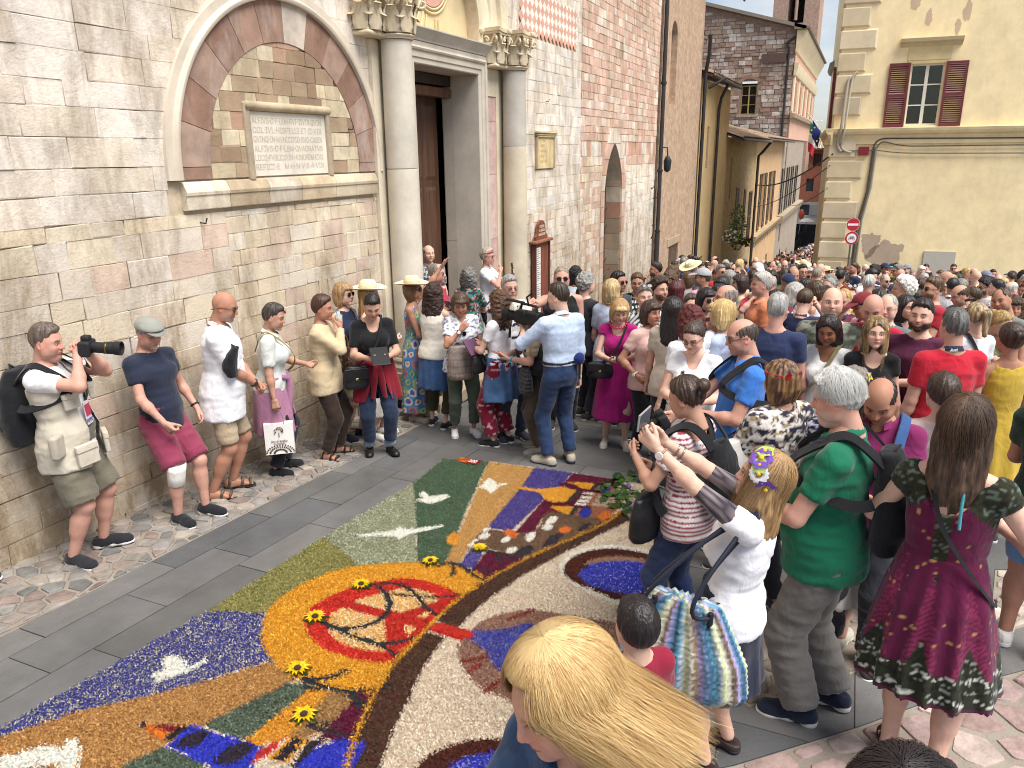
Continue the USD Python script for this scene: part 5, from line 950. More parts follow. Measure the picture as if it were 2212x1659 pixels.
# orange house with open dark shutters
hc = house('orange_house','orange stucco house with big dark open shutters and a stone balcony sill',42.62,57.6,2.95,'#c9a67e','plaster',[(46.6,-1.9,48.2,1.2),(51.2,-1.9,52.8,1.2),(44.2,-8,45.2,-4),(47.5,-8,48.6,-4),(52.0,-8,53.2,-4)],d=-.1); tiles(ST,42.66,59.2,3.05,.5,3.6,.9,hc)
for a in (46.6,51.2):
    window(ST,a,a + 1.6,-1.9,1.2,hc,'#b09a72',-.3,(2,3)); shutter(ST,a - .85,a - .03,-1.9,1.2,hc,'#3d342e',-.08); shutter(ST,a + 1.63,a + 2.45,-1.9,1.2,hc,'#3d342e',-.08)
moulding(ST,43.5,57.0,[(-2.35,-.1),(-2.3,.12),(-2.15,.2),(-2.0,.22),(-1.98,-.1)],'sill_course','stone',hc,'#bda47f')
for k in range(14): ST.box(44.0 + k * .95,-2.62,44.2 + k * .95,-2.36,-.1,.1,'corbel','stone',hc,'#b39c7a')
for a in (44.2,47.5,52.0): ST.box(a,-8,a + 1.1,-4,-.3,-.25,'door','wood',hc,'#5a4737' if a < 50 else '#37423c')
# gothic stone house, then the pink palace over the street with its tall rubble gable facing the square
hd = house('gothic_house','grey stone house with pointed arches and a row of shuttered windows under the palace',57.62,78.0,3.2,'#b3a596','rubble',[lancet(62.5,-6.2,.9,-12),lancet(68.5,-6.8,.9,-12)],d=-.12)
for a in (58.6,62.4,66.2,70.4):
    shutter(ST,a,a + .7,-1.9,1.2,hd,'#3b332f',-.1); shutter(ST,a + 1.7,a + 2.4,-1.9,1.2,hd,'#3b332f',-.1); ST.box(a + .75,-1.9,a + 1.65,1.2,-.4,-.1,'window','paint',hd,'#8f8a78')
moulding(ST,57.7,77.5,[(-2.6,-.12),(-2.5,.2),(-2.2,.3),(-2.0,.32),(-1.98,-.12)],'sill_course','stone',hd,'#a89a86')
for a,z in ((62.5,-6.2),(68.5,-6.8)): ST.prism(lancet(a,z,.9,-12),-.6,-.5,'door','wood',hd,'#3f342c')
pal = thing('palace','tall palace with rubble stone gable and pink cornice front over the street','palace')
GB = Facade((60.5,WY + .05),(0,1),(-1,0)); wg = sbox(2.4,4.9,3.5,7.2); GB.prism(Polygon([(0,-4),(26,-4),(26,14.6),(14,14.6),(0,10.4)]).difference(wg),-.4,0,'gable_wall','rubble',pal,'#9d8578')
rg = np.random.default_rng(5); gs = MB(); z = -1.0
while z < 15:
    h = rg.uniform(.20,.34); s = .03 + rg.uniform(0,.1)
    while s < 22:
        w = rg.uniform(.3,.75); top = 10.4 + s * .295 if s < 14 else 14.5
        if z + h < top - .15 and not wg.intersects(sbox(s,z,s + w,z + h)):
            v,f = chamfer_block(w * .94,h * .9,rg.uniform(.02,.09),.02,rg,.015); v = v + [s,z,0]; gs.add(GB.at(np.stack([v[:,0],v[:,1],v[:,2]],1)),f,lin(['#b9a79c','#a08a7e','#c8bcb4','#8f786d','#ad968a','#d3cac2','#a38478','#b49a8a'][rg.integers(8)]))
        s += w
    z += h
gs.build('gable_stones','stone',pal,False,kind='stuff')
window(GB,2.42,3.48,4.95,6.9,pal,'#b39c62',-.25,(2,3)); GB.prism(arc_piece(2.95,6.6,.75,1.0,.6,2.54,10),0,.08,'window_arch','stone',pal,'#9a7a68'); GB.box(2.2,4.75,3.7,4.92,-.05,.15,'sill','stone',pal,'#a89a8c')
for s0,z0,s1,z1 in ((-.6,10.3,14.2,14.62),): V = np.array([(s0,z0,-8),(s1,z1,-8),(s1,z1,.5),(s0,z0,.5),(s0,z0 + .22,-8),(s1,z1 + .22,-8),(s1,z1 + .22,.5),(s0,z0 + .22,.5)]); obj('roof',(GB.at(V),np.array([[0,1,2,3],[4,7,6,5],[0,4,5,1],[1,5,6,2],[2,6,7,3],[3,7,4,0]])),'stone',pal,False,col=lin('#8d857a'))
PF_ = Facade((60.5,WY + .05),(1,0),(0,-1)); PF_.box(0.01,3.2,24,10.3,-.3,.02,'front_wall','plaster',pal,'#cfa690')
moulding(PF_,-.3,24.5,[(8.9,0),(8.95,.12),(9.15,.16),(9.5,.3),(9.9,.5),(10.15,.62),(10.3,.66),(10.32,0)],'cornice','plaster',pal,'#d8c7a4'); moulding(PF_,-.2,24.3,[(7.4,0),(7.45,.15),(7.8,.25),(8.2,.28),(8.3,0)],'cornice','plaster',pal,'#d8c7a4'); moulding(PF_,-.2,24.3,[(4.6,0),(4.65,.3),(4.9,.35),(5.0,0)],'sill_course','stone',pal,'#a89a86')
moulding(PF_,-.5,24.8,[(10.35,-.2),(10.35,.78),(10.45,.82),(10.75,-.2)],'roof_edge','stone',pal,'#7f766c')
for k in range(5): PF_.box(2.0 + k * 4.4,5.2,3.2 + k * 4.4,7.1,.0,.06,'window','wood',pal,'#a58258'); PF_.box(.2 + k * 4.4,5.1,.9 + k * 4.4,7.38,0,.09,'pilaster','plaster',pal,'#d9cdb6')
pipe([(60.3,WY - .4,10.3),(60.35,WY + .7,9.5),(60.38,WY + .5,9.2),(60.38,WY + .5,3.0)],.08,pal); GB.box(.6,8.3,2.2,8.9,.0,.3,'vent_box','iron',pal,'#5b4740')
# bell tower behind
tw = thing('bell_tower','weathered pinkish bell tower with a dark open belfry behind the palace roof','tower'); TC = np.array([92.0,7.9])
for sx,sy,w,d in ((0,-1.5,5.6,.9),(0,1.5,5.6,.9)): v,f = bx((TC[0] - 2.8,TC[1] + sy - .72,0),(TC[0] + 2.8,TC[1] + sy + .72,24)); obj('pier',(v,f),'rubble',tw,False,col=lin('#c2a18f'))
v,f = bx((TC[0] - 2.78,TC[1] - 2.2,0),(TC[0] + 2.78,TC[1] + 2.2,14.7)); obj('shaft',(v,f),'rubble',tw,False,col=lin('#bd9c8b')); v,f = bx((TC[0] - 3.0,TC[1] - 2.5,24.0),(TC[0] + 3.0,TC[1] + 2.5,25)); obj('cornice',(v,f),'stone',tw,False,col=lin('#b9a595'))
v,f = tube([(TC[0] - 2.6,TC[1],15),(TC[0] - 2.6,TC[1],24)],.16,10); obj('colonnette',(v,f),'stone',tw,True,col=lin('#c0a590')); v,f = lathe([(.62,0),(.55,.2),(.42,.7),(.25,.95),(.1,1.0)],20); obj('bell',(v + [TC[0],TC[1],18.5],f),'metal',tw,True,col=lin('#4d4436')); v,f = bx((TC[0] + 1.2,TC[1] - .78,14.8),(TC[0] + 1.4,TC[1] + .78,24)); obj('belfry_back',(v,f),'plaster',tw,False,col=lin('#3a3632'))
# red brick house closing the street
rb = thing('brick_house','red brick house with white ground floor closing the far end of the street','house'); RB = Facade((104,7.0),(0,-1),(-1,0)); RB.prism(sbox(-2,-3.8,9.0,2.4).difference(sops.unary_union([sbox(1.3,.5,2.2,1.95),sbox(.75,-2.5,1.6,-1.0)])),-.3,0,'wall','plaster',rb,'#ab6a54'); RB.prism(sbox(-2,-12,9,-3.8).difference(sops.unary_union([sbox(-.4,-12,3.0,-6.5),sbox(.3,-5.4,1.4,-4.1)])),-.3,.05,'ground_floor','plaster',rb,'#b9b4ac')
RB.box(1.3,.5,2.2,1.95,-.3,-.2,'window','paint',rb,'#4a302c'); RB.box(.75,-2.5,1.6,-1.0,-.3,-.2,'window','paint',rb,'#40474a'); RB.box(.3,-5.4,1.4,-4.1,-.3,-.2,'window','paint',rb,'#4a4f55'); RB.box(1.6,-5.4,2.8,-4.1,.05,.1,'shutter','paint',rb,'#a9aaa8'); RB.box(-.4,-12,3.0,-6.5,-2.5,-2.4,'passage','plaster',rb,'#25262b'); tiles(RB,-2.5,9.3,2.5,.8,5.0,1.2,rb,n=26); RB.box(3.0,3.0,3.5,4.9,-3,-2.5,'chimney','plaster',rb,'#8c8a84')
dkh = thing('dark_house','dark narrow stone house beside the brick house at the street end','house'); v,f = bx((88,-8,-14),(101,1.95,4.8)); obj('wall',(v,f),'rubble',dkh,False,col=lin('#77695f')); v,f = bx((87.9,.9,-6.2),(87.99,1.8,-5.7)); obj('shop_sign',(v,f),'paint',dkh,False,col=lin('#c9d2cc'))
# ---- the yellow house
YC = np.array([27.5,1.0]); YE = Facade(YC,(.063,-.998),(-.998,-.063)); YS = Facade(YC,(.998,.063),(-.063,.998)); YEL_ = '#efdcb0'; yh = thing('yellow_house','pale yellow plastered house with stone quoins, string course and one red shuttered window','house'); WIN = (2.00,3.17,2.92,4.92)
YE.prism(sbox(0,-6,26,14).difference(sbox(*[WIN[0],WIN[1],WIN[2],WIN[3]])),-.4,0,'wall','plaster',yh,YEL_); YS.prism(sbox(.41,-6,12,14),-.4,0,'wall','plaster',yh,YEL_)
QC = ['#cfc0a0','#c8b999','#d3c5a8','#cbbd9f','#c2b398']; z = -5.4; i = 0
while z < 13:
    if not 2.55 < z + .3 < 3.25:
        w = .98 if i % 2 else .74; b = MB(); h = .58; c = lin(QC[i % 5])
        for F,w_ in ((YE,w),(YS,1.7 - w)):
            q = np.array([(-.06,z,0),(w_,z,0),(w_,z + h,0),(-.06,z + h,0),(-.06 + .06,z + .05,.062),(w_ - .06,z + .05,.062),(w_ - .06,z + h - .05,.062),(-.06 + .06,z + h - .05,.062)]); q[[0,3,4,7],0] = [-.005,-.005,-.062,-.062]; ff = np.array([[0,1,5,4],[1,2,6,5],[2,3,7,6],[3,0,4,7],[4,5,6,7]]); b.add(F.at(q),ff if not F.flip else ff[:,::-1],c)
        b.build('quoin','plaster',yh,False)
    z += .635; i += 1
moulding(YE,-.22,26,[(2.62,0),(2.64,.05),(2.92,.06),(2.94,.14),(3.02,.22),(3.10,.24),(3.12,0)],'string_course','plaster',yh,'#dccba2'); moulding(YS,-.22,12,[(2.62,0),(2.64,.05),(2.92,.06),(2.94,.14),(3.02,.22),(3.10,.24),(3.12,0)],'string_course','plaster',yh,'#dccba2')
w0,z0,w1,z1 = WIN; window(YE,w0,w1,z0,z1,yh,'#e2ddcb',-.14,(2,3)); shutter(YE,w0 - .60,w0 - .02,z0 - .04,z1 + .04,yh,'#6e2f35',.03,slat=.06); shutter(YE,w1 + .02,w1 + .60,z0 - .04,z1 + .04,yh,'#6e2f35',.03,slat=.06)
for a in ((w0 - .09,z0,w0,z1 + .09),(w1,z0,w1 + .09,z1 + .09),(w0,z1,w1,z1 + .09)): YE.box(a[0],a[1],a[2],a[3],-.02,.025,'window_frame','plaster',yh,'#d3bf90')
YE.box(w0 - .12,z1 + .10,w1 + .12,5.42,0,.03,'frieze','plaster',yh,'#d6c596'); moulding(YE,w0 - .36,w1 + .36,[(5.40,0),(5.42,.06),(5.50,.09),(5.53,.22),(5.62,.25),(5.65,0)],'cornice','plaster',yh,'#c6b795')
for k,(s,zz,r) in enumerate(((1.5,-.45,.42),(1.9,-.9,.6),(2.35,-.55,.16),(3.3,6.3,.3),(2.3,6.2,.25),(1.9,6.7,.35),(3.1,5.9,.22),(1.2,2.0,.1),(2.5,7.3,.4))):
    g = np.random.default_rng(k); a = np.linspace(0,2 * np.pi,61)[:-1]; rr = r * (.35 + 1.1 * meshkit.fbm(np.stack([np.cos(a) * 1.9,np.sin(a) * 1.9,np.full(60,k * 3.1)],1),4,k)); YE.prism(Polygon(np.stack([s + rr * np.cos(a) * (.75 if k < 3 else .4),zz + rr * np.sin(a)],1)).buffer(0),0,.004,'bare_patch','plaster',yh,'#b3a08c' if k < 3 else '#c4ad94')
YE.box(.80,2.30,1.10,2.56,.0,.10,'red_box','paint',yh,'#7e2630')
for a,b in ((.98,1.0),): v,f = tube(YE.at(np.array([(1.22,2.55,.05),(1.18,1.2,.05),(1.02,.2,.05),(.95,-3,.05)])),.028,6); obj('cable',(v,f),'iron',yh,True,col=lin('#4a4743')); v,f = tube(YE.at(np.array([(1.30,2.55,.05),(1.27,1.3,.05),(1.12,.3,.05),(1.06,-3,.05)])),.04,6); obj('cable',(v,f),'iron',yh,True,col=lin('#8f8a80'))
for pts,r,c in (([(1.22,2.5,.06),(1.3,2.72,.06),(1.6,2.80,.06),(8,3.0 - .25,.06),(26,2.75,.06)],.022,'#4b4844'),([(1.3,2.4,.06),(1.5,2.7,.08),(2.4,2.56,.06),(8,2.56,.06),(26,2.5,.06)],.016,'#5a564f'),([(.3,2.42,.09),(1.2,2.45,.06),(2.2,2.36,.06),(8,2.32,.06),(26,2.3,.06)],.018,'#6a655c'),([(.35,4.6,.09),(.28,4.5,.1),(.22,3.2,.28),(.16,2.7,.1),(.30,2.42,.09)],.05,'#a79f8d'),([(.52,4.75,.09),(.40,4.6,.1),(.32,3.2,.28),(.28,2.6,.09),(.6,2.4,.09)],.035,'#b5ad9a')):
    t = np.linspace(0,1,len(pts)); from scipy.interpolate import PchipInterpolator as PCI
    q = PCI(t,np.array(pts))(np.linspace(0,1,30)); v,f = tube(YE.at(q),r,6); obj('cable',(v,f),'iron',yh,True,col=lin(c))
YS.box(3.0,3.2,3.8,5.2,.02,.10,'open_shutter','paint',yh,'#6e2f35'); moulding(YS,8,12,[(5.6,0),(5.65,.1),(5.8,.18),(5.9,0)],'cornice','stone',yh,'#9b958a')
YE.box(3.05,-3,3.95,-.62,.0,.05,'panel','paint',yh,'#b9b4a8')
# road signs on their pole
sg = thing('road_sign','pole with a no entry disc above a no bicycles sign at the yellow house corner','road sign'); SP = YE.at(np.array([[.86,0,.35]]))[0]
v,f = tube([(SP[0],SP[1],-4),(SP[0],SP[1],.42)],.03,10); obj('pole',(v,f),'metal',sg,True,col=lin('#9a9c9c')); fx,fy = np.array([-.945,-.326,0]),np.array([.326,-.945,0])
def disc(r,z,d,name,col,parent,hole=None,poly=None,off=(0,0)):
    p = (poly if poly is not None else Point(0,0).buffer(r,24)); p = p.difference(hole) if hole is not None else p; v,t = extrude(p,.004); q = np.array([SP[0],SP[1],z]) + (v[:,:1] + off[0]) * fy + (v[:,1:2] + off[1]) * np.array([0,0,1.0]) + (v[:,2:3] + d) * fx; return obj(name,(q,t),'paint',parent,False,col=lin(col))
a = disc(.21,.19,.045,'no_entry_sign','#e3e0de',sg); disc(.2,.19,.0492,'red_field','#b0202f',a,poly=Point(0,0).buffer(.2,24).difference(sbox(-.165,-.038,.165,.038)))
b = disc(.21,-.24,.045,'no_bicycle_sign','#e3e0de',sg); disc(.204,-.24,.0492,'red_ring','#b0202f',b,hole=Point(0,0).buffer(.15,24))
bk = sops.unary_union([Point(sx * .095,-.03).buffer(.062).difference(Point(sx * .095,-.03).buffer(.05)) for sx in (-1,1)] + [LineString(l).buffer(.008) for l in ([(-.095,-.03),(-.04,.055),(.06,.055),(.095,-.03)],[(-.04,.055),(0,-.03),(-.095,-.03)],[(0,-.03),(.06,.055),(.075,.085),(.05,.09)],[(-.06,.075),(-.02,.075)],[(-.04,.055),(-.04,.075)])]); disc(0,-.24,.0492,'bicycle_symbol','#2b2b2b',b,poly=shapely.affinity.scale(bk,.68,.68,origin=(0,0)))
# wires over the street, flags, plants, birds
for p0,p1,sag,r in (((42.9,WY - .1,.75),YE.at(np.array([[.05,2.35,.1]]))[0],.35,.03),((43.5,WY - .1,-.4),YE.at(np.array([[.0,2.0,.1]]))[0],.25,.016),((62,WY - .1,-1.4),YE.at(np.array([[.0,1.3,.1]]))[0],.3,.016)):
    t = np.linspace(0,1,24)[:,None]; q = np.array(p0) * (1 - t) + np.array(p1) * t; q[:,2] -= sag * 4 * (t * (1 - t))[:,0]; o = obj('street_cable',tube(q,r,5),'iron',None,True,col=lin('#46443f')); say(o,label=['thick dark cable sagging across the street from the rubble house','thin cable strung across the street just below the thick one','lowest thin wire across the street near the brick house'][['.75','-0.4','-1.4'].index('.75' if p0[2] == .75 else str(p0[2]))],category='cable')
ft = lambda px,py,x: (lambda d: d * (x / d[0]) + [0,0,EYE])(ray(px,py))
def flag(label,cols,p0,p1,drop,star=False,seed=1):
    t = thing('flag',label,'flag'); n = 12; a,b = np.array(p0),np.array(p1); g = np.random.default_rng(seed)
    for i,c in enumerate(cols):
        s = np.linspace(i / len(cols),(i + 1) / len(cols),5); q = np.linspace(0,1,n); S,Q = np.meshgrid(s,q,indexing='ij'); P = a + (b - a) * (S[...,None] if star else Q[...,None]) ; P = (a + (b - a) * Q[...,None]) + np.array([0,0,-1.0]) * (drop * S)[...,None] if not star else a + (b - a) * S[...,None] + np.array([0,0,-1.0]) * (drop * Q)[...,None]
        P = P + np.array([.5,.2,0]) * (.25 * np.sin(3.5 * S + 5 * Q) * (.3 + S))[...,None]; V = P.reshape(-1,3); ii,jj = np.meshgrid(np.arange(4),np.arange(n - 1),indexing='ij'); f = np.stack([ii * n + jj,(ii + 1) * n + jj,(ii + 1) * n + jj + 1,ii * n + jj + 1],-1).reshape(-1,4); f = np.vstack([f[:,[0,1,2]],f[:,[0,2,3]]]); o = obj('band',(V,f),'cloth',t,True,col=lin(c))
    if star:
        sm = MB()
        for k in range(10): th = k * 2 * np.pi / 10; c = (a + b) / 2 + np.array([0,0,-drop / 2]) + np.array([0,.35 * math.cos(th),.45 * math.sin(th)]); v,f = lathe([(.06,0),(.06,.01)],5); sm.add(v[:,[2,0,1]] + c + [-.35,0,0],f)
        sm.build('stars','paint',t,False,col=lin('#d8c25a'))
    return t
flag('green white and red tricolour flag hanging on a slanted pole from the palace',('#2a7a48','#dad6d0','#c02a38'),ft(1751,264,58),ft(1765,277,58),1.9,False)
flag('dark blue flag with a ring of yellow stars beside the tricolour',('#1f2a66','#1c2860'),ft(1757,259,57.7),ft(1772,284,57.7),1.1,True,4)
fp = obj('flag_pole',tube([ft(1744,244,58.3),ft(1800,318,57.5)],.035,6),'paint',None,True,col=lin('#c9c5bc'),label='thin slanted white pole carrying the two flags over the street',category='flag pole')
def leafy(name,label,cat,c,r,n,cols,size,seed,flowers=None,loc=None):
    g = np.random.default_rng(seed); t = thing(name,label,cat,c); b = MB(); P = g.normal(0,.5,(n,3)); P /= np.maximum(np.linalg.norm(P,axis=1,keepdims=True),.8); P = P * r
    for p in P:
        R = rotm(g.uniform(0,360),g.uniform(-50,50),g.uniform(-60,60)); v = np.array([(0,0,0),(.5,.35,.05),(1,0,-.05),(.5,-.35,.05)]) * size * g.uniform(.7,1.3); b.add(v @ R.T + p,[[0,1,2,3]],lin(cols[g.integers(len(cols))]) * g.uniform(.75,1.2))
    b.build('leaves','leaf',t,False,kind='stuff')
    if flowers:
        b = MB()
        for p in P[:len(P) // 6]: v,f,_ = meshkit.arrays(trimesh.creation.icosphere(1,size * .5)); b.add(v + p * 1.03,f,lin(flowers))
        b.build('blossoms','cloth',t,True,kind='stuff')
    return t
mat('leaf',{'a': ('attribute',{'attribute': 'col'}),'d': ('principled_bsdf',dict(roughness=.5,specular_ior_level=.4)),'t': ('translucent_bsdf',{}),'m': ('mix_closure',dict(fac=.25))},[('a.color','d.base_color'),('a.color','t.color'),('d.BSDF','m.closure1'),('t.BSDF','m.closure2')],'m.closure')
GL = ['#4c6b2c','#5d7d35','#3d5a26','#6d8c3f']
for (px,py,x,r,n,lab,fl) in ((1583,492,33.4,(.28,.32,.95),520,'tall climbing shrub on the house wall above the crowd',None),(1562,510,31.6,(.25,.28,.25),200,'round potted bush with pale blossoms left of the climbing shrub','#d8c8c0'),(1612,522,36.4,(.3,.3,.2),160,'low planter of reddish flowers right of the climbing shrub','#8a4038')): p = ft(px,py,x); leafy('wall_shrub',lab,'plant',(x,WY - .55,p[2]),np.array(r),n,GL,.10,n,fl)
p = ft(1740,585,24.0); leafy('potted_bush','bright yellow-green potted bush held up among the heads of the crowd','plant',p,np.array([.25,.3,.2]),260,['#7d9a35','#8fae3e','#6a8a30'],.09,5,None)
for k,(px,py,x,sz,lb) in enumerate(((1608,1,60,1.1,'dark swallow flying at the top edge of the sky'),(1770,262,110,.8,'small pale gull in the sky beside the yellow house'),(1764,275,120,.6,'smaller gull just below the pale gull'))):
    t = thing('bird',lb,'bird',ft(px,py,x)); c = lin('#2c2c30' if k == 0 else '#d8d8d8'); v = np.array([(0,0,0),(.1,.25,.12),(-.1,.6,.05),(-.12,.2,.05),(.1,-.25,.12),(-.1,-.6,.05),(-.12,-.2,.05)]) * sz; obj('wings',(v,np.array([[0,1,3],[1,2,3],[0,6,4],[4,6,5],[0,3,6]])),'cloth',t,False,col=c); v,f,_ = meshkit.arrays(trimesh.creation.icosphere(1,.1)); obj('body',(v * [2.2,.7,.6] * sz,f),'cloth',t,True,col=c)
# ---------------------------------------------------------------- paving
def sheet(poly,dz,name,m,parent,col,thick=.06,**kw):
    """A flat piece laid on the sloping paving; poly in plan."""
    v,f = extrude(poly,thick); z = gz(v[:,0]) + v[:,2] - thick + dz; return obj(name,(np.c_[v[:,:2],z],f),m,parent,False,col=lin(col) if isinstance(col,str) else col,**kw)
col_mat('ground',rough=.9,vary=.25,scale=3.0,detail=8,bump=.004,bscale=60,world=True,lo=.72,spec=.3)
col_mat('slate',rough=.62,vary=.25,scale=2.2,detail=9,bump=.003,bscale=45,world=True,lo=.70,spec=.45)
col_mat('cobble',rough=.7,vary=.25,scale=7,detail=8,bump=.010,bscale=22,world=True,lo=.62,spec=.4)
gx = np.r_[np.arange(-20,8,4.0),np.linspace(8,50,15),np.linspace(54,130,14)]; gv = np.array([(x,y,float(gz(x)) - .012) for x in gx for y in (-40,6.2)]); n = len(gx)
obj('ground',(gv,np.array([[2 * i,2 * i + 2,2 * i + 3,2 * i + 1] for i in range(n - 1)])),'ground',None,False,col=lin('#8a8379'),kind='structure',label='grey mortar bed of the sloping square and street')
pave = say(UsdGeom.Xform.Define(stage,'/World/pavement').GetPrim(),kind='structure',label='dark grey stone slab paving of the square')
G2 = lambda *pp: Polygon([on_ground(*q)[:2] for q in pp])
cob_r1 = G2((1500,1670),(1587,1653),(1857,1569),(2141,1466),(2320,1420),(2500,1800),(1500,1800)); cob_r2 = G2((1617,1526),(1804,1469),(1900,1430),(1880,1300),(1900,1180),(1600,1200),(1560,1330),(1540,1450)); cob_r3 = G2((2144,1300),(2144,1372),(2330,1320),(2330,1230),(2150,1230))
cob_l = Polygon([(-1,4.36),(2.15,4.36),(2.7,4.30),(7.3,4.30),(7.3,5.12),(-1,5.12)]); rs = np.random.default_rng(21); GRY = ['#5b5b5b','#626160','#565758','#676563','#5e5d5b']
def slab_rows(region,u0,u1,v0,v1,rw,ln,along_x,gap=.008):
    u = u0; k = 0
    while u < u1:
        w = rw * rs.uniform(.9,1.1); v = v0 - rs.uniform(0,ln)
        while v < v1:
            l = ln * rs.uniform(.75,1.3); q = sbox(v + gap / 2,u + gap / 2,v + l - gap / 2,u + w - gap / 2) if along_x else sbox(u + gap / 2,v + gap / 2,u + w - gap / 2,v + l - gap / 2); v += l; q = q.intersection(region)
            for g in getattr(q,'geoms',[q]):
                if g.geom_type == 'Polygon' and g.area > .01: sheet(g,rs.uniform(-.0015,.0015),'slab','slate',pave,lin(GRY[rs.integers(5)]) * rs.uniform(.82,1.1),.012)
        u += w
holes = sops.unary_union([cob_r1,cob_r2,cob_r3,cob_l]).buffer(.004)
slab_rows(sbox(-.5,4.06,6.7,4.295).difference(holes),4.06,4.29,-.5,6.7,.23,1.1,True); slab_rows(sbox(-.5,2.9,6.6,4.055),2.9,4.055,-.5,6.6,.40,.95,True); slab_rows(sbox(.2,4.3,2.3,4.36),4.3,4.36,.2,2.3,.06,1,True)
slab_rows(sbox(-.5,-.9,6.6,2.9).difference(holes),-.9,2.9,-.5,6.6,.62,1.3,True); slab_rows(sbox(6.6,-3.4,12.6,4.8).difference(cob_l.buffer(.004)),6.6,12.6,-3.4,4.8,.62,.95,False); slab_rows(sbox(1.5,-3.2,6.6,-.9).difference(holes),-3.2,-.9,1.5,6.6,.62,1.2,True)
rest = sbox(12.6,-12,26,5.05); sheet(rest,.0,'paving','slate',pave,'#6c6b6a',.012)
def cobbles(name,label,region,size,cols,seed,rise=.012):
    from scipy.spatial import Voronoi
    t = say(UsdGeom.Xform.Define(stage,'/World/' + name).GetPrim(),kind='structure',label=label); g = np.random.default_rng(seed); x0,y0,x1,y1 = region.bounds; nx,ny = int((x1 - x0) / size) + 3,int((y1 - y0) / size * 1.25) + 3
    P = np.array([(x0 + (i - 1 + .5 * (j % 2)) * size,y0 + (j - 1) * size * .8) for i in range(nx) for j in range(ny)]) + g.normal(0,size * .20,(nx * ny,2)); V = Voronoi(P); sheet(region,-.004,'mortar_bed','ground',t,'#8f867a',.03); rest = MB()
    cells = []
    for i in range(len(P)):
        r = V.regions[V.point_region[i]]
        if -1 in r or not r: continue
        q = Polygon(V.vertices[r]).intersection(region)
        if q.geom_type != 'Polygon' or q.area < size * size * .12: continue
        q = q.buffer(-size * g.uniform(.09,.16)).buffer(size * .06,2).simplify(size * .02)
        if q.geom_type == 'Polygon' and len(q.exterior.coords) > 3 and q.area > .001: cells.append((np.hypot(*np.array(q.centroid.coords[0])),q))
    for k,(d,q) in enumerate(sorted(cells,key=lambda c: c[0])):
        o = np.array(q.exterior.coords)[:-1]; o = o if Polygon(o).exterior.is_ccw else o[::-1]; c = o.mean(0); i_ = c + (o - c) * .80; n = len(o); h = rise * g.uniform(.3,1.2); tl = g.normal(0,.02,2)
        v = np.vstack([np.c_[o,np.full(n,-.006)],np.c_[c + (o - c) * .96,np.full(n,h * .6)],np.c_[i_,h + (i_ - c) @ tl],[[*c,h * 1.15]]]); v[:,2] += gz(v[:,0]); a = np.arange(n); b = (a + 1) % n; f = np.vstack([np.stack([a,b,n + b],1),np.stack([a,n + b,n + a],1),np.stack([n + a,n + b,2 * n + b],1),np.stack([n + a,2 * n + b,2 * n + a],1),np.stack([2 * n + a,2 * n + b,np.full(n,3 * n)],1)]); cc = lin(cols[g.integers(len(cols))]) * g.uniform(.8,1.15)
        if k < 290: obj('cobblestone',(v,f),'cobble',t,50,col=cc)
        else: rest.add(v,f,cc)
    if rest.v: rest.build('cobblestones','cobble',t,False,kind='stuff')
    return t
cobbles('cobbled_strip','strip of worn irregular cobbles along the foot of the church wall',cob_l,.15,['#85807a','#7b7773','#8c857c','#8a7f77','#716f6c','#958c82','#84746c'],3)
cobbles('cobbled_square','patch of large pinkish cobbles at the lower right',cob_r1,.25,['#a9918a','#b39d94','#9c847e','#b7a59b','#a08a85','#8f7872','#bba99e'],4); cobbles('cobbled_patch','patch of brownish cobbles behind the man in the green polo shirt',cob_r2,.20,['#93877b','#867a6f','#a09386','#7d736a','#9c8d80'],5); cobbles('cobbled_corner','patch of pale cobbles at the right edge',cob_r3,.2,['#a99c92','#b7a99f','#9c8f87'],6)
# ---------------------------------------------------------------- the flower carpet
L1 = lambda pts: [(x / 3.0,1106 + y / 3.0) for x,y in pts]           # the picture's lower left, lower middle and carpet top were read at other scales
L2 = lambda pts: [(737 + x / 3.0,1106 + y / 3.0) for x,y in pts]
L3 = lambda pts: [(950.4 + x * .21874,967.7 + y * .21874) for x,y in pts]
L5 = lambda pts: [(737 + x / 3.0,553 + y / 3.0) for x,y in pts]
def plan(pts): return np.array([on_ground(*q)[:2] for q in pts])
def smooth_ring(p,k=2):
    for _ in range(k): q = np.roll(p,-1,0); p = np.stack([.75 * p + .25 * q,.25 * p + .75 * q],1).reshape(-1,2)
    return p
def poly(pts,sm=0): p = plan(pts); return Polygon(smooth_ring(p,sm) if sm else p).buffer(0)
def line(pts,w,sm=True):
    p = plan(pts)
    if sm and len(p) > 2: from scipy.interpolate import CubicSpline as CS; t = np.r_[0,np.cumsum(np.linalg.norm(np.diff(p,axis=0),axis=1))]; p = CS(t,p)(np.linspace(0,t[-1],30))
    return LineString(p).buffer(w / 2)
def blob(px,py,w,h,a=0.0): c = on_ground(px,py)[:2]; return shapely.affinity.rotate(shapely.affinity.scale(Point(*c).buffer(1,8),w,h),a)
whole_c = poly([(-60,1612),(0,1580),(450,1325),(700,1163),(897,1044),(957,995),(1053,1000),(1158,1013.6),(1237,1024.6),(1331,1039),(1400,1050),(1418,1120),(1416,1215),(1395,1289),(1330,1420),(1240,1600),(1180,1760),(-200,1760)])
YLN = L3([(1780,640),(1400,870),(1000,1040),(640,1220),(350,1390)]) + L2([(640,680),(480,850),(340,1000),(200,1230),(100,1450),(40,1659)]) + [(735,1720),(720,1780)]
BRN_R = [(800,1780),(812,1700)] + L2([(260,1659),(330,1450),(430,1250),(540,1010),(650,860),(750,770),(880,640)]) + L3([(500,1500),(800,1290),(1250,1040),(1450,940),(1880,730),(1830,650)])
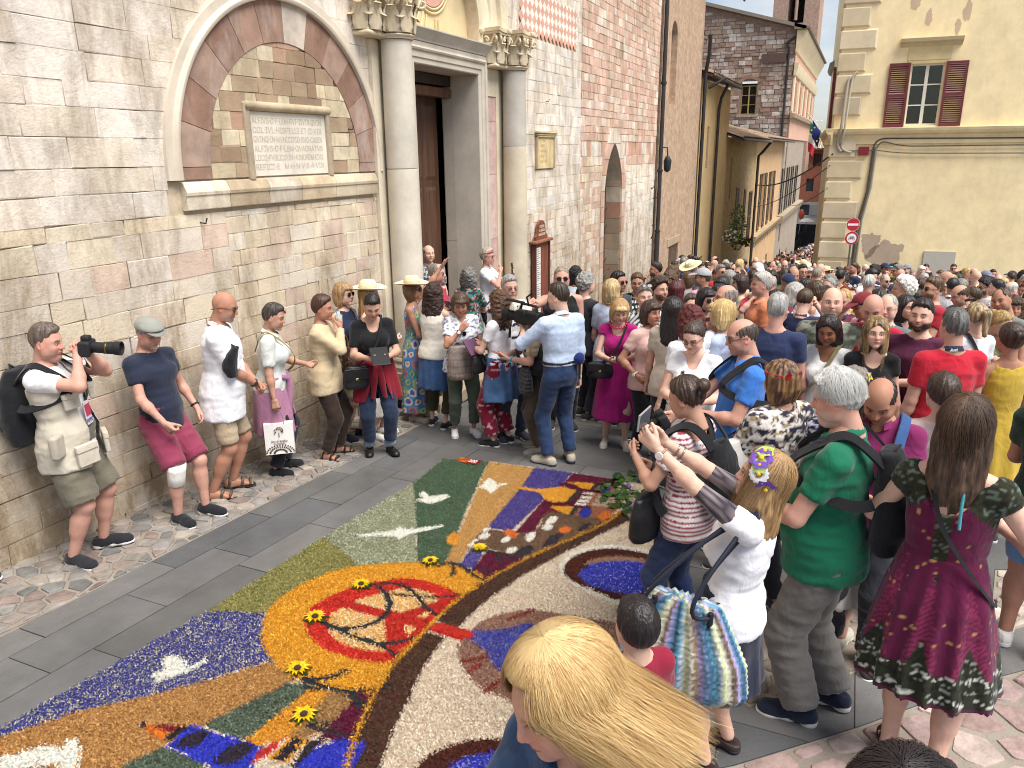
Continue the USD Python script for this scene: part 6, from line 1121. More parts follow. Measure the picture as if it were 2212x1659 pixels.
wheel_c = on_ground(853,1345)[:2]
LAY = [  # name, shape, petal colours, grain
 ('cream_petals',whole_c,['#d6c6ae','#cbb59c','#e0d5c0','#c3a78f','#dacbb5']),
 ('dark_green_field',poly([(957,993),(1056,1000)] + L2([(810,0),(690,335),(640,360),(490,345),(485,0)]) + [(893,1044)]),['#465a44','#51664e','#3b4d38','#5f7159']),
 ('pale_green_field',poly([(893,1044)] + L2([(485,0),(490,400),(330,400),(110,420),(0,290)]) + [(695,1164)]),['#8b8f72','#a3a68c','#6f7558','#b8b8a0']),
 ('olive_field',poly([(695,1163),(740,1194),(790,1240),(640,1290),(590,1345),(573,1329),(446,1325)]),['#8b864e','#7c7845','#979158','#706d3e']),
 ('speckled_blue_field',poly([(448,1324),(590,1329),(600,1440),(580,1434),(447,1476),(310,1511),(167,1543),(0,1600),(-60,1620),(-60,1612),(0,1580)]),['#34388c','#2d3280','#50507e','#8f8c86','#b5b0a0','#6a6870','#3d3f86','#a39e90']),
 ('tan_band',poly([(-200,1760),(-60,1616),(0,1599),(167,1543),(310,1511),(447,1476),(585,1434),(650,1480),(627,1480),(437,1573),(353,1619),(273,1656),(230,1720),(200,1760)]),['#a97a45','#b98a53','#9b6d3a','#c2945c']),
 ('grey_green_band',poly([(620,1482),(690,1485),(677,1493),(533,1608),(437,1573)]).union(poly([(353,1619),(443,1656),(470,1760),(190,1760),(273,1656)])),['#4e5b4b','#5d6a58','#414d40','#6b7664']),
 ('orange_band',poly([(672,1492),(720,1498),(687,1539),(630,1599),(547,1622),(530,1606)]),['#cf8a26','#d9972f','#bf7c1f','#e0a544']),
 ('sand_band',poly([(712,1500),(770,1500),(757,1530),(705,1585),(640,1610),(625,1600)]),['#9a7548','#a78154','#8c683e']),
 ('maroon_corner',poly([(764,1498),(818,1500),(790,1566),(760,1612),(690,1600),(700,1588),(757,1530)]),['#5c1633','#6b1c3c','#4b112a']),
 ('ochre_field',poly([(1055,1001),(1158,1014),(1128,1056),(1090,1099),(1055,1145),(1016,1186),(990,1225),(961,1222),(990,1158),(1016,1099)]),['#b68a4c','#c2965a','#a67b40','#caa268']),
 ('purple_field',poly(L3([(940,205),(1310,258),(1210,380),(1000,550),(700,845),(470,805),(640,600),(810,390)])),['#44397e','#51468a','#382f6c','#6a6194']),
 ('maroon_field',poly(L3([(1310,262),(1745,325),(1720,420),(1560,400),(1560,720),(1000,720),(920,870),(740,860),(990,560),(1210,380)])),['#5e1632','#701e3c','#4d1128']),
 ('purple_patch',poly(L3([(310,1000),(190,1180),(330,1215),(440,1040)])),['#44397e','#51468a','#6a6194']),('maroon_patch',poly(L3([(470,1030),(335,1195),(380,1260),(470,1310),(660,1200),(840,1110),(700,1060)])),['#5e1632','#701e3c','#4d1128']),
 ('earth_field',poly(L3([(280,975),(360,880),(480,815),(720,855),(920,860),(1000,770),(1010,690),(1100,640),(1560,720),(1770,640),(1400,880),(1000,1050),(900,1090),(760,1085),(480,1012)]),1),['#66513f','#5a4635','#745a45','#7d5b42']),
 ('terracotta_houses',poly(L3([(1520,378),(1745,395),(1780,600),(1640,725),(1310,685),(1400,560)])),['#9a6244','#8b563b','#a56d4e']),
 ('orange_tip',blob(980,1168,.11,.05,20),['#d08a2c','#dd9a3a']),('golden_flame',poly(L3([(740,390),(800,395),(990,430),(1150,398),(1280,388),(1370,430),(1250,562),(1080,552),(1010,500),(990,452),(770,420),(735,415)]),1),['#d29428','#e0a63c','#c98420','#e8b552']),
 ('golden_flame',poly(L3([(1230,352),(1310,355),(1400,350),(1540,368),(1500,428),(1390,412),(1310,372)]),1),['#d29428','#e0a63c','#c98420']),('golden_flame',poly(L3([(1070,590),(1200,590),(1345,588),(1292,678),(1180,652)]),1),['#d29428','#e0a63c','#c98420']),
 ('dark_outline',line(L3([(1380,432),(1260,565)]),.05).union(line(L3([(1550,372),(1505,428)]),.04)).union(line(L3([(1352,590),(1297,680)]),.04)),['#34302e','#403a36']),('maroon_line',line(L3([(1200,375),(1390,425),(1570,450)]),.07).union(line(L3([(1080,572),(1250,572),(1450,605)]),.07)),['#5e1632','#4d1128']),
 ('white_window',sops.unary_union([poly(L3([(1420,450 + k * 0),(1540,462),(1528,480),(1408,470)])) if k == 0 else poly(L3([(1420 - k * 26,455 + k * 33),(1530 - k * 24,463 + k * 34),(1512 - k * 24,488 + k * 34),(1398 - k * 24,480 + k * 33)])) for k in range(4)]),['#e6e4d8','#d9d6c8']),
 ('pale_blocks',sops.unary_union([poly(L3([(1560 - k * 26,480 + k * 38),(1725 + k * 6,495 + k * 40),(1720 + k * 6,530 + k * 40),(1545 - k * 26,510 + k * 38)])) for k in range(3)]),['#b09a84','#bda995']),
 ('blue_window',blob(1307,1059,.12,.05,10).union(blob(1264.5,1111,.12,.05,10)),['#33389c','#2c3190']),('orange_window',blob(1307,1119,.10,.05,10).union(blob(1103.7,1157,.08,.05,40)).union(blob(1221,1148,.07,.05,0)),['#cf6a2a','#d97a34']),
 ('white_fleck',sops.unary_union([blob(*q) for q in ((1191,1128,.10,.035,0),(1182.6,1143,.06,.04,0),(1146,1163,.09,.035,10),(1093,1169.6,.06,.03,0),(1045.6,1162,.06,.04,0),(1050,1148,.04,.025,0),(1026,1172,.04,.02,0),(1018,1180,.04,.02,0),(1105.7,1192.6,.06,.04,0),(1048,1152,.02,.02,0))]),['#e6e4da','#dcd9cc']),
 ('dark_fleck',sops.unary_union([blob(*q) for q in ((1263,1142,.09,.03,-10),(1194,1170.6,.14,.045,-5),(1131,1197,.12,.05,-5))]),['#302a30','#3b343a']),
 ('sun_disc',poly([(563,1380),(572,1335),(600,1298),(640,1272),(700,1243),(780,1224),(880,1218),(960,1221),(1010,1230),(1056,1252),(1027,1272),(950,1333),(897,1389),(850,1439),(806,1512),(760,1500),(700,1495),(640,1475),(590,1437),(570,1405)],1),['#d08f22','#dc9e2e','#c4811b','#e4ad42']),
 ('red_wheel',poly([(657,1350),(668,1320),(700,1298),(745,1278),(794,1264),(870,1252),(917,1257),(965,1274),(1000,1293),(960,1325),(897,1389),(855,1437),(800,1436),(745,1424),(700,1408),(668,1382)],1),['#c02a1e','#d03426','#ac2016','#d84436']),
 ('peach_field',poly([(706,1352),(720,1327),(760,1304),(800,1292),(860,1276),(905,1277),(945,1292),(950,1310),(900,1360),(850,1415),(800,1412),(750,1402),(718,1383)],1),['#d9a85e','#e2c490','#cf9742','#e9d6b0']),
 ('red_spoke',sops.unary_union([line([(725,1305),(790,1322),(862,1338)],.085,False),line([(862,1338),(930,1318),(1000,1293)],.085,False),line([(850,1345),(868,1338),(930,1358),(1005,1381)],.10,False),line([(850,1338),(856,1375),(862,1418)],.12,False)]),['#b82a20','#c93629','#a52018']),
 ('brown_border',Polygon(np.vstack([plan(YLN),plan(BRN_R)])).buffer(0).difference(line([(905,1350),(1005,1381)],.13,False)),['#4b3527','#40291f','#5a4331','#4c2420']),
 ('halo',poly([(1200,1232),(1225,1200),(1262,1186),(1310,1179),(1372,1185),(1420,1197),(1425,1330),(1330,1312),(1290,1294),(1245,1274)],1).difference(poly([(1300,1340),(1420,1300),(1500,1400)])),['#e2dccd','#d8cebd','#e8e4d8']),
 ('eye_ring',poly([(1214,1232),(1231,1210),(1265,1195),(1310,1188),(1372,1194),(1425,1208),(1420,1320),(1336,1304),(1298,1286),(1248,1266),(1222,1250)],1).intersection(whole_c),['#4c241c','#5b2d22','#401c16']),('eye_lid',poly([(1255,1228),(1275,1213),(1320,1204),(1380,1208),(1418,1219),(1412,1232),(1322,1222)],1).intersection(whole_c),['#94705a','#a07c66']),
 ('iris',poly([(1248,1250),(1254,1236),(1276,1222),(1322,1215),(1388,1218),(1415,1228),(1408,1256),(1393,1288),(1338,1288),(1279,1273)],1).intersection(whole_c),['#2f36b0','#3b43c4','#2a2f96','#4a50b8','#343a7e','#8c8cb8']),
 ('mouth_field',poly(L2([(740,890),(830,800),(900,720),(1100,660),(1250,645),(1450,680),(1700,720),(1830,740),(1900,900),(1600,1100),(1350,1420),(1200,1330),(1060,1215),(930,1180),(800,1060)]),1),['#8a6656','#946f5e','#7b594b','#a07d6b']),
 ('blue_lips',poly(L2([(800,830),(850,775),(1020,790),(1180,738),(1250,735),(1310,760),(1250,900),(1180,1000),(1060,1075),(960,985),(950,920),(870,870)]),1),['#33388e','#3c41a0','#4f5090','#6a688e']),
 ('red_tail',line(L2([(640,760),(740,790),(815,812)]),.09,False),['#b82a20','#c93629']),('red_streak',sops.unary_union([line(L2(p),.035,False) for p in (([780,990],[940,960]),([830,1050],[900,1000]),([930,1180],[1050,1100]),([1090,710],[1250,650]))]),['#8a3a34','#7a302c']),
 ('eye_ring',poly(L2([(400,1790),(490,1659),(600,1580),(780,1505),(1000,1485),(1190,1510),(1300,1600),(1300,1800)]),1),['#4c241c','#5b2d22','#401c16']),('iris',poly(L2([(600,1790),(720,1640),(850,1590),(1050,1575),(1190,1605),(1230,1700),(1230,1800)]),1),['#2f36b0','#3b43c4','#2a2f96','#8c8cb8']),
 ('dove',poly(L3([(370,400),(430,380),(450,335),(490,308),(545,345),(568,380),(650,353),(668,380),(575,400),(545,440),(500,466),(450,425)])),['#e4e3d6','#d8d6c6','#ecebe2']),('dove',poly(L5([(485,1590),(528,1583),(505,1555),(535,1530),(575,1568),(690,1552),(703,1572),(640,1602),(590,1617),(510,1604)])),['#e4e3d6','#d8d6c6','#ecebe2']),
 ('dove',poly(L2([(100,158),(350,132),(378,104),(420,128),(660,94),(666,106),(425,162),(400,175),(370,190),(350,168),(115,172)])),['#e4e3d6','#d8d6c6','#ecebe2']),('dove',poly(L1([(975,1073),(1068,1032),(1050,985),(1090,945),(1150,948),(1200,985),(1212,1022),(1330,968),(1348,985),(1205,1062),(1110,1090),(1010,1125),(1000,1098)])),['#e4e3d6','#d8d6c6','#ecebe2']),
 ('dove',poly(L1([(-200,1690),(0,1615),(300,1528),(380,1532),(400,1560),(430,1500),(500,1488),(532,1560),(515,1640),(480,1800),(350,1800),(380,1650),(200,1680),(0,1720),(-200,1800)])),['#e4e3d6','#d8d6c6','#ecebe2']),
 ('blue_house',poly(L1([(1080,1540),(1170,1460),(1240,1398),(1330,1430),(1500,1480),(1700,1535),(1640,1645),(1600,1760),(1500,1760),(1330,1655)])).union(poly(L1([(1920,1640),(2010,1560),(2211,1488),(2380,1510),(2280,1700),(2200,1780),(1900,1780)]))),['#2d34b4','#373ec6','#262b98','#4148b0']),
 ('black_neck',poly(L1([(1170,1408),(1245,1400),(1120,1502),(1055,1502)])).union(poly(L1([(2000,1495),(2120,1490),(2000,1580),(1900,1690),(1830,1760)]))),['#2c2628','#372f30']),('orange_head',poly(L1([(935,1398),(1000,1400),(1095,1452),(1055,1502),(990,1475)])),['#cf6a22','#dc7c2c']),('maroon_crest',poly(L1([(990,1398),(1185,1402),(1100,1452),(1060,1440)])),['#6d1a26','#8a2430']),
 ('black_window',sops.unary_union([blob(419,1603,.075,.05,-20),blob(507,1634,.085,.06,-20),blob(310,1571,.02,.02)]),['#2a2430','#332c38']),('red_roof',poly(L1([(1872,1468),(1742,1602),(1620,1650),(1690,1558)])),['#b82a28','#c83630']),('orange_house',poly(L1([(1890,1468),(2005,1500),(1870,1645),(1800,1640),(1735,1612)])),['#cf8f26','#dc9e34']),('dark_window',sops.unary_union([blob(*q,.035,.025,-20) for q in ((637,1609),(630,1628),(612,1640),(624,1622))]),['#2a2430']),
]
BR_ = [line(p,w) for p,w in (([(790,1273),(870,1269),(905,1298),(950,1336)],.035),([(820,1273),(838,1294),(841,1319),(827,1339),(737,1363),(700,1350)],.04),([(847,1286),(924,1294),(994,1290)],.03),([(695,1348),(737,1366),(780,1386),(897,1383)],.035),([(790,1385),(834,1406),(864,1428)],.035),([(950,1226),(977,1221),(1010,1236),(1044,1256)],.035),([(975,1221),(980,1234),(974,1249)],.03),([(1008,1234),(1040,1236),(1076,1236)],.025),([(1052,1193),(1082,1200),(1108,1215)],.03),([(1082,1200),(1076,1212),(1084,1218)],.04),([(655,1470),(710,1470),(748,1455)],.035),([(655,1473),(700,1488),(760,1500),(835,1485)],.035),([(668,1575),(720,1590),(775,1598)],.03),([(668,1571),(735,1570)],.022),([(760,1509),(774,1523),(787,1534)],.05),([(657,1475),(664,1490),(690,1494)],.025))]
LAY.append(('black_branch',sops.unary_union(BR_),['#2b2b2e','#343437'])); LAY.append(('yellow_dots',line(YLN,.030),['#d79a22','#c98818','#5a4331','#e0aa38']))
carpet = thing('flower_carpet','long carpet of dried petals showing a face, doves, a red wheel and a golden sun','flower carpet')
mat('petal',{'a': ('attribute',{'attribute': 'col'}),'g': ('geometry',{}),'v': ('voronoi_texture',dict(scale=210.0)),'r': ('rgb_ramp',dict(ramp=[(0,(.78,) * 3),(.5,(.96,) * 3),(1,(1.15,) * 3)])),'s': ('separate_color',{}),'x': ('mix',dict(mix_type='multiply',fac=1.0)),'p': ('principled_bsdf',dict(roughness=.8,specular_ior_level=.2)),'b': ('bump',dict(strength=1.0,distance=.006))},
    [('g.position','v.vector'),('v.color','s.color'),('s.r','r.fac'),('a.color','x.color1'),('r.color','x.color2'),('x.color','p.base_color'),('v.distance','b.height'),('b.normal','p.normal')])
rc = np.random.default_rng(33); above = None; polys = [p[1].intersection(whole_c) for p in LAY]; vis = [None] * len(LAY); acc = Polygon()
for i in range(len(LAY) - 1,-1,-1): vis[i] = polys[i].difference(acc); acc = acc.union(polys[i])
sheet(whole_c.buffer(.012),.003,'backing_sheet','paint',carpet,'#dcdcd8',.006)
for (name,_,cols),P in [(L,g) for L,P in zip(LAY,vis) for g in getattr(P,'geoms',[P]) if g.geom_type == 'Polygon' and g.area > 2e-4]:
    C = np.array([lin(c) for c in cols]); part = sheet(P,.012,name,'petal',carpet,C[:3].mean(0),.008); x0,y0,x1,y1 = P.bounds; area = (x1 - x0) * (y1 - y0); thin = name in ('yellow_dots','black_branch'); n = int(area * (26000 if not thin else 16000)); q = rc.uniform((x0,y0),(x1,y1),(n,2)); q = q[shapely.contains_xy(P.buffer(.008 if not thin else .012),q[:,0],q[:,1])]; dist = np.hypot(q[:,0],q[:,1]); q = q[rc.uniform(0,1,len(q)) < np.clip(3.6 / dist,.25,1) ** 1.4]; n = len(q)
    if not n: continue
    a = rc.uniform(0,6.283,n); l,w = rc.uniform(.005,.0088,n) ,rc.uniform(.0021,.0042,n); d = np.stack([np.cos(a),np.sin(a)],1); e = np.stack([-d[:,1],d[:,0]],1); z = gz(q[:,0]) + .0135; t1,t2 = rc.normal(0,.45,n),rc.normal(0,.5,n); lift = np.abs(t1) * l + np.abs(t2) * w
    V = np.stack([np.c_[q + d * l[:,None] * u + e * w[:,None] * s,z + lift + t1 * l * u + t2 * w * s] for u,s in ((-1,0),(0,1),(1,0),(0,-1))],1).reshape(-1,3); k = np.arange(n)[:,None] * 4; f = np.vstack([k + [0,3,2],k + [0,2,1]]); cc = np.repeat(C[rc.integers(0,len(C),n)] * rc.uniform(.72,1.25,(n,1)),4,axis=0); obj('petals',(V,f),'petal',part,False,col=cc,kind='stuff')
# real flowers laid on it, leaves and the entry card
def sunflower(px,py,r,seed,label):
    p = on_ground(px,py) + [0,0,.02]; t = thing('sunflower',label,'flower',p,group='fresh yellow flowers laid on the carpet'); g = np.random.default_rng(seed)
    for k in range(15):
        a = k * 2 * np.pi / 15 + g.normal(0,.07); L = r * g.uniform(.85,1.1); w = r * .17; v = np.array([(r * .2,0,.012),(L * .55,w,.03),(L,0,.016 + g.uniform(0,.012)),(L * .55,-w,.028),(L * .55,0,.022)]); v = v @ rotz(a).T; obj('petal',(v,np.array([[0,4,1],[1,4,2],[0,3,4],[3,2,4],[1,4,0],[2,4,1],[4,3,0],[4,2,3]])),'leaf',t,False,col=lin('#f6dc1e') * g.uniform(.9,1.1))
    v,f,_ = meshkit.arrays(trimesh.creation.icosphere(2,r * .30)); v = v * [1,1,.55]; v += .004 * (meshkit.noise(v * 300,seed)[:,None] - .5); obj('centre',(v + [0,0,.022],f),'cloth',t,True,col=lin('#3a261a') if seed != 1 else lin('#b08a1e'))
    for k in range(6): a = k * 1.05 + g.uniform(0,.5); v = np.array([(0,0,.004),(r * .7,r * .3,.006),(r * 1.25,0,.003),(r * .7,-r * .3,.006)]); obj('leaf',(v @ rotz(a).T,np.array([[0,1,2],[0,2,3],[2,1,0],[3,2,0]])),'leaf',t,False,col=lin('#3d5a26') * g.uniform(.7,1.1))
for i,(q,lb) in enumerate((((1036,1192),'small yellow flower with a yellow centre at the far right end of the carpet branches'),((930,1221),'yellow dark-eyed flower lying on the top rim of the golden sun'),((781,1272),'yellow dark-eyed flower at the top of the red wheel'),((682,1343),'yellow dark-eyed flower at the left end of the red wheel'),((644,1456),'yellow dark-eyed flower at the lower left rim of the golden sun'),((658,1556),'yellow dark-eyed flower nearest the camera on the sandy band'))): sunflower(*q,(.058,.060,.064,.068,.064,.064)[i],i + 1,lb)
gl = thing('ivy_garland','garland of fresh green ivy leaves and purple clover at the carpet corner','garland',on_ground(1340,1075)); o0 = on_ground(1340,1075); g = np.random.default_rng(8)
path = [on_ground(*q) for q in L3([(1740,330),(1800,330),(1860,345),(1940,340),(1745,400),(1720,470),(1700,520),(1760,480),(1830,540),(1800,590),(1800,620),(1870,480),(1930,520),(1890,690),(1960,740),(2030,770),(2090,800),(2110,810)])]
for k in range(110):
    c = path[k % len(path)] + np.r_[g.normal(0,.06,2),0]; s = g.uniform(.04,.075); v = np.array([(-.5,0,0),(-.25,.55,.1),(.2,.35,.16),(.75,0,.05),(.2,-.35,.16),(-.25,-.55,.1),(0,0,.2)]) * s; v = v @ rotm(g.uniform(0,360),g.uniform(-35,35),g.uniform(-35,35)).T + c - o0 + [0,0,.035]; obj('leaf',(v,np.array([[0,6,1],[1,6,2],[2,6,3],[3,6,4],[4,6,5],[5,6,0],[1,6,0],[2,6,1],[3,6,2],[4,6,3],[5,6,4],[0,6,5]])),'leaf',gl,False,col=lin(['#4a6e30','#3c5c28','#5d8040'][k % 3]) * g.uniform(.8,1.15))
for q in L3([(1860,415),(1900,630),(1975,665),(1990,600),(1900,740),(1960,690)]): v,f,_ = meshkit.arrays(trimesh.creation.icosphere(2,.026)); v += .006 * (meshkit.noise(v * 200,3)[:,None] - .5) * 3; obj('clover',(v + on_ground(*q) - o0 + [0,0,.04],f),'cloth',gl,True,col=lin('#7d6098'))
pc = plan(L3([(158,152),(210,117),(412,146),(352,182)])); card = thing('entry_card','orange and red entry card numbered 100 at the top of the carpet','card')
cd = lambda P: np.c_[P,gz(P[:,0]) + .026]; mid = (pc[1] + (pc[2] - pc[1]) * .52,pc[0] + (pc[3] - pc[0]) * .52)
for nm,q,c in (('orange_half',(pc[0],pc[1],mid[0],mid[1]),'#c8692c'),('red_half',(mid[1],mid[0],pc[2],pc[3]),'#b3202e')): P = cd(np.array(q)); obj(nm,(np.vstack([P,P - [0,0,.004]]),np.array([[0,1,2,3],[4,7,6,5],[0,4,5,1],[1,5,6,2],[2,6,7,3],[3,7,4,0],[3,2,1,0]])),'paint',card,False,col=lin(c))
ex = unit(mid[0] - pc[2]); ey = unit(pc[1] - pc[0]); ey = unit(pc[2] - pc[3]); m = meshkit.text_mesh('100',.10,.001,True); v = np.array(m.vertices); v -= v.mean(0) * [1,1,0]; c0 = (mid[0] + mid[1] + pc[2] + pc[3]) / 4; ux = unit(pc[3] - mid[1]); uy = np.array([-ux[1],ux[0]]); L = np.linalg.norm(pc[3] - mid[1]); W = np.linalg.norm(pc[2] - pc[3]); v[:,0] *= .78 * L / np.ptp(v[:,0]); v[:,1] *= .62 * W / np.ptp(v[:,1]); V = c0 + v[:,:1] * ux + v[:,1:2] * uy; obj('number',(np.c_[V,gz(V[:,0]) + .0275 + v[:,2]],np.array(m.faces)),'paint',card,False,col=lin('#ece8e4'))
# ---------------------------------------------------------------- bags, cameras and other things people hold
def MBobj(t,name,parts,m,col,smooth=40):
    b = MB()
    for p in parts: b.add(*(p if isinstance(p,tuple) else meshkit.arrays(p)[:2]))
    return obj(name,b.get(),m,t,smooth,col=lin(col) if isinstance(col,str) else col)
def held(s,name,label,cat,p,rz=0.0): return thing(name,label,cat,s.world(p),s.rz + rz)
def camera_thing(s,label,p=None,lens=.13,pitch=0):
    p = (s.wr[0] + s.wr[1]) / 2 + np.array([.045,0,.03]) if p is None else np.array(p); t = held(s,'camera',label,'camera',p); R = rotm(0,pitch); T = lambda m: (meshkit.arrays(m)[0] @ R.T,meshkit.arrays(m)[1]); q = lambda m,o: (lambda a: (a[0] + np.array(o),a[1]))(meshkit.arrays(m)[:2])
    def tr(pr): return [(v @ R.T,f) for v,f in pr]
    MBobj(t,'body',tr([q(rbox(.065,.145,.095,.014,8),(0,0,0)),q(rbox(.055,.06,.04,.012,8),(0,0,.06)),q(rbox(.075,.035,.1,.014,8),(.01,-.062,-.002))]),'rubber','#1d1d1f'); v,f = lathe([(.030,0),(.036,.01),(.036,lens * .4),(.040,lens * .42),(.040,lens * .75),(.045,lens * .78),(.047,lens),(.040,lens),(.036,lens - .02),(.001,lens - .025)],28,False); ls = MBobj(t,'lens',tr([(np.stack([v[:,2] + .03,v[:,0],v[:,1]],1),f)]),'rubber','#19191b'); v,f = lathe([(.0405,lens * .5),(.0412,lens * .51),(.0412,lens * .53),(.0405,lens * .54)],28,False); MBobj(t,'ring',tr([(np.stack([v[:,2] + .03,v[:,0],v[:,1]],1),f)]),'metal','#8a7438'); v,f = lathe([(.034,lens - .018),(.02,lens - .012),(.001,lens - .010)],20,False); obj('glass',tr([(np.stack([v[:,2] + .03,v[:,0],v[:,1]],1),f)])[0],'gloss',ls,True,col=lin('#1a1420')); return t
def backpack(s,label,col,size=(.16,.30,.44),straps=True,scol=None,off=(0,0,0)):
    k = s.k; W,D = np.interp(.38 * k,s.prof[:,0],s.prof[:,1]),np.interp(.38 * k,s.prof[:,0],s.prof[:,2]); o = s.hip + s.R @ (np.array([-.03 - D - size[0] * .5,0,.30 * k]) + off); t = thing('backpack',label,'backpack',s.world(o),s.rz); F = Field((-.2,-.25,-.32),(.2,.25,.32),.012,.03); F.loft(np.array([0,0,-size[2] / 2]),np.eye(3),[(0,size[1] * .46,size[0] * .42,0),(size[2] * .3,size[1] * .52,size[0] * .52,-.01),(size[2] * .75,size[1] * .47,size[0] * .44,0),(size[2],size[1] * .30,size[0] * .25,.03)]); F.ball((-size[0] * .45,0,-size[2] * .12),(size[0] * .3,size[1] * .36,size[2] * .26),.03); v,f = F.mesh(); v = wrinkle(v,f,.006,9,4) @ s.R.T; obj('sack',(v,f),'cloth',t,True,col=lin(col)); v,f = tube(np.array([(.02,-.03,size[2] * .48),(.0,0,size[2] * .56),(.02,.03,size[2] * .48)]) @ s.R.T,.008,6); obj('handle',(v,f),'cloth',t,True,col=lin(scol or col))
    if straps:
        for sg in (-1,1):
            w = .115 * k; P = [(-.03 - D - .04,sg * .09,.47 * k),(-.05,sg * w,.585 * k),(.05,sg * (w + .01),.545 * k),(D + .045,sg * (w + .01),.44 * k),(D + .01,sg * (w + .045),.37 * k),(-.02,sg * (W + .02),.32 * k),(-D - .05,sg * .14,.31 * k)]; P = [s.hip + s.R @ np.array(q) for q in P]; so = strap(s,'strap',P,t,scol or col,.05,.012); shift(so,-s_local(s,o))
    return t
def s_local(s,o): return np.asarray(o,float)
def shift(o,d):
    a = UsdGeom.Mesh(o).GetPointsAttr(); a.Set(Vt.Vec3fArray.FromNumpy((np.array(a.Get()) + np.asarray(d,np.float32)).astype(np.float32)))
def bag(s,label,p,size,col,name='handbag',m='leather',rot=0,strap_pts=None,scol=None,sw=.018,pat=None,flap=False,handle=None):
    t = held(s,name,label,'handbag' if name == 'handbag' else name.replace('_',' '),p); a,b,c = size; F = Field((-a,-b,-c),(a,b,c),max(.006,b * .05),.015); F.loft(np.array([0,0,-c / 2]),rotm(rot),[(0,b * .42,a * .40,0),(c * .12,b * .5,a * .5,0),(c * .6,b * .49,a * .42,0),(c,b * .40,a * .22,0)]); v,f = F.mesh(); v = wrinkle(v,f,.004,14,2); cc = lin(col) if pat is None else PATTERNS[pat[0]](v,lin(col),**pat[1]); obj('bag_body',(v,f),m,t,True,col=np.broadcast_to(cc,v.shape))
    if flap: v,f,_ = meshkit.arrays(rbox(.012,b * .9,c * .5,.006,6)); obj('flap',(v @ rotm(rot).T + rotm(rot) @ np.array([a * .42,0,c * .18]),f),m,t,40,col=lin(col) * .85); v,f,_ = meshkit.arrays(rbox(.01,.03,.018,.004,6)); obj('clasp',(v @ rotm(rot).T + rotm(rot) @ np.array([a * .46,0,-c * .04]),f),'metal',t,40,col=lin('#b5a27a'))
    if strap_pts is not None: shift(strap(s,'strap',strap_pts,t,scol or col,sw,.003),-np.asarray(p))
    if handle: th = np.linspace(0,np.pi,14); v,f = tube(np.stack([np.zeros(14),b * .28 * np.cos(th),c * .45 + handle * np.sin(th)],1) @ rotm(rot).T,.007,6); obj('handle',(v,f),'leather',t,True,col=lin(scol or col))
    return t
def cross_strap(s,side,hipz=.02,dx=.0):
    """Points of a strap from one shoulder to the other hip and round the back."""
    k = s.k; D = np.interp(.3 * k,s.prof[:,0],s.prof[:,2]) + .045; W = np.interp(.1 * k,s.prof[:,0],s.prof[:,1]) + .035; g = side; bust = .045 if s.sex == 'f' else .02
    return [s.hip + s.R @ np.array(q) for q in ((-D,-g * .02,.36 * k),(-.06,g * .085,.575 * k),(.045,g * .08,.545 * k),(D + bust,g * .01,.36 * k),(D * .9 + .02,-g * W * .65,.17 * k),(.03,-g * (W + .01),hipz * k))]
def wrap(s,name,parent,col,hem,denim=False,waist=.15,front=True,h=.014):
    v,f = skirt_mesh(s,h,hem,.035,.028,9,.02,waist); c = v[f].mean(1); keep = ~((c[:,0] > .02) & (np.abs(c[:,1]) < (.10 if front else .02) * np.clip((s.hip[2] + waist * s.k - c[:,2]) / .3,0,1.4))); o = obj(name,(v,f[keep]),'denim' if denim else 'cloth',parent,True,col=lin(col)); k = s.k; x = np.interp(waist * k,s.prof[:,0],s.prof[:,2]) + .04
    for sg in (-1,1): P = [s.hip + s.R @ np.array(q) for q in ((x * .7,sg * .10,.14 * k),(x,sg * .015,.11 * k),(x + .015,sg * .035,-.05 * k),(x + .0,sg * .06,-.24 * k))]; v,f = tube(P,[.026,.030,.034,.022],8); v = v; obj('sleeve',(v,f),'denim' if denim else 'cloth',o,True,col=lin(col))
    return o
def open_vest(s,parent,col,name='vest',gap=.075,hem=-.16,h=.0115,pockets=True):
    v,f = top_mesh(s,h,0,hem,.030,'v',.02,.012,5,.008); c = (v[f].mean(1) - s.hip) @ s.R; keep = ~((c[:,0] > .0) & (np.abs(c[:,1]) < gap + .25 * np.clip(.0 - c[:,2],0,.3)) ); o = obj(name,(v,f[keep]),'cloth',parent,True,col=lin(col)); k = s.k
    if pockets:
        for sg in (-1,1):
            for z,w,hh in ((.33,.11,.11),(-.06,.15,.15)):
                D = np.interp(max(z,0) * k,s.prof[:,0],s.prof[:,2]) + s.prof[0,3] * 0; y = .135; a = -sg * 26; Rr = s.R @ rotm(sg * 30); xx = D * .80 + .05 + (.02 if z < .2 else .015); pos = s.hip + s.R @ np.array([xx,sg * y,z * k]); q,ff,_ = meshkit.arrays(rbox(.03,w,hh,.010,8)); po = obj('pocket',(pos + q @ Rr.T,ff),'cloth',o,40,col=lin(col) * .95); q,ff,_ = meshkit.arrays(rbox(.036,w * 1.04,hh * .34,.008,8)); obj('pocket_flap',(pos + (q + [.004,0,hh * .34]) @ Rr.T,ff),'cloth',o,40,col=lin(col) * 1.03)
    return o
def text_on(s,txt,p,R,h,col,parent,name='lettering',bold=True,wide=None):
    """Flat print lying on a garment: x of R is outwards, y to the wearer's left."""
    m = meshkit.text_mesh(txt,h,.0015,bold); v = np.array(m.vertices); v[:,0] -= v[:,0].mean()
    if wide: v[:,0] *= wide / np.ptp(v[:,0])
    return obj(name,(np.asarray(p) + (v[:,:1] * R[:,1] + v[:,1:2] * R[:,2] + v[:,2:3] * R[:,0]),np.array(m.faces)),'paint',parent,False,col=lin(col))
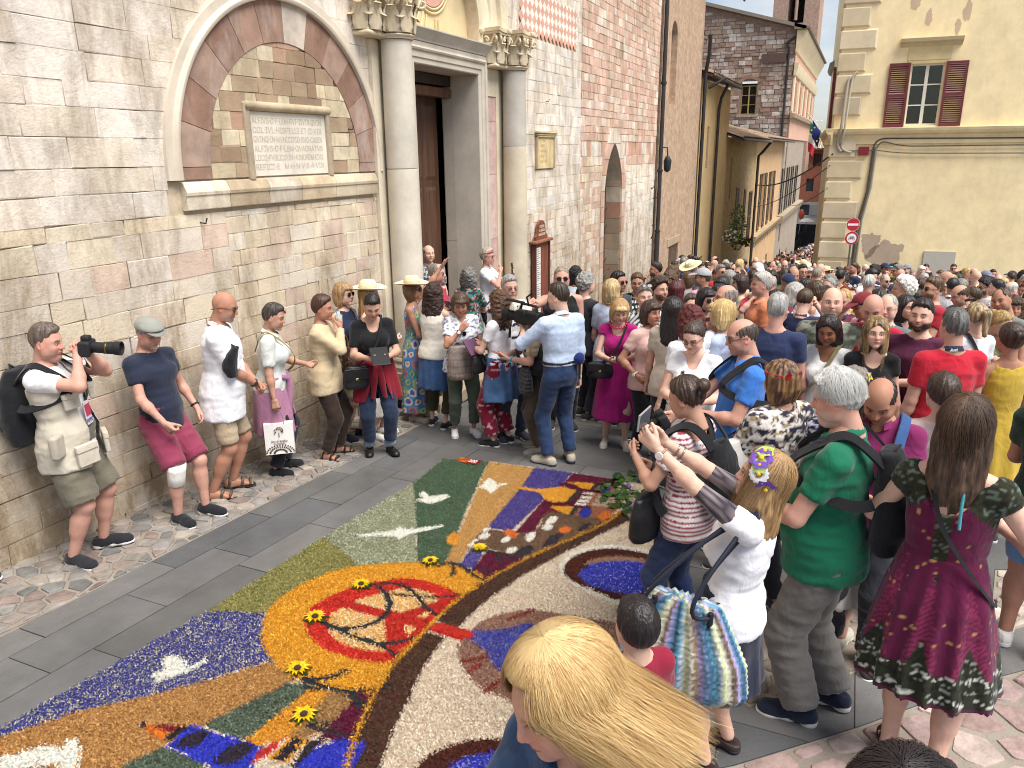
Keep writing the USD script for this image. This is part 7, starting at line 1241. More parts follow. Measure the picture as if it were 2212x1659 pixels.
def print_on(s,txt,yz,h,col,parent,wide=None,back=False,name='lettering',bold=True):
    """Print that follows the chest or back of the top's own surface."""
    m = meshkit.text_mesh(txt,h,.002,bold); m = m.subdivide_to_size(.02); v = np.array(m.vertices); v[:,0] -= v[:,0].mean()
    if wide: v[:,0] *= wide / np.ptp(v[:,0])
    sg = -1 if back else 1; T = (s.topv - s.hip) @ s.R; T = T[T[:,0] * sg > .02]; from scipy.spatial import cKDTree
    yy,zz = sg * v[:,0] + yz[0],v[:,1] + yz[1]; d,i = cKDTree(T[:,1:]).query(np.stack([yy,zz],1),k=4); x = (T[i,0] * sg).max(1) + .003 + v[:,2]; q = np.stack([x * sg,yy,zz],1); return obj(name,(s.hip + q @ s.R.T,np.array(m.faces)),'paint',parent,False,col=lin(col))
def top_prim(s,name='tee_shirt'): return stage.GetPrimAtPath(str(s.prim.GetPath()) + '/' + name)
def watch(s,i,col,face='#e8e4e0',w=.016):
    fa = unit(s.wr[i] - s.el[i]); c = s.wr[i] - fa * .03; r = arm_rad(s)[2] + .004; a = unit(np.cross(fa,[0,0,1])); b = np.cross(fa,a); th = np.linspace(0,2 * np.pi,17); v,f = tube([c + r * (math.cos(t) * a + math.sin(t) * b) for t in th],w * .45,6,False); o = obj('watch',(v,f),'leather',s.prim,True,col=lin(col)); up = unit(-s.palm[i] - fa * (-s.palm[i] @ fa)); v,f = lathe([(.001,0),(.017,0),(.017,.006),(.001,.007)],18,False); M_ = np.stack([fa,np.cross(up,fa),up]); obj('dial',(c + up * r + v @ M_,f),'gloss',o,40,col=lin(face))
def flowers(s,parent,spots,seed=1):
    """Blossoms pinned in the hair. spots: (azimuth, elevation, radius, colour, petals)."""
    for az,el,r,c,n in spots:
        a,e = math.radians(az),math.radians(el); d = np.array([math.cos(e) * math.cos(a),math.cos(e) * math.sin(a),math.sin(e)]); p = np.array([-.01,0,.025]) + d * np.array([.112,.095,.110]); t1 = unit(np.cross(d,[.1,.2,1])); t2 = np.cross(d,t1); b = MB()
        for k in range(n): q = k * 2 * np.pi / n; u,w = math.cos(q) * t1 + math.sin(q) * t2,-math.sin(q) * t1 + math.cos(q) * t2; b.add(np.array([p,p + r * .6 * u + .5 * r * w + d * .008,p + r * u + d * .004,p + r * .6 * u - .5 * r * w + d * .008]),[[0,1,2,3],[3,2,1,0]])
        V,f = b.get(); o = obj('blossom',(s.HV(V),f),'leaf',parent,False,col=lin(c)); v,f,_ = meshkit.arrays(trimesh.creation.icosphere(1,r * .22)); obj('blossom_centre',(s.HV(v + p + d * .008),f),'cloth',o,True,col=lin('#d8b030'))
# memo of the meshes that depend on shape alone, for people built alike
_memo = {}
def memo(fn,tag):
    def g(s,*a,**k):
        if not getattr(s,'key',None): return fn(s,*a,**k)
        q = (tag,s.key,repr(a),repr(sorted(k.items())))
        if q not in _memo: _memo[q] = fn(s,*a,**k)
        return _memo[q]
    return g
skin_mesh,top_mesh,legs_mesh,skirt_mesh,hair_mesh_ = memo(skin_mesh,'a'),memo(top_mesh,'b'),memo(legs_mesh,'c'),memo(skirt_mesh,'d'),hair_mesh
_sk = skeleton
def skeleton(key=None,**k): s = _sk(**k); s.key = (key,repr(sorted((a,str(b)) for a,b in k.items()))) if key else None; return s
_hm = {}
def hair_mesh(style,h,seed=0,bangs=True):
    k = (style,h,seed % 5 if h > .006 else seed,bangs)
    if k not in _hm: _hm[k] = hair_mesh_(style,h,seed,bangs)
    return _hm[k]
TOPS = dict(tee=dict(sleeve=.55),polo=dict(sleeve=.6,neck='collar',name='polo_shirt'),shirt=dict(sleeve=.75,neck='collar',name='shirt',loose=.016,sloose=.014,hem=-.15),tank=dict(sleeve=0,neck='scoop',name='tank_top'),blouse=dict(sleeve=.6,neck='v',name='blouse',loose=.02,flare=.02),sless=dict(sleeve=0,name='sleeveless_top'),long=dict(sleeve=1.93,name='long_sleeved_top',loose=.018),vee=dict(sleeve=.5,neck='v'),scoop=dict(sleeve=.4,neck='scoop'),dress=dict(sleeve=.35,neck='scoop',name='bodice',tuck=True,hem=.05),sdress=dict(sleeve=0,neck='scoop',name='bodice',tuck=True,hem=.05))
def who(label,crown,h,face,body,top,bottom='trousers #2c2f3a',arms=('down','down'),feet_at=None,topk=None,botk=None,**kw):
    """body: 'sex skin hairstyle haircolour'; top: 'kind colour'; bottom: 'kind colour'."""
    sx,sk_,hs,hcol = body.split()[:4]; tk,tc = top.split(); bk,bc = bottom.split(); dz = kw.get('dz',0)
    if feet_at is not None:
        at = on_ground(*feet_at)[:2]; h = float(np.clip(crown_h(*crown,at,dz),h - .07,h + .07))
    elif 'at' in kw: at = kw.pop('at'); h = float(np.clip(crown_h(*crown,at,dz),h - .2,h + .2))
    else: at = stand(*crown,h,dz)
    d = np.hypot(*at); t = dict(TOPS[tk],col=tc,**(topk or {})); b = dict(kind={'jeans': 'trousers'}.get(bk,bk),col=bc,**(botk or {}));
    if bk == 'jeans': b['denim'] = True; b['name'] = 'jeans'
    if b['kind'] == 'skirt' and 'dress' in tk: b.setdefault('hem',.42)
    kw.setdefault('lod',0 if d < 6.2 else 1 if d < 15 else 2); kw.setdefault('skin',sk_)
    if len(body.split()) > 4: kw['hk'] = sx + body.split()[4]
    return person(label,at,face,top=t,bottom=b,hair=(hs,hcol) if 'hair2' not in kw else (hs,hcol,kw.pop('hair2')),sex=sx,h=h,arms=arms,**kw)
def trefoil(s):
    T = (s.topv - s.hip) @ s.R; x = T[(T[:,0] > .02) & (np.abs(T[:,1] + .0) < .12) & (np.abs(T[:,2] - .36) < .06),0].max() + .006; p = sops.unary_union([shapely.affinity.rotate(shapely.affinity.scale(Point(0,.024).buffer(1,12),.011,.020),a,origin=(0,0)) for a in (-48,0,48)]).difference(sops.unary_union([sbox(-.04,y,.04,y + .003) for y in (.004,.012)])); v,f = extrude(p,.003); obj('emblem',(s.hip + s.R @ np.array([x - .012,.075,.33]) + np.stack([v[:,2],v[:,0],v[:,1]],1) @ s.R.T,f),'paint',top_prim(s),False,col=lin('#e0dcdc')); print_on(s,'adidas',(.075,.305),.014,'#e0dcdc',top_prim(s),.055)
def umbria(s):
    t = held(s,'guidebook','blue guidebook titled Umbria under the arm of the woman in the white print tee','book',s.hands[0] + np.array([.02,.06,.02])); R = rotm(15,-20); v,f,_ = meshkit.arrays(rbox(.02,.13,.19,.004,6)); obj('cover',(v @ R.T,f),'paint',t,40,col=lin('#22458c')); m = meshkit.text_mesh('Umbria',.026,.001,True); v = np.array(m.vertices); v[:,0] -= v[:,0].mean(); obj('title',(np.stack([v[:,2] + .0105,v[:,0],v[:,1] + .03],1) @ R.T,np.array(m.faces)),'paint',t,False,col=lin('#dfe4ea')); phone(s,'black phone in the hand of the woman in the white print tee',1,(.02,0,.02),(0,-40,0)); strap(s,'bag_strap',cross_strap(s,1),s.prim,'#d8d4ce',.025)
# ---------------------------------------------------------------- along the church wall, left to right
WS = lambda d=.17,sp=.10: ((.02,sp,12),(-.02,sp,12)); OLD = dict(old=1)
def s1(s):
    vest = open_vest(s,s.prim,'#c9c0ae'); v,f,_ = meshkit.arrays(rbox(.01,.07,.16,.004,6)); p = s.hip + s.R @ np.array([.19,-.03,.20]); o = obj('name_badge',(v @ s.R.T + p,f),'paint',s.prim,40,col=lin('#d8d2d6')); R = np.stack([s.R[:,0],s.R[:,1],s.R[:,2]],1); text_on(s,'FOTO',p + s.R @ np.array([.007,0,-.06]),R,.022,'#2c4a9a',o)
    v,f = bx((.0055,-.034,-.02),(.0065,.034,.06)); obj('badge_print',(v @ s.R.T + p,f),'paint',o,False,col=lin('#c03a58')); strap(s,'lanyard',[s.hip + s.R @ np.array(q) for q in ((-.04,.05,.60),(.06,.10,.55),(.155,.08,.40),(.185,-.02,.28))],o,'#25252a',.015)
    backpack(s,'big black backpack on the back of the photographer in the beige vest','#1b1c20',(.20,.33,.50)); c = camera_thing(s,'black camera with a long lens at the face of the man in the vest',lens=.19,pitch=4)
    strap(s,'camera_strap',[s.hip + s.R @ np.array(q) for q in ((-.03,-.05,.60),(.05,.12,.58),(.17,.13,.48),(.20,.05,.60))],s.prim,'#2a2a20',.035)
    v,f,_ = meshkit.arrays(rbox(.06,.16,.16,.02,6)); obj('waist_pouch',(v + s.hip + [.05,-.22,.05],f),'cloth',s.prim,40,col=lin('#b0a798'))
who('man with grey-brown hair in beige pocket vest photographing with a big camera',(85,702),1.74,62,'m r short #5c4f46 b','tee #e8e6e6','shorts #716b5c',('camera','camera'),(195,1200),botk=dict(length=.92,loose=.035,flare=.03),girth=1.08,belly=.05,shoes=('trainer','#26262a','#cfccc8'),head=(0,12,0),lean=-4,extra=s1,topk=dict(hem=-.12),feet=((.05,.13,20),(-.04,.13,25)),seed=31)
def s2(s):
    J,K,A = s.hj[1],s.kn[1],s.an[1]; r = leg_rad(s)[1] + .014; d = unit(A - K); v,f = tube([K - d * .05,K,K + d * .05,K + d * .12],[r + .012,r + .008,r + .004,r],20); obj('knee_bandage',(wrinkle(v,f,.004,20,2),f),'cloth',s.prim,True,col=lin('#e6e2da')); watch(s,0,'#1d1d1f','#202226')
    t = held(s,'sunglasses','folded dark sunglasses dangling from the hand of the man in the flat cap','sunglasses',s.hands[1]); fr,ln,c = glasses_parts('sun','#22201f'); R = rotm(20,60,30); o = np.array([.09,0,-.02]); obj('frame',((fr[0] - o) @ R.T,fr[1]),'plain',t,True,col=c); obj('lens',((ln[0] - o) @ R.T,ln[1]),'gloss',t,True,col=c)
who('man in grey flat cap and navy T-shirt leaning on the church wall, bandaged knee',(340,668),1.72,38,'m r crop #8a8a88 o','tee #262b3d','shorts #87384f',(((.22,.29,.88),(-1,.5,-.1),(-.6,-.6,.2),'relaxed'),((.36,.16,.90),(-.7,1,-.1),(-.3,-.6,.4),'grip')),(356,1102),botk=dict(length=.93,loose=.025,flare=.025),hat=('flat','#8b8c84'),shoes=('trainer','#1f2126','#d5d2cc'),pelvis=(.14,0,-.03),lean=-5,head=(-6,24,0),feet=((.36,.10,8),(.30,.12,8)),belly=.03,extra=s2,seed=32)
def s3(s): v,f = tube([s.HV(q) for q in ((-.02,.088,-.004),(-.06,.07,-.03),(-.10,0,-.06),(-.06,-.07,-.03),(-.02,-.088,-.004))],.0022,5); obj('glasses_cord',(v,f),'plain',s.prim,True,col=lin('#222222')); watch(s,1,'#2a2a2c','#303236'); backpack(s,'small black shoulder bag behind the bald man in the white shirt','#1c1c20',(.10,.16,.24),False,off=(.30,-.20,.02))
who('tanned bald man in loose white shirt, khaki shorts and brown sandals',(500,625),1.80,82,'m c bald #777777 o','shirt #efeff1','shorts #b5a286',('clasp','clasp'),(508,1065),botk=dict(length=.88,loose=.014,flare=.015),glasses=('sun','#1d1d20'),shoes=('sandal','#54463a','#2a2624'),head=(-8,14,0),topk=dict(hem=-.20,loose=.032,sleeve=.95,sloose=.022),lean=5,belly=.05,girth=1.05,extra=s3,feet=((-.02,.12,10),(-.16,.10,4)),seed=33)
def paper_bag(s):
    p = s.hands[1] + np.array([0,0,-.27]); t = held(s,'paper_bag','white paper carrier bag printed with a brown tree and olive leaves','paper bag',p,math.radians(96)); v,f = bx((-.05,-.125,-.15),(.05,.125,.13)); v[v[:,2] > 0,0] *= .75; obj('sheet',(v,f),'paint',t,False,col=lin('#e4e1dc'))
    pr = MB(); g = np.random.default_rng(3)
    def leaf(y,z,a,l,w): q = np.array([(0,0),(l * .5,w),(l,0),(l * .5,-w)]); c,d = math.cos(a),math.sin(a); q = q @ np.array([[c,d],[-d,c]]) + [y,z]; pr.add(np.c_[np.full(4,.0515),q],[[0,1,2,3],[3,2,1,0]]); pr.add(np.c_[np.full(4,-.0515),q],[[0,1,2,3],[3,2,1,0]])
    for a in np.linspace(.15,2.99,15):
        for r in (.035,.065,.09): leaf(r * 1.2 * math.cos(a),-.145 + r * .75 * math.sin(a),a,.024,.007)
    for k in range(60): a,r = g.uniform(-.5,3.64),.038 * math.sqrt(g.uniform(.1,1)); leaf(r * math.cos(a),.062 + r * math.sin(a),a,.011,.004)
    for sx in (-1,1): pr.add(np.array([(sx * .0517,-.004,.01),(sx * .0517,.004,.01),(sx * .0517,.003,.055),(sx * .0517,-.003,.055)]),[[0,1,2,3],[3,2,1,0]])
    pr.build('tree_print','paint',t,False,col=lin('#6f5638'),kind='stuff')
    for sg in (-1,1):
        for tx,h,z in (('Oro di Spello',.017,-.035),('Olio Extravergine',.009,-.055)): R = np.array([[sg,0,0],[0,sg,0],[0,0,1.0]]); text_on(s,tx,(sg * .0518,0,z),R,h,'#6f5638',t)
    for x in (-.045,.045): th = np.linspace(0,np.pi,12); v,f = tube(np.stack([np.full(12,x * .8),.05 * np.cos(th),.125 + .14 * np.sin(th)],1),.003,5); obj('handle',(v,f),'plain',t,True,col=lin('#8a6a48'))
def s4(s): wrap(s,'pink_wrap',s.prim,'#a0708a',.46,front=False); paper_bag(s); flowers(s,s.prim,[(25,20,.022,'#c93058',7),(45,14,.022,'#d33a60',7)],4); bag(s,'mustard yellow fringed shoulder bag at the hip of the woman in the pink wrap',s.hip + np.array([.02,.25,-.05]),(.12,.30,.32),'#b09a4a','shoulder_bag','cloth',0,cross_strap(s,-1,.10),'#8c7a3c')
who('woman with short dark hair and red flowers, pale shirt and pink wrap',(600,656),1.66,80,'f t short #3d342f o','shirt #c9cdc8','trousers #222226',(((.34,.12,1.10),(-.2,.7,-1),(-.3,-.4,.8),'relaxed'),((.05,.26,.84),(-1,.3,-.1),(0,-1,0),'fist')),(608,1018),shoes=('trainer','#202023','#1f1f22'),head=(-6,12,0),topk=dict(hem=.0),lean=4,extra=s4,girth=1.12,seed=34)
def s5(s):
    bag(s,'big dark brown monogram handbag with tan handle on the arm of the woman in beige',s.hip + np.array([.10,.30,.02]),(.20,.44,.34),'#3b2d24',rot=0,handle=.16,scol='#a07038',pat=('monogram',{})); t = held(s,'cup','small pale drink cup with blue straw at the mouth of the woman in beige','cup',s.hands[1] + np.array([.01,0,.0])); v,f = lathe([(.03,-.05),(.036,.05),(.034,.05),(.028,-.045)],20); obj('beaker',(v,f),'paint',t,True,col=lin('#cfd8c8')); v,f = tube([(0,0,.0),(-.02,0,.09),(-.05,0,.12)],.004,6); obj('straw',(v,f),'paint',t,True,col=lin('#3f8fc0'))
@pattern
def monogram(v,c,a='#8a6c40'): q = np.arctan2(v[:,1],v[:,0]) * .12 / .032; m = ((q % 1 - .5) ** 2 + ((v[:,2] / .032 + .5 * (np.floor(q) % 2)) % 1 - .5) ** 2 < .06); return np.where(m[:,None],lin(a),c)
who('woman with short brown hair in beige jacket and dark brown trousers, drinking',(697,640),1.62,70,'f c pixie #43291d o','long #c7b390','trousers #33261f',(((.12,.26,1.02),(-.8,.7,-.2),(0,-1,.3),'grip'),'mouth'),(720,985),shoes=('sandal','#2c211b','#241d1a'),topk=dict(hem=-.16,loose=.025),girth=1.12,extra=s5,seed=35,head=(0,6,0))
def s6(s): bag(s,'bright blue crossbody bag of the woman in navy beside the church wall',s.hip + np.array([.13,-.12,.05]),(.09,.22,.20),'#2c4a8c','shoulder_bag','cloth',0,cross_strap(s,1,.05),'#6a86b8',.03)
who('woman with dark glasses and fair hair in navy sleeveless top and beige shorts',(728,612),1.70,55,'f a bob #96764f','sless #232a44','shorts #b5a88e',('chest','down'),(765,945),botk=dict(length=.9,flare=.03),glasses=('sun','#26222a'),shoes=('trainer','#20263c','#202436'),extra=s6,seed=36)
def s7(s):
    wrap(s,'red_cardigan',s.prim,'#7c1626',.62); t = held(s,'tablet','black tablet read by the woman in the black T-shirt','tablet',(s.hands[0] + s.hands[1]) / 2 + np.array([.03,0,.02])); R = rotm(0,-60); v,f,_ = meshkit.arrays(rbox(.012,.17,.24,.006,6)); obj('case',(v @ R.T,f),'leather',t,40,col=lin('#1a1a1c')); v,f = bx((-.0085,-.075,-.105),(-.0065,.075,.105)); obj('screen',(v @ R.T,f),'gloss',t,False,col=lin('#20262c'))
    bag(s,'black leather crossbody bag with gold clasp of the woman in the black T-shirt',s.hip + np.array([.13,-.20,.0]),(.11,.25,.22),'#1a1a1c','shoulder_bag','leather',0,cross_strap(s,1,.05),'#1a1a1c',.02,flap=True); v,f = tube([s.HV(q) for q in ((.04,.06,-.15),(.085,.035,-.19),(.10,0,-.21),(.085,-.035,-.19),(.04,-.06,-.15))],.003,5); obj('necklace',(v,f),'metal',s.prim,True,col=lin('#c9a24a'))
    for A,toe in s.foot: v,f = lathe([(.052,0),(.058,.02),(.056,.055),(.05,.06)],18); obj('turn_up',(v + [A[0] - .01,A[1],.085],f),'denim',s.prim,True,col=lin('#8b9bb0'))
who('woman with short black hair in black T-shirt reading a tablet, jeans',(820,628),1.63,8,'f b short #1e1b1c o','scoop #17171a','jeans #26324a',('phone','phone'),(822,978),botk=dict(length=1.78),shoes=('loafer','#18181a','#141416'),head=(0,30,0),girth=1.12,extra=s7,seed=37,topk=dict(sleeve=.75,hem=-.02))
who('woman in cream straw hat with long fair hair and white lace skirt',(795,613),1.66,75,'f a long #a5804f','tank #ddd6cc','skirt #e2ddd4',('down','chest'),None,hat=('straw','#e5d9b4'),seed=38,botk=dict(hem=.30,flare=.06),shoes=('trainer','#dcd8d2','#dcd8d2'))
@pattern
def circles(v,c,cols=('#3f6fb0','#b9b43c','#c46a3a','#dcd6c8','#2f8c8a','#7a3f86')):
    q = np.stack([np.arctan2(v[:,1],v[:,0]) * .2,v[:,2]],1) / .11; q[:,0] += .5 * (np.floor(q[:,1]) % 2); i = np.floor(q); r = np.hypot(*(q - i - .5).T); a = ((i[:,0] * 7 + i[:,1] * 13) % 5).astype(int); C = np.array([lin(k) for k in cols]); o = np.where((r < .16)[:,None],C[(a + 2) % 6],np.where((r < .30)[:,None],C[(a + 3) % 6],np.where((r < .46)[:,None],C[a],np.broadcast_to(c,v.shape)))); return o
who('woman in straw hat and long circle-patterned dress touching the column',(850,605),1.70,78,'f c bob #6a4a30','dress #5a88b0','skirt #5a88b0',('wall','chest'),(905,905),hat=('straw2','#e0d3ae'),glasses=('sun','#332a26'),topk=dict(pat='circles',sleeve=0),botk=dict(pat='circles',hem=.14,flare=.05),shoes=('trainer','#a99c8c','#b8ad9c'),seed=39)
who('man with receding grey hair and glasses in crimson printed T-shirt by the column',(942,570),1.78,70,'m r thin #6e655c o','tee #a02a3e','trousers #35353c',('down','down'),None,at=(on_wall(942,570,4.55)[0],4.55),dz=.02,glasses=('eye','#8a8a8a'),topk=dict(pat=('floral',dict(cols=('#d8b0b4',),sc=18,th=.70))),seed=40)
who('pink-faced balding man in plaid shirt standing up in the doorway',(925,530),1.75,20,'m p fringe #9a8a7a o','shirt #4a5258','trousers #33363c',('down','down'),None,at=(on_wall(925,530,5.45)[0],5.45),dz=.27,topk=dict(pat=('plaid',dict(a='#b9bcb8',p=.06))),seed=41)
def s12(s): wrap(s,'denim_jacket',s.prim,'#3f5f8c',.52,True); phone(s,'phone raised by the woman with dark curly hair in the cream blouse',0)
who('woman with long dark curly hair, sleeveless cream blouse and denim jacket tied round waist',(937,613),1.66,150,'f a curlylong #33211c','sless #e6e0d2','trousers #45402f',('phonehi','phonehi'),(948,922),topk=dict(loose=.03,hem=-.02),shoes=('trainer','#222226','#ded9d2'),extra=s12,seed=42,botk=dict(length=1.75))
def s13(s):
    backpack_ = bag(s,'small grey-beige checked backpack held in front of the woman in floral white',s.hip + np.array([.20,-.06,.06]),(.17,.28,.36),'#8d7f76','backpack','leather',0,None,None,handle=.06,pat=('plaid',dict(a='#75685f',p=.035))); t = held(s,'booklet','purple booklet in the hand of the woman in the floral white blouse','booklet',s.hands[0] + np.array([.03,.02,.03])); R = rotm(20,-50); v,f = bx((-.006,-.07,-.10),(.006,.07,.10)); obj('cover',(v @ R.T,f),'paint',t,False,col=lin('#54304f'))
    fr,ln,c = glasses_parts('sun','#161616'); p = s.hip + s.R @ np.array([.15,0,.38]); R = s.R @ rotm(0,0,90); obj('hanging_sunglasses',((ln[0] - [.09,0,0]) @ R.T + p,ln[1]),'gloss',s.prim,True,col=c); watch(s,1,'#2b2b2e')
who('woman with brown bob in floral white blouse and green trousers, looking down',(1005,630),1.65,12,'f c bob #4a3324 o','blouse #e3e3e6','trousers #4d5647',(('phone'),((.19,.04,1.34),(0,.8,-1),(-.8,-.5,.2),'hold')),(1003,938),topk=dict(pat=('floral',dict(cols=('#6a6c88','#8c8ca2'),sc=46,th=.66))),botk=dict(length=1.78),shoes=('trainer','#e4e3e2','#e6e4e2'),head=(-10,22,0),extra=s13,seed=43)
def s14(s): wrap(s,'denim_jacket',s.prim,'#4a6a94',.56,True); phone(s,'phone in the hand of the woman in white T-shirt and red patterned trousers',0,(.02,0,.02),(0,-60,0)); bag(s,'small black crossbody bag of the woman with wavy brown hair',s.hip + np.array([.14,.17,.06]),(.09,.2,.18),'#19191c','shoulder_bag','leather',0,cross_strap(s,-1,.08),'#19191c',.025); watch(s,0,'#b9b9b9')
who('woman with long wavy brown hair, white T-shirt, jacket round waist, red patterned trousers',(1060,630),1.66,-125,'f a curlylong #4f3626','tee #ebebef','trousers #7a1830',('phone','phone'),(1083,960),botk=dict(pat=('floral',dict(cols=('#c9a0a4',),sc=30,th=.71)),loose=.03,length=1.85),shoes=('trainer','#202024','#d9d6d2'),extra=s14,seed=44,topk=dict(hem=0))
who('person with curly grey hair in dark jungle-print shirt seen from behind',(1012,580),1.66,165,'f a curlybob #74706c','shirt #26323c','trousers #2a2c34',('phone','phone'),None,topk=dict(pat=('floral',dict(cols=('#3f8f86','#c98a8c','#2f6a50'),sc=30,th=.58))),seed=45)
def s16(s): phone(s,'black phone held up by the woman in white T-shirt on the church steps',0,(.0,0,.05),(0,-10,0)); strap(s,'bag_strap',cross_strap(s,1),s.prim,'#2a2a30',.02)
who('woman with short blond-grey hair and pink headband in white T-shirt holding up a phone',(1052,537),1.66,72,'f r pixie #a89a88 o','tee #ededf0','trousers #2a3040',('phonehi',((.22,.05,1.42),(0,.8,-1),(-.6,-.6,.2),'hold')),None,at=(on_wall(1052,537,4.75)[0],4.75),dz=.28,glasses=('eye','#2b2020'),extra=lambda s: (s16(s),obj('headband',(lambda a: (s.HV(a[0]),a[1]))(tube([(.102 * math.cos(t) - .01,.086 * math.sin(t),.055 + .02 * math.cos(t)) for t in np.linspace(0,6.283,25)],.009,6,False)),'cloth',s.prim,True,col=lin('#b8606a'))),seed=46)
who('grey-haired man with glasses in white polo with navy and red stripes',(1100,596),1.76,22,'m r short #8f8d8a o','polo #e2e2e6','trousers #33384a',('hang','hang'),None,glasses=('eye','#777777'),topk=dict(pat=('stripes',dict(a='#20263f',p=.14,duty=.28))),seed=47)
def s18(s): watch(s,1,'#1d1d20')
who('bald man with wrap-around sunglasses in black tank top raising his fist',(1213,576),1.82,5,'m r crop #8a7a6c b','tank #19191b','trousers #2b2d33',('hang',((.34,.36,1.44),(.2,1,-.4),(-.3,-.4,-1),'fist')),None,glasses=('sun','#131316'),girth=1.1,extra=s18,seed=48)
def s19(s):
    open_vest(s,s.prim,'#26282c','dark_vest',.12,-.02,pockets=False); watch(s,0,'#3fa0c0','#bfe0ea',.022); bag(s,'black checked camera bag hanging in front of the old man in plaid',s.hip + np.array([.17,.12,-.02]),(.14,.26,.26),'#232326','camera_bag','cloth',0,cross_strap(s,-1,.05),'#1d1d20',.04,pat=('plaid',dict(a='#4a4a4e',p=.04))); t = held(s,'leaflet','small reddish leaflet in the hands of the white-haired old man','leaflet',s.hands[0] + np.array([.04,0,.02])); v,f = bx((-.09,-.05,-.002),(.07,.05,.002)); obj('page',(v @ rotm(0,-25).T,f),'paint',t,False,col=lin('#8c5a58'))
    v,f = tube([s.HV(q) for q in ((.0,.07,.10),(.03,0,.125),(.0,-.07,.10))],.009,6); obj('headset_band',(v,f),'rubber',s.prim,True,col=lin('#1c1c1f'))
who('white-haired old man stooping over a leaflet in beige plaid shirt and brown trousers',(1165,645),1.66,-75,'m r swept #d6d0c6 o','shirt #b8a98c','trousers #4a4038',('phone','phone'),(1165,972),topk=dict(pat=('plaid',dict(a='#94856c',p=.055))),shoes=('trainer','#7a746c','#a39c90'),lean=12,head=(0,20,0),extra=s19,seed=49)
def s20(s):
    p = s.hip + s.R @ np.array([.30,.16,.50]); t = held(s,'video_camera','professional black shoulder video camera carried by the man in the pale blue shirt','video camera',p,math.radians(18)); MBobj(t,'body',[rbox(.30,.11,.13,.02,8)],'rubber','#1b1b1d'); v,f = lathe([(.045,0),(.05,.02),(.05,.10),(.062,.11),(.066,.17),(.055,.17),(.045,.12),(.001,.12)],24,False); MBobj(t,'lens',[(np.stack([v[:,2] + .14,v[:,0],v[:,1]],1),f)],'rubber','#141416'); MBobj(t,'handle',[tube([(-.10,0,.06),(-.09,0,.12),(.09,0,.13),(.12,0,.06)],.014,8)],'rubber','#202022'); MBobj(t,'microphone',[tube([(.02,.05,.15),(.25,.05,.16)],.014,10)],'rubber','#232325'); MBobj(t,'viewfinder',[rbox(.09,.06,.05,.01,6) if False else (meshkit.arrays(rbox(.09,.06,.05,.01,6))[0] + [.0,.10,.07],meshkit.arrays(rbox(.09,.06,.05,.01,6))[1])],'rubber','#1a1a1c'); MBobj(t,'grip',[tube([(.05,-.07,-.04),(.02,-.09,-.10),(-.04,-.08,-.14)],.02,8)],'rubber','#19191b'); MBobj(t,'light_bracket',[tube([(-.02,.03,.13),(-.06,.10,.22),(-.16,.12,.28)],.009,6)],'rubber','#19191b')
    v,f,_ = meshkit.arrays(trimesh.creation.icosphere(3,.05)); t = held(s,'microphone','blue foam microphone sticking out of the cameraman\'s back pocket','microphone',s.hip + np.array([-.14,-.13,.16])); obj('foam',(v * [1,1,1.15] + .003 * meshkit.noise(v * 400,1)[:,None],f),'cloth',t,True,col=lin('#1c2c66')); v,f = tube([(0,0,-.05),(0,0,-.20)],.012,8); obj('handle',(v,f),'rubber',t,True,col=lin('#1d1d20')); v,f = tube([s.hip + np.array([np.interp(.13 * s.k,s.prof[:,0],s.prof[:,2]) * math.cos(a) * 1.12,np.interp(.13 * s.k,s.prof[:,0],s.prof[:,1]) * math.sin(a) * 1.1,.125 * s.k]) for a in np.linspace(0,6.283,40)],.018,6,False); obj('belt',(v,f),'leather',s.prim,True,col=lin('#1b1918'))
who('cameraman with dark receding hair in pale blue shirt and jeans seen from behind',(1216,613),1.80,-148,'m a short #33291f','shirt #b4c4dc','jeans #26395a',(((.34,.20,1.28),(-.3,.9,-.8),(.3,-.6,.8),'hold'),'hang'),(1208,1000),topk=dict(tuck=True,hem=.10,sleeve=1.15,loose=.02),shoes=('trainer','#b0a898','#2e3444'),head=(35,6,0),extra=s20,seed=50,feet=((.0,.12,25),(-.02,.12,25)))
who('woman with black updo in red and dark floral top and black trousers from behind',(1266,628),1.64,172,'f t bun #17161a','sless #5a2a38','trousers #1c1d24',('phone','phone'),(1255,895),topk=dict(pat=('floral',dict(cols=('#8c9a92','#1f1f26','#a83a4a'),sc=34,th=.55)),neck='low'),botk=dict(length=1.75),shoes=('sandal','#221c1e','#2a2020'),seed=51)
for a in (('woman with a mop of black curly hair behind the cameraman',(1243,577),1.70,170,'f c curlybob #1b191b','tee #cfdbe6'),('man with thick grey curly hair in dark jacket',(1266,592),1.72,130,'m a curly #8b8984','long #33343a'),('woman with streaked blond hair in pale blue shirt from behind',(1322,604),1.68,160,'f a lob #b39a70','shirt #bcc9e0'),('young man with black hair and sunglasses beside the side door',(1336,588),1.74,50,'m c short #1d1a1a','tee #3c4046'),('man with black hair and beard in navy T-shirt, hand at mouth, by the church pipe',(1418,567),1.78,-80,'m c short #211c1c','tee #27324c')): who(*a,arms=('down','mouth') if 'mouth' in a[0] else ('down','phone'),glasses=('sun','#151518') if 'sunglasses' in a[0] else None,beard=(.7,) if 'beard' in a[0] else None)
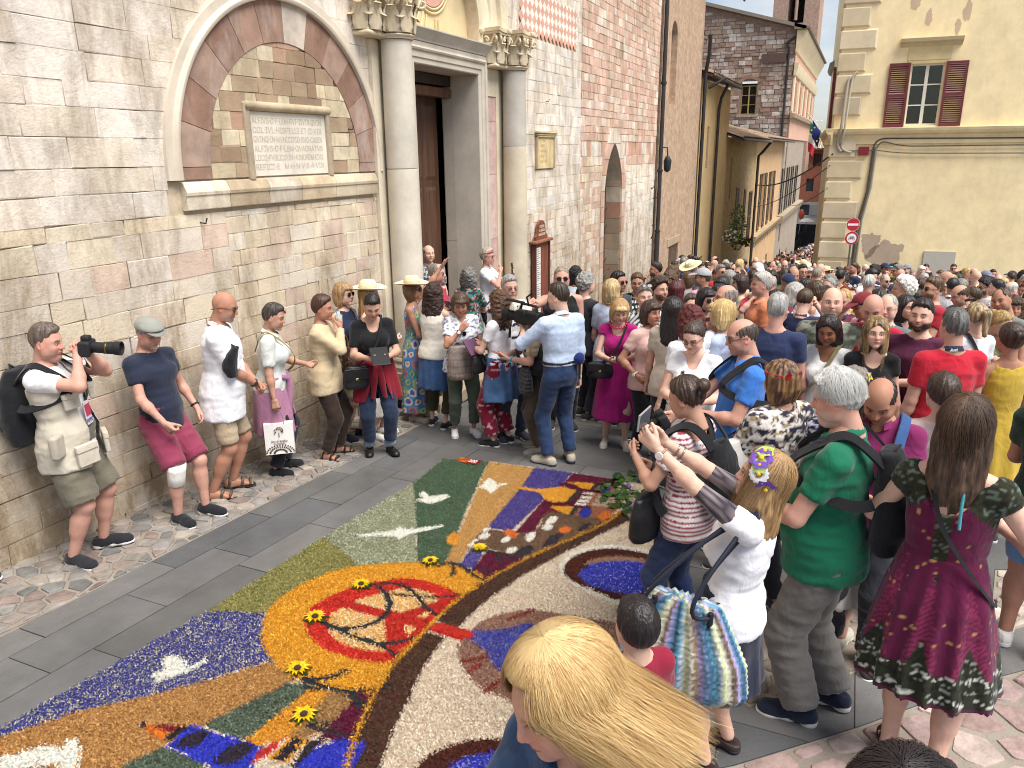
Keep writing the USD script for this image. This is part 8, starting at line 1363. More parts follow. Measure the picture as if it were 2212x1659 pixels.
def s23(s):
    phone(s,'phone in the hands of the blonde woman in the magenta dress',1,(.02,.04,.02),(0,-70,0)); bag(s,'black crossbody bag of the woman in the magenta dress',s.hip + np.array([.16,-.17,.06]),(.10,.27,.17),'#1d1c20','shoulder_bag','leather',0,cross_strap(s,1,.1),'#1d1c20',.02,flap=True); b = MB()
    for k in range(16): a = -2.6 + 5.2 * k / 15; v,f,_ = meshkit.arrays(trimesh.creation.icosphere(1,.014)); b.add(v + s.neck + s.R @ np.array([.085 * math.cos(a) + .01,.085 * math.sin(a),.03 - .05 * math.cos(a)]),f)
    b.build('necklace','gloss',s.prim,True,col=lin('#c02a58'))
who('woman with blond bob in magenta dress and beige trainers looking at her phone',(1342,645),1.64,0,'f a bob #c2a070 o','dress #a11a6c','skirt #a11a6c',('phone','phone'),(1328,962),topk=dict(sleeve=.22),botk=dict(hem=.36,flare=.075,amp=.010),shoes=('chunky','#cfc5b6','#dcd6cc'),head=(10,22,0),extra=s23,girth=1.05,seed=56,strand=500)
def s24(s): print_on(s,'GUESS',(.0,.315 * s.k),.058,'#2e2a30',top_prim(s),.24); bag(s,'pale pink clutch bag held by the woman in the pink T-shirt',s.hands[0] + np.array([.05,-.02,-.03]),(.07,.26,.17),'#c4a09c','handbag','leather',10,None,None); watch(s,1,'#e6e2e0','#f0eeee'); obj('trouser_logo',(lambda m: (m[0] * [.2,1,.6] * .03 + s.hip + np.array([.14,.09,-.05]),m[1]))(meshkit.arrays(trimesh.creation.icosphere(1,1))[:2]),'paint',s.prim,True,col=lin('#d8d8d8'))
who('woman with brown lob in pale pink lettered T-shirt and black trousers',(1412,657),1.66,34,'f c bob #3d2b24','tee #cfaaa2','trousers #1b1b1f',(((.24,.14,1.0),(-.5,1,-.2),(-.2,-.8,.3),'grip'),((.10,.20,.98),(-.8,.9,-.1),(-.2,-1,0),'relaxed')),(1392,985),girth=1.12,belly=.03,shoes=('trainer','#dedcda','#e2e0dd'),head=(8,2,0),extra=s24,seed=57,topk=dict(sleeve=.6))
for a,kw in ((('woman with sunglasses on her grey hair in zebra-print top',(1393,618),1.66,12,'f p bun #7a7068','vee #c6cac4'),dict(topk=dict(pat='zebra'),glasses=('sun','#3a3c38','head'))),(('woman with very long black hair in beige top seen from behind',(1455,643),1.68,165,'f b longer #1e1716','tee #c0b4a6'),{}),(('dark red-haired person behind the pink T-shirt woman',(1463,607),1.66,140,'f a lob #4e1f22','tee #a83a48'),{}),
    (('woman with a dark red mop of hair holding a phone to her ear',(1494,664),1.66,-150,'f a curlybob #55211f','tee #dfe0e6'),dict(arms=('down',((.10,.13,1.58),(0,1,-.7),(0,-1,.2),'hold')))),(('boy in shiny teal sports sunglasses and red top',(1494,638),1.56,15,'m a short #4a3e36','tee #9a2234'),dict(glasses=('sun','#2a7a80','x','#1f7f9a'))),(('woman with black hair and dark sunglasses in black top',(1527,624),1.66,35,'f b bob #1c1818','tee #1f1f23'),dict(glasses=('sun','#141416'))),
    (('bald man with black glasses in bright blue shirt and dark strap',(1571,615),1.78,-70,'m r fringe #8a8078 o','tee #2a62b8'),dict(glasses=('eye','#1c1c1e'),extra=lambda s: strap(s,'strap',cross_strap(s,1),s.prim,'#2c2c2c',.045))),(('man in grey baseball cap and turquoise T-shirt facing left',(1519,581),1.78,-85,'m c short #4c443c','tee #58a8c8'),dict(hat=('cap','#a5a6a8'),beard=(.4,))),
    (('tall man with swept grey-white hair in orange polo shirt facing left',(1648,590),1.82,-75,'m r swept #a8a49c o','polo #c97a54'),{}),(('man with short grey hair in navy T-shirt seen from behind',(1682,636),1.80,170,'m r short #9a9894 o','tee #2b3556'),dict(girth=1.1)),(('woman with cropped black hair in white T-shirt looking right',(1741,605),1.70,80,'f a pixie #1f1a1c','tee #e2e2ea'),{}),
    (('man in white polo with script across the back seen from behind',(1766,578),1.80,165,'m p crop #8a7a68','polo #d4d2d0'),dict(arms=('camera','camera'),glasses=('eye','#5a2a2a'),extra=lambda s: print_on(s,'Dormer e Bike',(0,.36),.03,'#44444c',top_prim(s,'polo_shirt'),.26,True))),(('big bald man in dark camouflage tee facing the camera',(1801,620),1.84,2,'m p bald #8a7a6c b','scoop #565a50'),dict(topk=dict(pat=('floral',dict(cols=('#8a8d80','#3c4038'),sc=16,th=.56))),girth=1.12)),
    (('tanned woman with long dark hair in white T-shirt looking down',(1796,678),1.66,-12,'f d lob #241a17','scoop #dad8d6'),dict(head=(0,18,0),extra=lambda s: strap(s,'strap',cross_strap(s,1),s.prim,'#6a6248',.03))),(('blonde-streaked long-haired woman in black top, frowning',(1896,688),1.66,8,'f p long #5a4636','scoop #18181b'),dict(hair2='#b09466',strand=600)),(('bald man in red polo looking down at a phone',(1891,628),1.82,-15,'m r bald #8a6a58 b','polo #b02036'),dict(girth=1.15,head=(10,24,0),arms=('phone','phone'))),
    (('elderly grey-haired man with thin glasses behind the red polo',(1921,637),1.74,-10,'m p thin #a19a90 o','polo #6a7076'),dict(glasses=('eye','#8c8c8c'))),(('woman with dark red pixie hair and magenta glasses in pale green top',(1954,613),1.70,-25,'f a pixie #4c2228','vee #bccab8'),dict(glasses=('eye','#8a2a5a'))),(('woman with flame-red hair and sunglasses on top in mustard blouse',(1833,618),1.70,30,'f p bun #8a3a22','blouse #b08a34'),dict(glasses=('sun','#22222a','head'))),
    (('bearded young man in maroon T-shirt with white trefoil emblem',(1996,648),1.80,-12,'m a short #241e1d','tee #54223c'),dict(beard=(.95,'#2a201c'),girth=1.1,arms=('cross','hang'),extra=lambda s: (trefoil(s),watch(s,1,'#7fc0a0')))),(('stout man with grey hair in red polo shirt turned to the left',(2067,670),1.80,-150,'m r short #5e5c5a','polo #b52032'),dict(girth=1.12,belly=.04,collar='#1d2236',extra=lambda s: text_on(s,'Just',s.neck + s.R @ np.array([-.10,.03,.03]),np.stack([-s.R[:,0],-s.R[:,1],s.R[:,2]],1),.02,'#e6e6ea',s.prim))),
    (('woman with sunglasses on grey-blond ponytail in white top with black strap',(2112,656),1.70,-140,'f p pony #7a6a56','tee #e0e0e4'),dict(hair2='#b8a078',glasses=('sun','#26262a','head'),extra=lambda s: strap(s,'strap',cross_strap(s,1),s.prim,'#1d1d20',.035))),(('young man with black hair and stubble in plain white T-shirt',(2001,571),1.82,-12,'m a short #17161a','tee #e0e2e8'),dict(beard=(.6,))),(('man in dark sunglasses and grey polo shirt facing the camera',(2061,571),1.84,5,'m r short #33302e','polo #8f9194'),dict(glasses=('sun','#151518'),girth=1.1)),
    (('dark-haired woman with white flower crown',(2050,612),1.66,-15,'f b bun #1b181a','tee #b09aa0'),dict(extra=lambda s: flowers(s,s.prim,[(a,38,.026,'#e8e8ea',9) for a in (-60,-30,0,30,60)],3))),(('woman with big curly brown ponytail seen from behind',(2097,620),1.68,160,'f a curlylong #5c4330','tee #b5a89a'),{}),(('man in grey-blue baseball cap and pale blue shirt turned away',(2133,586),1.80,-130,'m r short #6a665e','shirt #a8b6d0'),dict(hat=('capback','#7d8090'))),
    (('balding man tilting his head, dark eyes, grey shirt, far right',(2180,622),1.78,-25,'m c thin #4a3c30','tee #7c7f78'),dict(head=(0,6,18))),(('woman in sleeveless mustard yellow dress at the right edge',(2190,700),1.70,-150,'f c bun #3a2a22','sdress #b89a3a','skirt #b89a3a'),{}),(('man with cropped white hair in black T-shirt from behind',(1879,593),1.78,165,'m r crop #b5b2ac o','tee #222328'),{}),(('bald man in black T-shirt seen from behind',(1947,581),1.80,175,'m r bald #77665a','tee #1b1b1e'),{}),(('man in black baseball cap with bright cyan brim',(1927,570),1.76,10,'m b short #1e1c1e','tee #1f2024'),dict(hat=('cap','#1e2128','#38a6d8'),beard=(.8,'#1c1a1a'))),
    (('woman with tied brown hair and glasses in white print T-shirt looking at phone',(1507,690),1.64,-12,'f p bun #43342c','scoop #e4e4e8'),dict(head=(-10,24,0),glasses=('eye','#33302f'),girth=1.12,arms=('phone','phone'),extra=lambda s: (umbria(s),[print_on(s,c_,(y_,z_),.05,'#26262a',top_prim(s)) for c_,y_,z_ in (('*',-.06,.36),('*',-.04,.30),('*',-.07,.27))]))),(('woman with smooth blond bob in pale blue top facing left',(1562,650),1.70,-110,'f p bob #d0b47c','tee #aab6d0'),dict(strand=500))):
    kw.setdefault('arms',('down','down')); who(*a,**kw)
def _noop(): pass
# ---------------------------------------------------------------- the nearest people, right and front
def s30(s):
    c = camera_thing(s,'small black camera hanging before the man in the blue polo shirt',s.hands[1] + np.array([.02,0,.0]),.08,30); backpack(s,'black rucksack of the bald man in the blue polo shirt','#1b1b1f',(.14,.28,.40)); print_spot = None
who('bald man with glasses in blue polo shirt reaching forward, facing left',(1617,686),1.78,-72,'m r fringe #4a4038','polo #3d78cc','trousers #3c3a38',('phone',((.42,.10,1.06),(-.2,.6,-1),(0,-.6,.6),'grip')),glasses=('eye','#1d1d20'),girth=1.12,belly=.05,head=(0,14,0),extra=s30,beard=(.25,),seed=80)
def s62(s):
    b = MB(); 
    for k in range(6): a = k * 1.05; b.add(np.array([(0,0,0),(.028,.018,.01),(.055,0,0),(.028,-.018,.01)]) @ rotz(a).T @ rotm(0,80).T + [-.12,.02,.03],[[0,1,2,3],[3,2,1,0]])
    V,f = b.get(); obj('flower_clip',(s.HV(V),f),'gloss',s.prim,False,col=lin('#17161a')); bag(s,'black shoulder bag of the woman in the red striped T-shirt',s.hip + np.array([.16,.16,.0]),(.14,.30,.26),'#17171b','shoulder_bag','leather',0,cross_strap(s,-1,.06),'#1a1a1e',.05,handle=None); backpack(s,'black rucksack of the woman with the flower hair clip','#18181c',(.13,.26,.36))
who('woman with brown hair and black flower clip in red and white striped T-shirt',(1500,815),1.62,-115,'f t bun #3b2a20','tee #dcd5d4','jeans #27365a',(((.30,.10,1.22),(-.3,.8,-1),(-.5,-.5,.4),'hold'),'chest'),topk=dict(pat=('stripes',dict(a='#8a2c40',p=.026,duty=.42)),neck='wide'),head=(0,18,0),extra=s62,girth=1.08,seed=81)
@pattern
def lace(v,c,a='#3c3540'): n = meshkit.noise(v * 70,3); return np.where((np.abs(n - .5) < .12)[:,None],lin('#8a7f80'),lin(a))
@pattern
def knit(v,c,cols=('#5f9fb8','#a89ac8','#c9cf9a','#41607e','#8f7a5c','#b9c4cc','#6f8fb4','#d2cfc4')):
    a = np.arctan2(v[:,1],v[:,0]) * (1 + .0 * v[:,2]); n = a * 11 + .25 * np.sin(v[:,2] * 190) ; i = np.floor(n).astype(int); C = np.array([lin(k) for k in cols]); d = .62 + .38 * np.abs(np.sin((n - i) * np.pi)) ; return C[(i * 3) % 8] * (.82 + .36 * meshkit.noise(np.stack([n * 2,v[:,2] * 120,a * 0],1),2))[:,None] * d[:,None]
def s63(s):
    f_ = flowers(s,s.prim,[(58,46,.055,'#7a54b8',7),(72,12,.046,'#ececec',14),(95,-18,.052,'#6a48b0',7),(40,66,.045,'#b9cf6a',5),(66,30,.042,'#c2d47c',5),(150,20,.02,'#c8b048',5)],2); phone(s,'phone held high in both hands by the woman with the flower crown',0,(.02,-.03,.05),(0,-5,90),'#8a8a8e'); watch(s,0,'#b08070','#e8dcd4',.012)
    for z in (.03,.055): fa = unit(s.wr[1] - s.el[1]); c = s.wr[1] - fa * (z + .03); a = unit(np.cross(fa,[0,0,1])); b = np.cross(fa,a); v,f = tube([c + .029 * (math.cos(t) * a + math.sin(t) * b) for t in np.linspace(0,6.283,25)],.004,6,False); obj('bracelet',(v,f),'metal',s.prim,True,col=lin('#a0a0a0'))
    for i in range(2):
        A,B = s.sh[i],s.el[i]; r = arm_rad(s); v,f = tube([A + (B - A) * t for t in (.25,.5,.75,.95)],[r[0] + .007,r[0] + .003,r[1] + .006,r[1] + .004],16); obj('lace_sleeve',(v,f),'cloth',s.prim,True,col=PATTERNS['lace'](v,lin('#3c3540')))
    k = s.k; p = s.hip + np.array([.12,.27,-.02]); t = held(s,'woven_handbag','large striped blue knitted handbag with dark handles on the phone woman\'s shoulder','handbag',p); F = Field((-.30,-.34,-.34),(.30,.34,.34),.011,.03); F.loft(np.array([0,0,-.24]),np.eye(3),[(0,.20,.07,0),(.06,.265,.105,0),(.20,.25,.10,0),(.36,.18,.065,0),(.44,.145,.04,0)],0,.02); v,f = F.mesh(); v = v * [1.0,1.05,.98]; R = rotz(math.radians(84)); ph = np.arctan2(v[:,0] * 2.2,v[:,1]); v2 = v + vnormals(v,f) * (.007 * np.sin(ph * 22) + .003 * np.sin(v[:,2] * 260))[:,None]; cl = PATTERNS['knit'](np.stack([v[:,1],v[:,0] * 2.2,v[:,2]],1),None); obj('bag_body',(v2 @ R.T,f),'cloth',t,True,col=cl); S = s.sh[0] + s.R @ np.array([0,-.03,.065]) - p
    for sg in (-1,1):
        P = np.array([(R @ np.array([sg * .04,-.115,.165])),(R @ np.array([sg * .04,-.06,.27])) * [1,1,1] + S * .15,S + [sg * .015,0,.0],(R @ np.array([sg * .04,.075,.27])) + S * .15,(R @ np.array([sg * .04,.12,.165]))]); from scipy.interpolate import CubicSpline as CS; q = CS(np.linspace(0,1,5),P)(np.linspace(0,1,30)); v,f = tube(q,.0095,8); obj('handle',(v,f),'leather',t,True,col=lin('#1b2030'))
        for y in (-.115,.12): v,f = tube([R @ np.array([sg * .04,y,.12]),R @ np.array([sg * .04,y,.185])],.012,8); obj('handle_tab',(v,f),'leather',t,True,col=lin('#1b2030'))
who('woman with flower crown and wavy dark-blond hair holding up a phone, white top',(1628,1003),1.62,-100,'f a long #7a5c3e','tee #e8e7ec','skirt #1d2336',(((.42,.16,1.80),(.4,.8,-.7),(.2,-1,.3),'hold'),((.46,.06,1.74),(.4,.9,-.5),(.2,-1,.3),'hold')),(1545,1640),hair2='#a8875c',strand=3400,wavy=True,topk=dict(sleeve=.35,hem=-.04,wr=.012),botk=dict(hem=.52,flare=.03,amp=.008,folds=7),shoes=('loafer','#3a3030','#2a2424'),lean=-9,pelvis=(.0,0,0),head=(6,-2,0),girth=1.12,extra=s63,seed=82)
def s64(s):
    backpack(s,'black rucksack worn by the white-haired man in the green polo','#1a1a1e',(.17,.31,.46)); camera_thing(s,'small black camera hanging before the man in the green polo',s.hip + s.R @ np.array([.20,.02,.20]),.07,20); strap(s,'camera_strap',[s.hip + s.R @ np.array(q) for q in ((-.06,0,.60),(-.01,.075,.585),(.06,.085,.52),(.17,.06,.36),(.205,.03,.24))],s.prim,'#1d1d20',.025); strap(s,'camera_strap',[s.hip + s.R @ np.array(q) for q in ((-.06,0,.60),(-.01,-.075,.585),(.06,-.085,.52),(.17,-.05,.36),(.205,.01,.24))],s.prim,'#1d1d20',.025); watch(s,0,'#9a9a9a','#d8d8d4',.018)
who('heavy white-haired man in green polo shirt and grey trousers facing left',(1785,797),1.80,-98,'m r swept #b9b8b4 ob','polo #14664a','trousers #6d6a66',(((.27,.06,1.08),(-.4,1,-.5),(-.5,-.5,.5),'grip'),((.28,.02,1.12),(-.4,1,-.5),(-.5,-.5,.5),'grip')),(1745,1535),girth=1.10,belly=.08,strand=1800,shoes=('trainer','#1f2638','#c9c6be'),topk=dict(hem=-.10,wr=.013,loose=.022),botk=dict(loose=.022,flare=.015,wr=.014),head=(4,14,0),extra=s64,seed=83,feet=((.02,.10,4),(-.10,.11,4)))
def s65(s):
    v,f = tube([s.HV((.10 * math.cos(a) - .01,.092 * math.sin(a),.05)) for a in np.linspace(0,6.283,30)],.008,6,False); hb = obj('hair_ribbon',(v,f),'cloth',s.prim,True,col=lin('#a81e2c'))
    for sg in (-1,1): v = np.array([(0,0,0),(.01,sg * .05,.03),(.02,sg * .07,0),(.01,sg * .05,-.02)]) + [-.12,0,.05]; obj('bow',(s.HV(v),np.array([[0,1,2],[0,2,3],[2,1,0],[3,2,0]])),'cloth',hb,False,col=lin('#b02230'))
    phone(s,'dark phone held low by the woman with the red hair ribbon',1,(.03,0,.0),(0,-50,0)); bag(s,'white shoulder bag with silver rings of the woman with the red ribbon',s.hip + np.array([.05,.27,.20]),(.14,.32,.30),'#c9c4c0','shoulder_bag','leather',0,cross_strap(s,-1,.3),'#c9c4c0',.02)
who('woman with red ribbon in brown hair and paisley-printed white blouse',(1692,782),1.64,-135,'f t bob #4a3226','blouse #dcd6cf','trousers #33343c',('chest','phone'),topk=dict(pat=('floral',dict(cols=('#23283f','#9a8a6c','#3a3040'),sc=33,th=.585)),loose=.035,sleeve=.8,sloose=.03),girth=1.15,hair2='#8a6844',extra=s65,seed=84)
who('woman with big curly grey hair, yellow bow and navy patterned top',(1846,800),1.66,175,'f a curlylong #7c756e','tee #22284a','skirt #d9d5d6',('down','phone'),topk=dict(pat=('floral',dict(cols=('#d0d2dc',),sc=55,th=.62))),botk=dict(hem=.35,flare=.06),girth=1.08,shoes=('trainer','#bdb6a8','#cfc8ba'),seed=85,extra=lambda s: flowers(s,s.prim,[(-95,25,.05,'#cfc24a',5),(-110,5,.03,'#d6ca5c',5)],5))
who('balding man with bowed head in magenta polo shirt and blue rucksack',(1915,797),1.70,-8,'m c fringe #241d1c','polo #782456','trousers #2b2d36',('phone','phone'),head=(0,36,0),seed=86,extra=lambda s: backpack(s,'blue rucksack of the balding man in the magenta polo','#34507e',(.14,.28,.42)))
who('woman with low brown ponytail, only her head showing behind the burgundy dress',(2043,808),1.62,-160,'f a lowpony #3c2a22','tee #c0a8a4',seed=87)
@pattern
def boho(v,c):
    z0 = v[:,2].min(); ph = np.arctan2(v[:,1],v[:,0]); z = v[:,2] - z0; u = (ph * 7 / (2 * np.pi)) % 1; t = 1 - np.abs(u - .5) * 2; o = np.broadcast_to(c,v.shape).copy(); n = meshkit.fbm(v * 70,2,2); low = z < .16 + .16 * np.clip(t - .45,0,1) * 1.6; P_,D_ = lin('#7c2348'),lin('#26281a'); fl = (z < .16 + .62 * np.clip(t - .25,0,1)); o[fl] = np.where((np.abs(((z * 46 + t * 10) % 1) - .5) < .28)[:,None],P_,lin('#591238'))[fl]; o[low] = np.where((n > .66)[:,None],lin('#8a8f86'),np.where((n < .42)[:,None],lin('#17190f'),D_))[low]
    for zz in (.06,.15): m = np.abs(z - zz - .012 * np.sin(ph * 14)) < .008; o[m] = np.where((((ph * 60) % 1) < .5)[:,None],lin('#c9c9c0'),D_)[m]
    o[z < .035] = lin('#5a1038'); dots = (meshkit.noise(v * 42,9) > .86) & ~low; o[dots] = lin('#b08a52'); return o
@pattern
def boho_top(v,c):
    n = meshkit.fbm(v * 75,2,2); z = v[:,2] - v[:,2].max(); o = np.broadcast_to(c,v.shape).copy(); y = v[:,1]; m = (z > -.14 - .9 * np.maximum(np.abs(y) - .09,-.05)) | (np.abs(y) < .03); o[m] = np.where((n > .64)[:,None],lin('#5e6a62'),np.where((n < .42)[:,None],lin('#1a1d12'),lin('#2b2b1a')))[m]; d = (meshkit.noise(v * 42,9) > .84) & ~m; o[d] = lin('#b08a52'); return o
def s69(s):
    strap(s,'bag_strap',[s.hip + s.R @ np.array(q) for q in ((.08,.10,.56),(-.04,.09,.585),(-.13,.03,.42),(-.14,-.05,.28),(-.08,-.17,.10),(.04,-.20,.02))],s.prim,'#18181a',.018); v,f = tube([s.neck + s.R @ np.array(q) for q in ((-.07,-.04,.06),(-.10,-.045,-.02),(-.125,-.05,-.12),(-.13,-.055,-.20))],.006,6); obj('turquoise_tie',(v,f),'cloth',s.prim,True,col=lin('#3f93a0'))
    v,f = top_mesh(s,.0115,.30,.05,.018,'low',tuck=True); 
who('woman with long brown hair in burgundy boho dress seen from behind',(2075,832),1.72,172,'f p long #3a2a22','sdress #591038','skirt #591038',(((.24,.12,1.20),(-.3,1,-.8),(-.5,-.6,.3),'hold'),((.22,.16,1.16),(-.3,1,-.8),(-.5,-.6,.3),'hold')),(1960,1662),topk=dict(pat='boho_top',neck='low',sleeve=.2,hem=.10),botk=dict(pat='boho',hem=.50,flare=.085,amp=.022,folds=13,waist=.2),hair2='#5a4434',strand=3600,wavy=True,girth=1.06,shoes=('sandal','#3a2a22','#2a2220'),extra=s69,seed=88)
who('person in dark green T-shirt, denim shorts and white trainers at the right edge',(2262,770),1.74,170,'m c short #2a2422','tee #1c3026','shorts #5a7aa0',('phone','down'),(2205,1405),botk=dict(denim=True,length=.85),shoes=('trainer','#d4d0ca','#dedad4'),topk=dict(hem=-.08),girth=1.1,seed=89)
who('small dark-haired child with a hair slide and crimson top behind the knitted handbag',(1378,1312),1.16,-150,'f a pixie #1d1718','tee #841c34','trousers #2a2c3a',('down','down'),seed=90,lod=0)
def s71(s): strap(s,'strap',cross_strap(s,1),s.prim,'#20242e',.03)
who('blonde woman bending her head right at the front, blue denim shirt',(1268,1352),1.66,-42,'f r lob #a8824f','shirt #2f4668','trousers #26304a',('down','phone'),hair2='#cdb07c',strand=12000,bangs=False,wind=(-.25,.42,.12),head=(-14,22,0),seed=91,lod=0,dz=.12,topk=dict(pat=('floral',dict(cols=('#3a5276',),sc=20,th=.55))),extra=s71)
who('dark-haired person at the lower right corner, only the crown visible',(1968,1655),1.62,160,'f b bob #241c1e','tee #2a2a30','trousers #2a2a30',strand=1500,seed=92,lod=0)
who('person at the left edge of whom only a dark trainer with white sole shows',(-110,700),1.76,70,'m r short #4a4038','tee #50545c','trousers #3a3c42',('down','down'),(-95,1288),shoes=('trainer','#26282a','#dcd9d4'),seed=93,lod=0)
# ---------------------------------------------------------------- the rest of the crowd: filling the square and going down the street
ra = np.random.default_rng(77); named = np.array([p.loc[:2] for p in PEOPLE]); field = Polygon([(1215,606),(1300,600),(1440,590),(1470,552),(1600,532),(1740,522),(1770,545),(1900,548),(2060,548),(2230,540),(2230,735),(2100,650),(1950,640),(1850,640),(1750,650),(1640,625),(1540,660),(1440,640),(1300,636),(1225,622)])
def pix(p): c = ROT.T @ (np.asarray(p,float) - [0,0,EYE]); return CXP + FPX * c[0] / c[2],CYP - FPX * c[1] / c[2]
spots = []; taken = [tuple(q) for q in named]
for lo,hi,n,gap in ((7.5,15,3000,.52),(15,27.0,6000,.55),(27,48,4000,.62)):
    for _ in range(n):
        x = ra.uniform(lo,hi); y = ra.uniform(-6.5,4.75) if x < 27 else ra.uniform(1.35,4.6)
        if field.contains(Point(*pix((x,y,float(gz(x)) + 1.68)))) and ((np.array(taken) - (x,y)) ** 2).sum(1).min() > gap * gap: spots.append((x,y)); taken.append((x,y))
spots.sort(key=lambda q: np.hypot(*q)); spots = spots[:205]
HC = dict(grey=('#8c8984','#a5a29c','#77746f'),white=('#c9c6c0','#d6d2ca'),black=('#1c1a1b','#221e1e'),brown=('#43301f','#55402c','#382820'),blond=('#b0935c','#c2a874','#9a7d4c'),reddish=('#5a2a20','#6d3a26'))
TC = {'white': '#dddde2','black': '#1b1b1e','navy': '#27304e','pale blue': '#a9bad6','grey': '#85878b','beige': '#bfae90','red': '#a8283a','pink': '#cf98a4','olive': '#5f6044','green': '#2f6a50','yellow': '#c2a84a','purple': '#5c3a68','bright blue': '#2f62b4','orange': '#c0703c','turquoise': '#4a9aa8','brown': '#5a4434','cream': '#d8cdb4','maroon': '#642233'}
HW = dict(short='cropped',crop='shaven',thin='thinning',fringe='balding',bob='bobbed',lob='shoulder-length',long='long',bun='tied-up',curlybob='curly',pixie='short',curly='wavy'); labels = set(); far_mb = MB()
BOT = ['trousers #2b2d36','trousers #3a3a3c','jeans #34486a','trousers #6a6254','shorts #8a7f6a','trousers #20222a']; KT = dict(tee='T-shirt',polo='polo shirt',shirt='shirt',blouse='blouse',sless='sleeveless top',scoop='scoop-neck top',tank='tank top')
POSES = [('down','down'),('down','phone'),('phone','phone'),('cross','hang'),('hang','mouth'),('camera','camera'),('phonehi','phonehi'),('hip','down')]; PW = np.array([5,3,3,2,1,1.6,1.6,1.0]); PW /= PW.sum()
PHR = lambda f: 'facing the camera' if abs(f) < 35 else 'seen from behind' if abs(f) > 140 else ('looking right' if f > 0 else 'looking left') if abs(f) < 100 else 'half turned away'
def place(x,y):
    if x > 36: return 'far down the street'
    if x > 27: return 'at the street mouth'
    if y > 3.6: return 'by the church wall' if x < 21 else 'by the rough building'
    if x > 20 and y < 1.2: return 'before the yellow house'
    return 'in the crowd' if x > 13 else 'near the front'
SPECIAL = {0: None}
for i,(x,y) in enumerate(spots):
    for tries in range(400):
        sx = 'f' if ra.random() < .52 else 'm'; hair = (['short','short','crop','thin','fringe','bald','curly','short'] if sx == 'm' else ['bob','bob','lob','long','bun','curlybob','pixie','lob'])[ra.integers(8)]; hn = ra.choice(['grey','white','black','brown','blond','reddish'],p=[.14,.05,.25,.35,.15,.06] if sx == 'f' else [.22,.07,.30,.37,.03,.01]); tn = ra.choice(list(TC),p=np.array([7,4,3,2.4,2,1.6,1.3,1.2,1,.8,.9,.6,1,.7,.7,.6,1,.6]) / np.sum([7,4,3,2.4,2,1.6,1.3,1.2,1,.8,.9,.6,1,.7,.7,.6,1,.6])); kind = (['tee','tee','polo','shirt','tee'] if sx == 'm' else ['tee','blouse','sless','scoop','tee'])[ra.integers(5)]; face = float(np.round(ra.choice([ra.normal(0,40),ra.uniform(-180,180),ra.normal(-80,25),ra.normal(175,25)],p=[.42,.18,.22,.18]) / 20) * 20); face = (face + 180) % 360 - 180; gl = ra.random(); gl = ('sun','#151517') if gl < .20 else ('eye','#2a2a2c') if gl < .34 else None; ht = ra.random(); hat = ('cap',ra.choice(['#2a3350','#8a8a8c','#d8d6d2','#7a2a30','#b8ad94'])) if ht < .10 else ('straw2','#dccfa8') if ht < .16 else None
        hp = f"{HW.get(hair, '')} {hn} hair" if hair != 'bald' else 'a bald head'; lb = f"{'woman' if sx == 'f' else 'man'} with {hp}{' and sunglasses' if gl and gl[0] == 'sun' else ''} in {tn} {KT[kind]}{' and ' + ('cap' if hat[0] == 'cap' else 'straw hat') if hat else ''} {PHR(face)} {place(x, y)}"
        if lb not in labels and len(lb.split()) <= 16: break
    labels.add(lb); k_ = str(hn); pose = POSES[ra.choice(8,p=PW)]; pat = None
    if ra.random() < .16: pat = [('stripes',dict(a='#2a3048' if tn != 'navy' else '#c9c9d0',p=.05)),('floral',dict(cols=('#7a3a4c','#3a5a6a'),sc=20,th=.60)),('polka',dict(a='#dcd8d0'))][ra.integers(3)]
    d = np.hypot(x,y); h = [1.60,1.66,1.72][ra.integers(3)] if sx == 'f' else [1.70,1.76,1.83][ra.integers(3)]; bt = BOT[ra.integers(6)].split()
    person(lb,(x,y),face,lod=1 if d < 12 else 2,skin='aabbctpr'[ra.integers(8)],hair=(hair,HC[k_][ra.integers(len(HC[k_]))]),sex=sx,hk=sx + ('o' if hn in ('grey','white') else ''),h=h,girth=[1.0,1.0,1.12][ra.integers(3)],arms=pose,head=(0,float(ra.choice([0,0,12,20])),0),top=dict(TOPS[kind],col=TC[str(tn)],pat=pat),bottom=dict(kind='trousers' if bt[0] == 'jeans' else bt[0],col=bt[1]),shoes=('trainer','#2a2a2e','#c9c6c0') if d < 14 else None,glasses=gl,hat=hat,beard=(float(ra.choice([.15,.3,.85])),) if sx == 'm' else None,seed=i % 40 + 100,key='c')
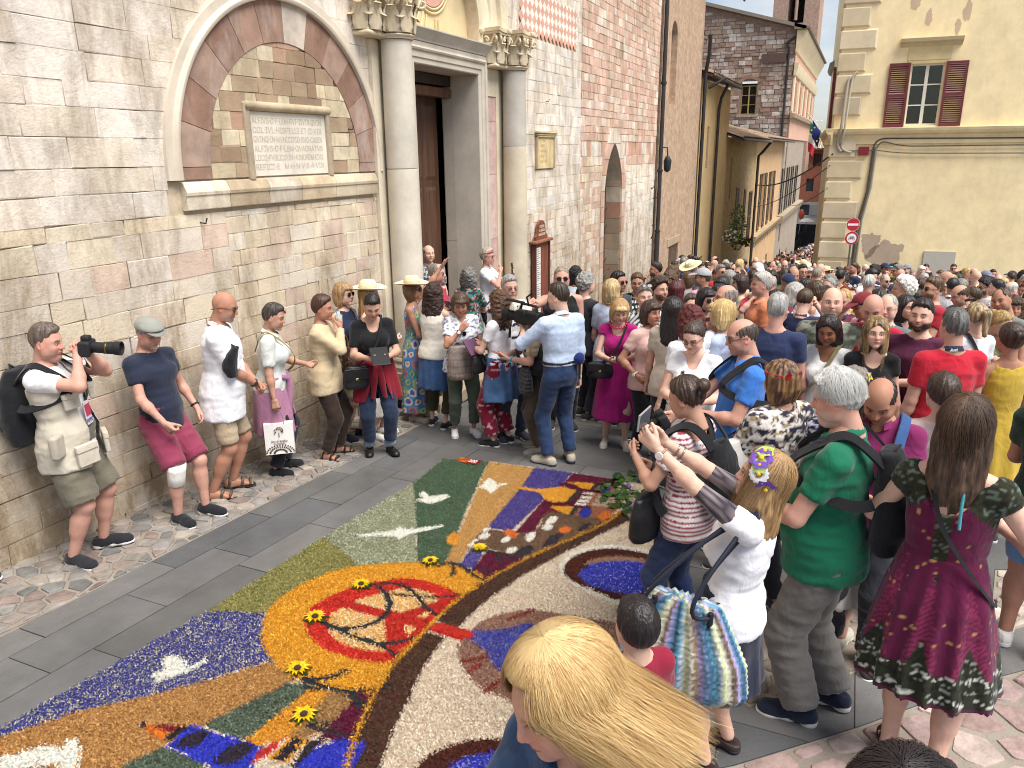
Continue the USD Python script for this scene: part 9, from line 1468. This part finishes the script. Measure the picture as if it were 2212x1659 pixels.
# far down the street the heads run together
V0 = []
for p in PEOPLE[-40:]:
    b = MB()
    for ch in p.prim.GetChildren():
        m = UsdGeom.Mesh(ch)
        if m and ch.GetName().split('_0')[0] in ('body','hair','tee_shirt','shirt','polo_shirt','blouse','trousers','jeans','shorts','sleeveless_top','bucket_hat','hat','cap'):
            f = np.array(m.GetFaceVertexIndicesAttr().Get()).reshape(-1,3); v = np.array(m.GetPointsAttr().Get()); c = np.array(UsdGeom.PrimvarsAPI(m).GetPrimvar('col').Get()); q = np.unique(np.floor(v / .035).astype(int),axis=0,return_inverse=True)[1].ravel(); n = q.max() + 1; cnt = np.bincount(q,minlength=n)[:,None]; vv = np.zeros((n,3)); cc = np.zeros((n,3)); np.add.at(vv,q,v); np.add.at(cc,q,c); f = q[f]; f = f[(f[:,0] != f[:,1]) & (f[:,1] != f[:,2]) & (f[:,0] != f[:,2])]; b.add(vv / cnt,f,cc / cnt)
    V0.append((b.get(),b.col()))
for k in range(230):
    x = ra.uniform(44,100); y = ra.uniform(1.9,4.5); (v,f),c = V0[ra.integers(len(V0))]; c = c * (1.0 if x < 75 else 1.0); far_mb.add((v @ rotz(ra.uniform(0,6.28)).T) + [x,y,float(gz(x))],f,np.where((c.mean(1) < .1)[:,None] & (x > 78),lin('#d8d4d2'),c))
dc = far_mb.build('distant_crowd','cloth',None,True,label='distant mass of heads and pale hats filling the far street',category='crowd',kind='stuff')
um = thing('parasol','small white parasol above the distant crowd at the street end','umbrella',ft(1743,478,96)); v,f = lathe([(.9,0),(.6,.22),(.2,.33),(.01,.36)],14,False); obj('canopy',(v,f),'cloth',um,True,col=lin('#e0dedc')); v,f = tube([(0,0,.34),(0,0,-1.2)],.03,6); obj('stick',(v,f),'iron',um,True,col=lin('#555555'))
bl = thing('balloon','small orange foil balloon above the distant crowd beside the brick house','balloon',ft(1731,463,94)); v,f,_ = meshkit.arrays(trimesh.creation.icosphere(3,.4)); obj('balloon_skin',(v * [.6,.8,1.4],f),'gloss',bl,True,col=lin('#c4583a')); v,f = tube([(0,0,-.5),(0,.1,-2.2)],.015,5); obj('ribbon',(v,f),'cloth',bl,True,col=lin('#cccccc'))
